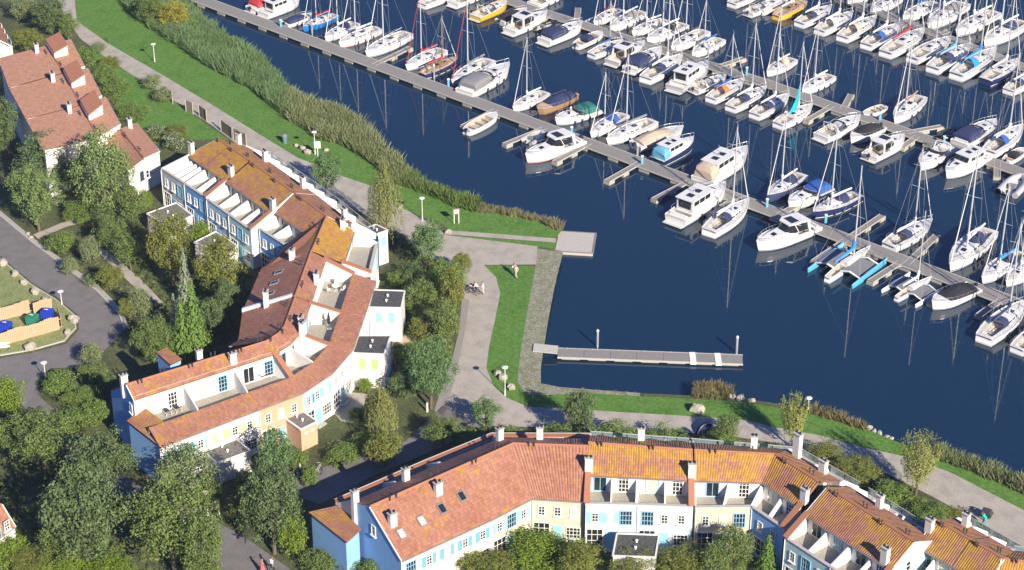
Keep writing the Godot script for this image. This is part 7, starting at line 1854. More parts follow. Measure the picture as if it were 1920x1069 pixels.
const PLANTS := [
	["dark", -70.16, -76.35, 6.12, 5.15, 0.82, 1, "dark green dense leafy tree behind the stepped salmon row", "dark_tree", "trees behind the stepped salmon row"],
	["grey", -75.43, -81.80, 4.93, 4.93, -0.25, 0, "grey green wispy shrub behind the stepped salmon row", "grey_shrub", "shrubs behind the stepped salmon row"],
	["olive", -72.51, -69.21, 4.62, 3.65, 0.58, 1, "olive green loose tree behind the stepped salmon row", "olive_green_tree", "trees behind the stepped salmon row"],
	["broad", -67.41, -74.10, 3.63, 3.82, 0.61, 1, "mid green leafy tree behind the stepped salmon row", "broadleaf_tree", "trees behind the stepped salmon row"],
	["grey", -61.91, -69.32, 2.37, 2.27, -0.11, 0, "grey green wispy shrub by the top of the shore path", "grey_shrub", "shrubs by the top of the shore path"],
	["gold", -52.12, -80.00, 5.23, 4.25, -0.21, 0, "golden yellow round shrub by the top of the shore path", "golden_shrub", "shrubs by the top of the shore path"],
	["broad", -55.70, -80.82, 5.10, 4.12, 0.66, 1, "mid green leafy tree by the top of the shore path", "broadleaf_tree", "trees by the top of the shore path"],
	["grey", -52.05, -56.62, 3.21, 2.74, -0.14, 0, "larger grey green wispy shrub in the gardens below the shore path", "grey_shrub", "shrubs in the gardens below the shore path"],
	["grey", -49.86, -52.10, 3.16, 2.70, -0.13, 0, "smaller grey green wispy shrub in the gardens below the shore path", "grey_shrub", "shrubs in the gardens below the shore path"],
	["bush", -59.57, -60.03, 4.62, 2.31, -0.12, 0, "smallest mid green rounded garden shrub in the gardens below the shore path", "garden_shrub", "shrubs in the gardens below the shore path"],
	["olive", -59.54, -64.49, 3.50, 1.75, -0.09, 0, "small olive green loose shrub by the top of the shore path", "olive_green_shrub", "shrubs by the top of the shore path"],
	["bush", -57.18, -54.95, 5.32, 2.66, -0.13, 0, "largest mid green rounded garden shrub in the gardens below the shore path", "garden_shrub", "shrubs in the gardens below the shore path"],
	["bush", -53.20, -46.53, 5.19, 2.59, -0.13, 0, "middling mid green rounded garden shrub in the gardens below the shore path", "garden_shrub", "shrubs in the gardens below the shore path"],
	["olive", -46.47, -40.93, 3.78, 1.89, -0.09, 0, "olive green loose shrub in the gardens below the shore path", "olive_green_shrub", "shrubs in the gardens below the shore path"],
	["flower", -46.27, -36.97, 3.32, 2.58, -0.13, 0, "shrub covered in cream white flowers before the blue upper terrace", "flowering_shrub", "shrubs before the blue upper terrace"],
	["flower", -49.51, -41.55, 2.92, 1.77, -0.09, 0, "larger small shrub covered in cream white flowers in the gardens below the shore path", "flowering_shrub", "shrubs in the gardens below the shore path"],
	["flower", -59.81, -61.26, 3.08, 1.54, -0.08, 0, "smaller small shrub covered in cream white flowers in the gardens below the shore path", "flowering_shrub", "shrubs in the gardens below the shore path"],
	["bush", -63.62, -67.57, 3.92, 1.96, -0.10, 0, "mid green rounded garden shrub by the top of the shore path", "garden_shrub", "shrubs by the top of the shore path"],
	["dark", -68.67, -35.05, 4.84, 7.37, 1.18, 1, "tall dark green dense leafy tree in the gardens below the shore path", "dark_tree", "trees in the gardens below the shore path"],
	["dark", -61.59, -25.66, 7.96, 6.88, 1.10, 1, "tall dark green dense leafy tree by the end of the stepped row", "dark_tree", "trees by the end of the stepped row"],
	["willow", -60.27, -13.84, 6.61, 7.98, 1.28, 1, "smaller tall pale green feathery willow by the end of the stepped row", "pale_willow", "trees by the end of the stepped row"],
	["willow", -51.97, -15.89, 8.01, 11.43, 1.83, 1, "larger pale green feathery willow by the end of the stepped row", "pale_willow", "trees by the end of the stepped row"],
	["dark", -57.60, -22.86, 4.33, 4.59, 0.73, 1, "larger dark green dense leafy tree by the end of the stepped row", "dark_tree", "trees by the end of the stepped row"],
	["grey", -56.95, -23.24, 2.21, 2.64, -0.13, 0, "grey green wispy shrub by the end of the stepped row", "grey_shrub", "shrubs by the end of the stepped row"],
	["broad", -48.34, -14.13, 4.23, 5.50, 0.88, 1, "mid green leafy tree by the end of the stepped row", "broadleaf_tree", "trees by the end of the stepped row"],
	["bright", -47.51, -19.52, 2.19, 3.04, -0.15, 0, "bright yellow green shrub by the end of the stepped row", "yellow_green_shrub", "shrubs by the end of the stepped row"],
	["bush", -55.47, -16.79, 5.42, 2.71, -0.14, 0, "mid green rounded garden shrub by the end of the stepped row", "garden_shrub", "shrubs by the end of the stepped row"],
	["broad", -49.41, -7.09, 5.05, 4.79, 0.77, 1, "mid green leafy tree on the verge of the curving asphalt road", "broadleaf_tree", "trees on the verge of the curving asphalt road"],
	["broad", -46.98, -3.60, 4.06, 4.24, 0.68, 1, "smaller mid green leafy tree before the blue upper terrace", "broadleaf_tree", "trees before the blue upper terrace"],
	["dark", -52.11, -15.41, 3.38, 2.67, 0.43, 1, "smaller dark green dense leafy tree by the end of the stepped row", "dark_tree", "trees by the end of the stepped row"],
	["grey", -52.20, -4.96, 2.88, 4.52, -0.23, 0, "larger grey green wispy shrub on the verge of the curving asphalt road", "grey_shrub", "shrubs on the verge of the curving asphalt road"],
	["bush", -56.31, -8.29, 4.22, 2.87, -0.14, 0, "mid green rounded garden shrub on the verge of the curving asphalt road", "garden_shrub", "shrubs on the verge of the curving asphalt road"],
	["grey", -54.28, -2.50, 2.59, 2.59, -0.13, 0, "smaller grey green wispy shrub on the verge of the curving asphalt road", "grey_shrub", "shrubs on the verge of the curving asphalt road"],
	["olive", -48.69, 1.22, 3.60, 2.98, 0.48, 1, "olive green loose tree on the verge of the curving asphalt road", "olive_green_tree", "trees on the verge of the curving asphalt road"],
	["grey", -50.94, 0.06, 2.56, 1.66, -0.08, 0, "small grey green wispy shrub on the verge of the curving asphalt road", "grey_shrub", "shrubs on the verge of the curving asphalt road"],
	["olive", -41.15, 0.64, 5.67, 9.20, 1.47, 1, "smaller tall olive green loose tree before the blue upper terrace", "olive_green_tree", "trees before the blue upper terrace"],
	["bright", -38.99, -10.15, 3.06, 3.57, -0.18, 0, "bright yellow green shrub before the blue upper terrace", "yellow_green_shrub", "shrubs before the blue upper terrace"],
	["olive", -34.72, 5.38, 6.21, 8.52, 1.36, 1, "larger olive green loose tree before the blue upper terrace", "olive_green_tree", "trees before the blue upper terrace"],
	["spruce", -38.77, 5.71, 2.82, 7.58, 0.38, 1, "tall silvery blue spruce before the blue upper terrace", "blue_spruce", "trees before the blue upper terrace"],
	["conifer", -36.45, 15.95, 4.22, 8.68, 0.43, 1, "larger fresh green pointed conifer before the blue upper terrace", "conifer_tree", "trees before the blue upper terrace"],
	["conifer", -37.76, 15.93, 3.82, 6.59, 0.33, 1, "smaller tall fresh green pointed conifer before the blue upper terrace", "conifer_tree", "trees before the blue upper terrace"],
	["spruce", -38.94, 13.72, 2.36, 6.13, 0.31, 1, "silvery blue spruce before the blue upper terrace", "blue_spruce", "trees before the blue upper terrace"],
	["grey", -43.87, 8.59, 2.76, 5.21, -0.26, 0, "grey green wispy shrub before the blue upper terrace", "grey_shrub", "shrubs before the blue upper terrace"],
	["broad", -40.91, 18.25, 5.01, 5.26, 0.84, 1, "larger mid green leafy tree before the blue upper terrace", "broadleaf_tree", "trees before the blue upper terrace"],
	["olive", -45.26, 8.74, 2.50, 2.92, 0.47, 1, "olive green loose tree before the blue upper terrace", "olive_green_tree", "trees before the blue upper terrace"],
	["dark", -35.29, 11.60, 3.86, 4.28, 0.68, 1, "larger dark green dense leafy tree before the blue upper terrace", "dark_tree", "trees before the blue upper terrace"],
	["dark", -33.42, 9.58, 2.90, 5.59, 0.89, 1, "smaller dark green dense leafy tree before the blue upper terrace", "dark_tree", "trees before the blue upper terrace"],
	["grey", -47.99, 18.71, 3.01, 3.51, -0.18, 0, "grey green wispy shrub at the corner of the road junction", "grey_shrub", "shrubs at the corner of the road junction"],
	["broad", -47.23, 22.52, 3.69, 2.24, 0.36, 1, "smaller mid green leafy tree at the corner of the road junction", "broadleaf_tree", "trees at the corner of the road junction"],
	["bush", -50.79, 24.14, 4.37, 2.75, -0.14, 0, "mid green rounded garden shrub at the corner of the road junction", "garden_shrub", "shrubs at the corner of the road junction"],
	["bush", -47.73, 26.74, 4.79, 2.39, -0.12, 0, "mid green rounded garden shrub at the corner of the road junction", "garden_shrub", "shrubs at the corner of the road junction"],
	["bush", -45.56, 30.31, 3.58, 3.16, -0.16, 0, "mid green rounded garden shrub at the corner of the road junction", "garden_shrub", "shrubs at the corner of the road junction"],
	["bush", -47.75, 31.30, 4.59, 2.30, -0.11, 0, "mid green rounded garden shrub at the corner of the road junction", "garden_shrub", "shrubs at the corner of the road junction"],
	["dark", -44.30, 27.65, 2.70, 4.12, 0.66, 1, "dark green dense leafy tree at the corner of the road junction", "dark_tree", "trees at the corner of the road junction"],
	["bright", -55.31, 28.28, 3.51, 5.01, -0.25, 0, "bright yellow green shrub at the corner of the road junction", "yellow_green_shrub", "shrubs at the corner of the road junction"],
	["broad", -52.79, 36.81, 4.21, 4.70, 0.75, 1, "larger mid green leafy tree at the corner of the road junction", "broadleaf_tree", "trees at the corner of the road junction"],
	["broad", -49.53, 39.08, 7.26, 6.15, 0.98, 1, "larger mid green leafy tree under the blue gable beside the lower road", "broadleaf_tree", "trees under the blue gable beside the lower road"],
	["dark", -42.09, 44.49, 7.35, 6.85, 1.10, 1, "smaller tall dark green dense leafy tree under the blue gable beside the lower road", "dark_tree", "trees under the blue gable beside the lower road"],
	["dark", -41.93, 56.90, 8.18, 11.15, 1.78, 1, "larger dark green dense leafy tree under the blue gable beside the lower road", "dark_tree", "trees under the blue gable beside the lower road"],
	["broad", -44.01, 56.66, 4.85, 5.58, 0.89, 1, "smaller mid green leafy tree under the blue gable beside the lower road", "broadleaf_tree", "trees under the blue gable beside the lower road"],
	["broad", -33.36, 56.75, 8.65, 9.14, 1.46, 1, "larger mid green leafy tree beside the lower road near the white shed", "broadleaf_tree", "trees beside the lower road near the white shed"],
	["broad", -29.84, 59.59, 4.83, 7.88, 1.26, 1, "smaller tall mid green leafy tree beside the lower road near the white shed", "broadleaf_tree", "trees beside the lower road near the white shed"],
	["dark", -35.23, 54.79, 4.91, 6.71, 1.07, 1, "tall dark green dense leafy tree beside the lower road near the white shed", "dark_tree", "trees beside the lower road near the white shed"],
	["pine", -33.41, 44.96, 6.54, 6.03, 0.97, 1, "grey green airy pine beside the lower road near the white shed", "pine_tree", "trees beside the lower road near the white shed"],
	["broad", -30.98, 46.71, 3.28, 4.07, 0.65, 1, "mid green leafy tree beside the lower road near the white shed", "broadleaf_tree", "trees beside the lower road near the white shed"],
	["round", -24.56, 42.75, 4.03, 6.13, 1.35, 1, "round headed blue green willow by the courtyard corner below the peach house", "pollard_willow", "trees by the courtyard corner below the peach house"],
	["dark", -23.77, 53.78, 6.28, 9.38, 1.50, 1, "tall dark green dense leafy tree by the courtyard corner below the peach house", "dark_tree", "trees by the courtyard corner below the peach house"],
	["bright", -21.80, 54.30, 3.07, 5.77, -0.29, 0, "bright yellow green shrub by the courtyard corner below the peach house", "yellow_green_shrub", "shrubs by the courtyard corner below the peach house"],
	["bush", -22.46, 38.92, 2.34, 2.67, -0.13, 0, "larger mid green rounded garden shrub by the courtyard corner below the peach house", "garden_shrub", "shrubs by the courtyard corner below the peach house"],
	["broad", -27.13, 44.43, 3.40, 2.98, 0.48, 1, "mid green leafy tree by the courtyard corner below the peach house", "broadleaf_tree", "trees by the courtyard corner below the peach house"],
	["bright", -49.63, 55.53, 4.40, 3.17, -0.16, 0, "middling bright yellow green shrub under the blue gable beside the lower road", "yellow_green_shrub", "shrubs under the blue gable beside the lower road"],
	["olive", -47.10, 57.03, 4.79, 2.39, 0.38, 1, "olive green loose tree under the blue gable beside the lower road", "olive_green_tree", "trees under the blue gable beside the lower road"],
	["bright", -43.88, 57.62, 5.70, 2.85, -0.14, 0, "largest bright yellow green shrub under the blue gable beside the lower road", "yellow_green_shrub", "shrubs under the blue gable beside the lower road"],
	["bright", -39.52, 57.77, 5.18, 2.59, -0.13, 0, "smallest bright yellow green shrub under the blue gable beside the lower road", "yellow_green_shrub", "shrubs under the blue gable beside the lower road"],
	["bush", -21.19, 42.02, 1.99, 2.69, -0.13, 0, "smaller mid green rounded garden shrub by the courtyard corner below the peach house", "garden_shrub", "shrubs by the courtyard corner below the peach house"],
	["round", -24.31, -22.96, 4.22, 5.59, 1.23, 1, "round headed blue green willow beside the shore path above the upper terrace", "pollard_willow", "trees beside the shore path above the upper terrace"],
	["weeping", -15.73, -9.16, 4.67, 10.09, 2.22, 1, "tall weeping birch with hanging twigs beside the shore path above the upper terrace", "weeping_birch", "trees beside the shore path above the upper terrace"],
	["round", -10.25, -3.79, 4.36, 5.70, 1.25, 1, "round headed blue green willow between the white annexes and the path", "pollard_willow", "trees between the white annexes and the path"],
	["bush", -8.22, 2.20, 5.77, 4.81, -0.24, 0, "larger mid green rounded garden shrub between the white annexes and the path", "garden_shrub", "shrubs between the white annexes and the path"],
	["olive", -7.07, 8.83, 3.30, 6.47, 1.04, 1, "largest olive green loose tree between the white annexes and the path", "olive_green_tree", "trees between the white annexes and the path"],
	["broad", -10.70, 7.77, 5.05, 4.54, 0.73, 1, "larger mid green leafy tree between the white annexes and the path", "broadleaf_tree", "trees between the white annexes and the path"],
	["dark", -11.81, -0.43, 3.86, 2.41, 0.39, 1, "dark green dense leafy tree between the white annexes and the path", "dark_tree", "trees between the white annexes and the path"],
	["broad", -7.62, 14.41, 3.84, 5.46, 0.87, 1, "smaller mid green leafy tree between the white annexes and the path", "broadleaf_tree", "trees between the white annexes and the path"],
	["olive", -9.91, 13.16, 4.31, 2.68, 0.43, 1, "middling olive green loose tree between the white annexes and the path", "olive_green_tree", "trees between the white annexes and the path"],
	["round", -8.99, 27.36, 5.85, 7.47, 1.64, 1, "tall round headed blue green willow around the courtyard between the terraces", "pollard_willow", "trees around the courtyard between the terraces"],
	["dark", -11.85, 25.32, 4.25, 3.02, 0.48, 1, "dark green dense leafy tree around the courtyard between the terraces", "dark_tree", "trees around the courtyard between the terraces"],
	["weeping", -13.96, 34.39, 3.59, 6.52, 1.43, 1, "tall weeping birch with hanging twigs around the courtyard between the terraces", "weeping_birch", "trees around the courtyard between the terraces"],
	["broad", -15.13, 31.92, 2.43, 4.13, 0.66, 1, "smaller mid green leafy tree around the courtyard between the terraces", "broadleaf_tree", "trees around the courtyard between the terraces"],
	["olive", -13.42, 38.33, 4.39, 3.63, 0.58, 1, "olive green loose tree around the courtyard between the terraces", "olive_green_tree", "trees around the courtyard between the terraces"],
	["broad", -7.44, 34.81, 4.67, 3.07, 0.49, 1, "larger mid green leafy tree around the courtyard between the terraces", "broadleaf_tree", "trees around the courtyard between the terraces"],
	["broad", -16.67, 30.39, 2.99, 2.12, -0.11, 0, "smallest mid green leafy shrub around the courtyard between the terraces", "broadleaf_shrub", "shrubs around the courtyard between the terraces"],
	["bright", -16.41, 24.12, 1.77, 1.93, -0.10, 0, "bright yellow green shrub around the courtyard between the terraces", "yellow_green_shrub", "shrubs around the courtyard between the terraces"],
	["round", -2.89, 31.74, 3.47, 3.38, 0.74, 1, "round headed blue green willow along the path behind the lower houses", "pollard_willow", "trees along the path behind the lower houses"],
	["dark", 7.28, 33.46, 3.70, 5.51, 0.88, 1, "dark green dense leafy tree along the path behind the lower houses", "dark_tree", "trees along the path behind the lower houses"],
	["broad", -4.59, 34.49, 4.08, 2.04, -0.10, 0, "largest mid green leafy shrub around the courtyard between the terraces", "broadleaf_shrub", "shrubs around the courtyard between the terraces"],
	["bush", -18.17, 37.51, 4.04, 2.02, -0.10, 0, "smaller mid green rounded garden shrub around the courtyard between the terraces", "garden_shrub", "shrubs around the courtyard between the terraces"],
	["broad", -15.33, 35.50, 4.07, 2.03, -0.10, 0, "middling mid green leafy shrub around the courtyard between the terraces", "broadleaf_shrub", "shrubs around the courtyard between the terraces"],
	["bush", -13.95, 0.01, 2.82, 2.02, -0.10, 0, "smaller mid green rounded garden shrub between the white annexes and the path", "garden_shrub", "shrubs between the white annexes and the path"],
	["bush", -11.57, 18.24, 3.02, 3.02, -0.15, 0, "larger mid green rounded garden shrub around the courtyard between the terraces", "garden_shrub", "shrubs around the courtyard between the terraces"],
	["olive", -6.17, -1.22, 2.59, 3.42, 0.55, 1, "smallest olive green loose tree between the white annexes and the path", "olive_green_tree", "trees between the white annexes and the path"],
	["broad", 23.23, 34.05, 2.97, 3.14, 0.50, 1, "mid green leafy tree along the path behind the lower houses", "broadleaf_tree", "trees along the path behind the lower houses"],
	["poplar", 30.15, 35.06, 3.46, 5.86, 1.29, 1, "upright yellowish young tree on the path behind the bent row", "young_poplar", "trees on the path behind the bent row"],
	["poplar", 41.97, 43.99, 4.81, 6.77, 1.49, 1, "tall upright yellowish young tree on the path behind the bent row", "young_poplar", "trees on the path behind the bent row"],
	["olive", 33.02, 38.59, 4.71, 2.35, 0.38, 1, "smaller olive green loose tree on the path behind the bent row", "olive_green_tree", "trees on the path behind the bent row"],
	["olive", 36.00, 41.48, 5.10, 2.55, 0.41, 1, "larger olive green loose tree on the path behind the bent row", "olive_green_tree", "trees on the path behind the bent row"],
	["bush", 39.24, 45.11, 4.46, 2.23, -0.11, 0, "smaller mid green rounded garden shrub on the path behind the bent row", "garden_shrub", "shrubs on the path behind the bent row"],
	["bush", 42.43, 48.97, 4.94, 2.47, -0.12, 0, "larger mid green rounded garden shrub on the path behind the bent row", "garden_shrub", "shrubs on the path behind the bent row"],
	["olive", 45.18, 48.39, 3.22, 1.61, -0.08, 0, "small olive green loose shrub on the path behind the bent row", "olive_green_shrub", "shrubs on the path behind the bent row"],
	["bush", 5.16, 34.72, 5.22, 2.61, -0.13, 0, "mid green rounded garden shrub along the path behind the lower houses", "garden_shrub", "shrubs along the path behind the lower houses"],
	["bush", 10.86, 35.45, 6.34, 3.17, -0.16, 0, "mid green rounded garden shrub along the path behind the lower houses", "garden_shrub", "shrubs along the path behind the lower houses"],
	["bush", 16.56, 35.71, 5.77, 2.88, -0.14, 0, "mid green rounded garden shrub along the path behind the lower houses", "garden_shrub", "shrubs along the path behind the lower houses"],
	["bush", 22.28, 35.79, 4.63, 2.31, -0.12, 0, "mid green rounded garden shrub along the path behind the lower houses", "garden_shrub", "shrubs along the path behind the lower houses"],
	["bush", -0.57, 34.40, 3.97, 1.98, -0.10, 0, "mid green rounded garden shrub along the path behind the lower houses", "garden_shrub", "shrubs along the path behind the lower houses"],
	["bright", 2.63, 56.11, 7.85, 3.92, -0.20, 0, "bright yellow green shrub before the cream and pale blue houses", "yellow_green_shrub", "shrubs before the cream and pale blue houses"],
	["olive", 6.49, 58.69, 4.68, 4.27, 0.68, 1, "olive green loose tree before the cream and pale blue houses", "olive_green_tree", "trees before the cream and pale blue houses"],
	["olive", -1.56, 58.27, 5.39, 2.70, 0.43, 1, "olive green loose tree before the cream and pale blue houses", "olive_green_tree", "trees before the cream and pale blue houses"],
	["olive", 12.02, 57.77, 4.78, 2.75, 0.44, 1, "olive green loose tree before the cream and pale blue houses", "olive_green_tree", "trees before the cream and pale blue houses"],
	["olive", 16.96, 58.03, 5.82, 2.91, 0.47, 1, "olive green loose tree before the cream and pale blue houses", "olive_green_tree", "trees before the cream and pale blue houses"],
	["broad", 21.62, 57.63, 4.62, 5.26, 0.84, 1, "larger mid green leafy tree before the cream and pale blue houses", "broadleaf_tree", "trees before the cream and pale blue houses"],
	["broad", 19.72, 58.89, 3.23, 4.40, 0.70, 1, "smaller mid green leafy tree before the cream and pale blue houses", "broadleaf_tree", "trees before the cream and pale blue houses"],
	["conifer", 25.11, 57.17, 2.82, 4.43, 0.22, 1, "fresh green pointed conifer before the cream and pale blue houses", "conifer_tree", "trees before the cream and pale blue houses"],
	["olive", -4.45, 57.34, 3.33, 2.45, 0.39, 1, "olive green loose tree before the cream and pale blue houses", "olive_green_tree", "trees before the cream and pale blue houses"],
	["broad", -18.95, 56.59, 4.37, 2.18, -0.11, 0, "mid green leafy shrub before the cream and pale blue houses", "broadleaf_shrub", "shrubs before the cream and pale blue houses"],
	["bush", -13.59, 58.05, 5.28, 2.64, -0.13, 0, "larger mid green rounded garden shrub before the cream and pale blue houses", "garden_shrub", "shrubs before the cream and pale blue houses"],
	["bush", -16.04, 56.71, 2.60, 2.17, -0.11, 0, "smaller mid green rounded garden shrub before the cream and pale blue houses", "garden_shrub", "shrubs before the cream and pale blue houses"],
]
const REEDS := [
	["reed_belt", "green reed belt between the lawn and the first pontoon", [-64.09, -97.13, -53.03, -94.86, -51.61, -89.31, -48.85, -83.49, -45.70, -78.05, -41.97, -72.56, -38.23, -67.61, -34.88, -61.85, -32.79, -57.00, -31.57, -46.98, -33.82, -50.85, -37.01, -55.90, -40.55, -59.97, -44.13, -63.75, -48.97, -70.56, -53.35, -76.00, -56.91, -80.75, -61.46, -88.66], 11.0, 1.35, Color(0.1, 0.19, 0.06), Color(0.18, 0.27, 0.11)],
	["reed_belt", "straw coloured reed belt at the bulge of the bank", [-32.79, -57.00, -29.35, -51.92, -27.35, -50.67, -24.19, -48.91, -22.36, -46.29, -19.87, -42.18, -17.80, -36.69, -14.33, -30.74, -11.98, -25.15, -15.22, -26.84, -19.53, -33.93, -23.49, -38.83, -26.53, -40.16, -29.06, -43.88, -31.57, -46.98], 11.0, 1.35, Color(0.11, 0.18, 0.05), Color(0.3, 0.3, 0.15)],
	["reed_belt", "leafy green growth on the bank below the red sign", [-14.33, -30.74, -11.31, -26.37, -7.69, -22.57, -4.17, -20.63, -4.84, -19.01, -7.64, -20.78, -11.23, -23.93, -15.22, -26.84], 11.0, 1.3, Color(0.08, 0.15, 0.025), Color(0.18, 0.25, 0.05)],
	["reed_belt", "low straw coloured fringe beside the concrete platform", [-4.17, -20.63, 0.00, -19.01, 4.12, -16.96, 6.54, -14.51, 6.12, -13.66, 3.97, -15.81, 0.00, -17.69, -4.84, -19.01], 11.0, 0.8, Color(0.15, 0.16, 0.06), Color(0.33, 0.29, 0.15)],
	["reed_belt", "rusty tuft of marsh growth on the bay shore", [20.41, 22.99, 22.85, 22.54, 24.67, 23.65, 24.69, 25.41, 20.21, 25.62], 10.0, 0.75, Color(0.12, 0.13, 0.05), Color(0.32, 0.24, 0.1)],
	["reed_belt", "low brown fringe on the bank past the bay", [33.10, 27.25, 36.43, 28.85, 38.77, 30.96, 38.26, 31.69, 35.96, 30.12, 32.94, 28.53], 10.0, 0.7, Color(0.12, 0.13, 0.05), Color(0.32, 0.24, 0.1)],
	["reed_belt", "tall brown and green fringe by the last lawn", [45.67, 34.87, 47.89, 36.89, 50.40, 38.68, 53.75, 41.60, 57.38, 45.40, 56.98, 47.17, 53.36, 43.52, 50.00, 40.73, 45.54, 37.29], 10.0, 0.95, Color(0.11, 0.18, 0.05), Color(0.3, 0.3, 0.15)],
]
const COVER := [
	["bank_scrub", "leafy scrub among the green reeds of the upper bank", [-64.09, -97.13, -53.03, -94.86, -51.61, -89.31, -48.85, -83.49, -45.70, -78.05, -41.97, -72.56, -38.23, -67.61, -34.88, -61.85, -33.26, -57.00, -32.22, -49.96, -35.41, -55.35, -39.20, -61.85, -44.84, -69.58, -49.77, -76.61, -56.03, -86.06], 0.35, 1.5, Color(0.07, 0.12, 0.035), Color(0.16, 0.2, 0.09)],
	["bank_scrub", "leafy scrub among the straw reeds at the bulge", [-32.33, -55.35, -27.32, -50.32, -22.33, -45.94, -17.78, -36.36, -14.32, -30.42, -11.99, -25.45, -15.24, -27.15, -19.55, -34.25, -23.51, -39.16, -26.58, -40.83, -29.95, -45.60], 0.4, 1.5, Color(0.07, 0.13, 0.03), Color(0.17, 0.21, 0.07)],
	["ground_cover", "mixed low planting in the gardens of the stepped row", [-65.37, -72.56, -58.96, -58.11, -53.03, -44.74, -46.43, -40.16, -48.33, -38.01, -53.85, -45.25, -57.83, -53.54, -62.10, -63.75, -66.18, -72.56], 1.6, 0.9, Color(0.09, 0.14, 0.03), Color(0.19, 0.24, 0.06)],
	["ground_cover", "mixed low planting between the annexes and the path", [-15.25, -12.81, -11.32, -7.26, -8.26, -4.82, -6.41, -1.90, -6.04, 3.28, -6.52, 10.72, -7.34, 17.79, -8.25, 23.98, -11.32, 25.08, -13.70, 18.94, -13.16, 10.72, -12.32, 0.71, -13.31, -7.26], 1.8, 0.9, Color(0.09, 0.14, 0.03), Color(0.19, 0.24, 0.06)],
	["ground_cover", "low planting between the lower row and the path", [-4.65, 31.58, 5.23, 31.79, 13.93, 32.21, 22.55, 33.13, 28.17, 34.67, 33.64, 36.89, 38.87, 40.05, 43.68, 44.84, 48.23, 49.91, 51.27, 53.56, 49.95, 54.79, 43.72, 47.82, 37.95, 42.47, 32.89, 38.28, 28.59, 36.09, 19.53, 34.87, 8.06, 34.26, 0.00, 33.85, -3.44, 35.08], 1.8, 0.85, Color(0.07, 0.12, 0.03), Color(0.15, 0.19, 0.05)],
	["ground_cover", "dark low planting before the upper terrace fronts", [-49.02, -14.23, -45.14, -15.66, -37.28, -7.26, -32.05, -1.90, -31.60, 8.28, -32.94, 13.12, -38.68, 16.64, -42.98, 16.64, -45.51, 8.28, -42.43, 3.28, -48.60, -7.26], 1.3, 0.9, Color(0.07, 0.12, 0.03), Color(0.15, 0.19, 0.05)],
	["ground_cover", "low planting below the blue gable and along the lower road", [-56.40, 28.85, -51.52, 26.71, -46.28, 33.03, -39.28, 41.02, -29.41, 43.90, -22.20, 43.90, -21.41, 53.04, -24.71, 52.15, -29.48, 48.09, -39.21, 41.51, -46.10, 34.06, -50.92, 29.91], 1.2, 0.9, Color(0.07, 0.12, 0.03), Color(0.15, 0.19, 0.05)],
	["ground_cover", "undergrowth below the trees inside the lower road bend", [-59.46, 30.96, -50.71, 34.06, -45.63, 40.05, -39.52, 46.71, -33.96, 51.26, -29.70, 55.22, -27.77, 58.21, -53.26, 59.05], 1.2, 1.0, Color(0.09, 0.14, 0.03), Color(0.19, 0.24, 0.06)],
	["ground_cover", "low planting before the cream and pale blue fronts", [-19.20, 53.91, -10.59, 55.65, 2.13, 53.91, 25.99, 55.22, 26.11, 59.05, -18.73, 59.89], 1.4, 0.9, Color(0.09, 0.14, 0.03), Color(0.19, 0.24, 0.06)],
	["ground_cover", "pale dry planting along the pavement of the curving road", [-59.99, -11.12, -55.34, -5.90, -50.06, -0.07, -46.11, 6.05, -42.07, 5.80, -46.14, 0.06, -51.15, -6.58, -54.53, -10.70, -58.29, -12.81], 1.6, 0.7, Color(0.1, 0.13, 0.05), Color(0.22, 0.22, 0.1)],
]
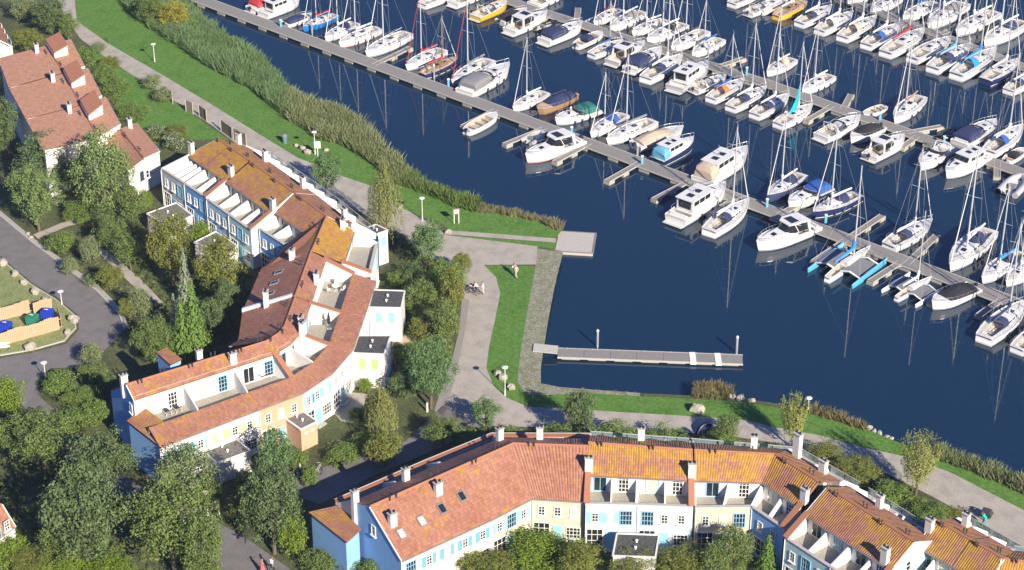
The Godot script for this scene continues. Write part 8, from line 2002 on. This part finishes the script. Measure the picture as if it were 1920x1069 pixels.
const TURF := [
	["turf", "short grass tufts on the long bank lawn", [-72.83, -104.08, -69.35, -90.41, -67.49, -81.80, -61.00, -72.96, -51.79, -62.23, -42.61, -51.21, -35.62, -42.52, -28.98, -34.41, -25.91, -32.17, -22.82, -29.17, -18.37, -26.07, -13.84, -19.30, -8.89, -15.66, -8.03, -14.09, -4.07, -13.23, 5.54, -11.96, 6.39, -13.94, 3.97, -16.24, 0.00, -18.27, -4.16, -19.74, -7.66, -21.53, -11.26, -24.84, -15.22, -26.84, -19.53, -33.93, -23.49, -38.83, -26.53, -40.16, -29.06, -43.88, -31.57, -46.98, -33.82, -50.85, -37.01, -55.90, -40.55, -59.97, -44.13, -63.75, -48.97, -70.56, -53.35, -76.00, -56.91, -80.75, -61.46, -88.66, -68.28, -104.08], 3.0, 0.9, Color(0.07, 0.16, 0.02), Color(0.14, 0.24, 0.04)],
	["turf", "short grass tufts on the lawn round the bay", [-3.44, -4.96, 2.77, -4.69, 2.62, -1.90, 1.64, 8.28, 0.99, 15.47, 0.60, 21.76, 1.49, 24.31, 2.98, 24.64, 8.37, 24.20, 14.31, 24.86, 20.23, 25.41, 26.11, 26.17, 31.83, 28.00, 36.29, 29.91, 39.47, 32.10, 42.55, 34.67, 45.63, 36.79, 50.04, 40.54, 53.39, 43.33, 61.49, 51.08, 65.66, 55.65, 64.52, 59.89, 59.77, 53.74, 52.75, 46.43, 49.56, 43.04, 46.28, 39.56, 42.21, 36.79, 36.81, 34.57, 33.59, 32.72, 28.55, 31.06, 25.77, 29.70, 19.97, 28.95, 11.20, 28.00, 5.32, 27.35, 1.77, 27.03, -0.60, 25.19, -2.10, 22.66, -2.92, 18.94, -2.66, 14.30, -2.02, 8.28, -1.42, 2.00, -1.96, -1.90], 3.0, 0.9, Color(0.07, 0.16, 0.02), Color(0.14, 0.24, 0.04)],
	["turf", "short grass tufts on the garden lawn", [-61.84, -75.59, -59.33, -67.61, -52.75, -58.11, -48.13, -52.64, -42.09, -43.88, -39.06, -40.16, -40.90, -40.16, -46.43, -40.16, -53.03, -44.74, -58.96, -58.11, -64.05, -69.58, -63.93, -73.56], 2.0, 0.9, Color(0.07, 0.16, 0.02), Color(0.14, 0.24, 0.04)],
	["turf", "weedy tufts between the stones of the embankment", [3.22, -9.18, 6.41, -8.08, 5.72, -3.62, 4.97, 2.26, 4.30, 8.28, 3.71, 14.30, 3.29, 18.94, 3.25, 22.21, 5.40, 22.99, 8.39, 23.43, 14.34, 24.20, 14.31, 24.86, 8.37, 24.20, 2.98, 24.64, 1.49, 24.31, 0.60, 21.76, 0.99, 15.47, 1.64, 8.28, 2.62, -1.90, 2.91, -4.96], 6.0, 0.8, Color(0.1, 0.14, 0.04), Color(0.3, 0.27, 0.13)],
	["turf", "dry tufts on the play area ground", [-69.25, -13.38, -63.71, -6.30, -58.57, 0.32, -54.89, 4.04, -52.15, 7.54, -51.53, 9.99, -52.38, 12.88, -55.60, 14.89, -59.06, 16.06, -62.83, 15.71], 2.5, 0.9, Color(0.16, 0.17, 0.06), Color(0.3, 0.28, 0.13)],
]
const LAMPS := [[-53.19, -66.45, 2.83, "white disc topped lamp on the long bank lawn"], [-53.98, 4.80, 1.87, "white disc topped lamp at the tip of the play area island"], [-52.76, 21.43, 2.26, "white disc topped lamp in the shrubs at the road junction"], [-26.83, -35.55, 3.41, "white disc topped lamp beside the small notice and pale stones"], [-11.52, -16.53, 3.27, "white disc topped lamp near the red bordered sign"], [-0.78, 24.75, 3.73, "white disc topped lamp on the lawn corner of the bay"], [-31.19, 47.45, 3.13, "white disc topped lamp by the notice board on the lower road"], [32.71, 28.00, 1.78, "white disc topped lamp at the water edge behind the young poplar"]]
const STONES := [[-51.87, 8.77, 1.3, 0.1, "large pale boulder on the play area island"], [-51.98, 11.68, 0.9, 0.1, "smaller pale boulder on the play area island"], [-55.70, 15.01, 1.3, 0.1, "large pale boulder on the play area island"], [-61.02, -2.16, 1.0, 0.1, "smaller pale boulder on the play area island"], [-59.49, -0.07, 0.9, 0.1, "smaller pale boulder on the play area island"], [-57.67, 2.26, 1.1, 0.1, "large pale boulder on the play area island"], [-63.01, -4.82, 1.2, 0.1, "large pale boulder on the play area island"], [-56.17, 4.04, 0.8, 0.1, "smaller pale boulder on the play area island"], [-29.67, -38.17, 0.6, 0, "pale stone on the lawn edge by the small notice"], [-28.71, -37.18, 0.8, 0, "pale stone on the lawn edge by the small notice"], [-27.87, -35.87, 1.0, 0, "pale stone on the lawn edge by the small notice"], [20.51, 28.00, 1.5, 0, "single large pale boulder on the lawn beside the path"], [-1.70, 20.42, 0.9, 0, "pale stone at the lawn corner below the bay lamp"], [-1.09, 21.32, 1.0, 0, "pale stone at the lawn corner below the bay lamp"], [-0.12, 23.32, 1.0, 0, "pale stone at the lawn corner below the bay lamp"], [-25.38, -36.69, 0.6, 0, "pale stone on the lawn edge by the small notice"], [-61.54, -12.81, 0.6, 0, "pale stone beside the footpath at the road"], [-60.94, -11.82, 0.6, 0, "pale stone beside the footpath at the road"], [24.55, 24.97, 0.9, -0.2, "pale shore stone by the rusty marsh tuft"], [25.48, 25.30, 1.0, -0.2, "pale shore stone by the rusty marsh tuft"], [40.84, 32.31, 0.6, -0.6, "small pale stone at the water line past the bay"], [41.25, 32.62, 0.6, -0.6, "small pale stone at the water line past the bay"], [39.06, 30.96, 0.7, -0.3, "small pale stone at the water line past the bay"], [39.57, 31.48, 0.6, -0.4, "small pale stone at the water line past the bay"], [26.73, 25.84, 0.8, -0.2, "pale shore stone by the rusty marsh tuft"], [-14.56, -20.04, 0.8, 0, "pale stone at the edge of the shore path lawn"], [-8.14, -13.09, 0.9, 0, "pale stone at the edge of the shore path lawn"], [40.10, 31.79, 0.6, -0.4, "small pale stone at the water line past the bay"]]
const FENCES := [["dark weathered plank screen nearest the grey wispy shrubs", -49.71, -53.54, -48.49, -51.92], ["pale plank screen in the middle of the garden lawn edge", -46.23, -49.26, -45.13, -48.38], ["weathered plank screen beside the pale one", -44.14, -47.68, -42.87, -45.94], ["long dark plank screen behind the end house chimney", -40.48, -42.86, -38.64, -40.33], ["weathered plank screen closest to the end house glass terrace", -38.47, -40.16, -36.50, -38.34]]
const PALISADE := [[-60.52, 15.01, -52.95, 10.48, "orange wooden palisade side facing the road bend"], [-61.76, 9.14, -57.18, 6.80, "orange wooden far palisade side towards the dry grass, longer piece"], [-56.78, 7.54, -54.73, 6.30, "orange wooden far palisade side towards the dry grass, shorter piece"], [-52.95, 10.48, -54.08, 7.05, "orange wooden short palisade side at the island tip"]]
const BINS := [[-59.27, 11.44, -0.25, "binblue", "blue recycling container at the open end of the palisade"], [-56.47, 9.75, -0.25, "bingreen", "green recycling container between two blue ones"], [-54.94, 8.53, -0.25, "binblue", "blue recycling container at the closed tip of the palisade"]]
const BENCHES := [[-59.01, 15.12, 0.25, "white bench outside the orange palisade", "white"], [-44.10, -64.13, -0.65, "weathered bench on the long bank lawn", "wood"]]
const SIGNS := [[-7.12, -15.81, 0.2, "white sign with red border standing on the bank lawn", "red"], [-26.42, -35.06, 0.0, "small white notice on a post beside a lamp", "white"], [-30.44, 46.89, -0.8, "white notice board on two posts by the lower road", "board"]]
const PEOPLE := [[0.26, -2.29, 2.2, "person in white top walking on the grass edge by the bay", Color(0.75, 0.72, 0.72), Color(0.55, 0.45, 0.42), Color(0.12, 0.08, 0.05), "walk", false], [0.52, -1.77, 2.2, "person in pink top walking beside a companion in white", Color(0.7, 0.42, 0.38), Color(0.5, 0.4, 0.35), Color(0.35, 0.25, 0.12), "walk", false], [-4.20, 2.13, 2.9, "person in white shirt bending over a bicycle on the path", Color(0.78, 0.76, 0.77), Color(0.1, 0.1, 0.12), Color(0.08, 0.06, 0.05), "bend", false], [-3.48, 2.26, 2.9, "person in pale grey clothes standing behind the bent person", Color(0.6, 0.57, 0.58), Color(0.55, 0.52, 0.5), Color(0.2, 0.15, 0.1), "stand", false], [-24.64, 57.02, 0.9, "person in coral red dress walking on the lower road", Color(0.62, 0.13, 0.13), Color(0.62, 0.13, 0.13), Color(0.3, 0.15, 0.08), "walk", true], [-23.73, 56.68, 0.9, "person in white top and dark shorts walking on the lower road", Color(0.78, 0.76, 0.7), Color(0.03, 0.03, 0.03), Color(0.15, 0.1, 0.06), "walk", false], [-38.96, 45.31, 2.4, "person in white clothes alone in a sunny gap of the lower road", Color(0.78, 0.76, 0.74), Color(0.6, 0.58, 0.55), Color(0.1, 0.07, 0.05), "walk", false], [48.17, 49.10, 2.6, "person in turquoise clothes beside a dark cargo box on the path", Color(0.02, 0.5, 0.44), Color(0.02, 0.42, 0.38), Color(0.1, 0.07, 0.05), "bend", false]]
const BIKES := [[-4.90, 2.26, 2.6, "dark bicycle held on the path by the bent person", Color(0.03, 0.03, 0.04)], [-4.92, 1.36, 2.9, "second dark bicycle on the path edge by the hedge", Color(0.04, 0.04, 0.05)], [-20.82, 40.34, 0.3, "white framed bicycle parked in the courtyard sun", Color(0.6, 0.6, 0.58)], [-20.42, 39.66, 1.1, "pale bicycle parked nearest the courtyard shade", Color(0.5, 0.48, 0.42)], [47.21, 47.26, -0.55, "black bicycle on the path with cargo box behind", Color(0.02, 0.02, 0.02)]]
const CARTS := [[-22.13, 40.83, 0.35, "navy bicycle trailer beside a white bollard in the courtyard", 1], [48.58, 47.82, -0.55, "black cargo trailer on the path beside a person in turquoise", 0]]
const POSTS2 := [[-22.40, 39.66, "white bollard behind the navy trailer in the courtyard"], [-9.37, 28.00, "white bollard at the courtyard gate by the willow"], [-8.97, 25.84, "white bollard where the path meets the courtyard willow"]]
const SHELTER := [21.12, 32.21]
const LITTER := [-31.30, -39.16]
const LOUNGERS := [[-36.72, 5.10, 35.94, 2.2, "dark lounger on the terrace beside the blue gable, nearer the gable"], [-35.73, 5.10, 35.32, 2.2, "dark lounger on the terrace beside the blue gable, farther from it"], [-26.95, 5.10, 28.99, .5, "dark lounger on the terrace above the peach house"]]
const TABLES := [[-33.24, 5.10, 31.66, "round white table on the terrace above the pale shuttered house", "white garden chair at the table above the pale shuttered house"], [-21.80, 5.10, 17.61, "round white table on the terrace beside the tall white chimney", "white garden chair at the table beside the tall white chimney"], [-20.52, 5.10, 10.14, "round white table on the terrace with the dark parasol", "white garden chair at the table with the dark parasol"]]
const PARASOLS := [[-20.67, 5.10, 18.90]]
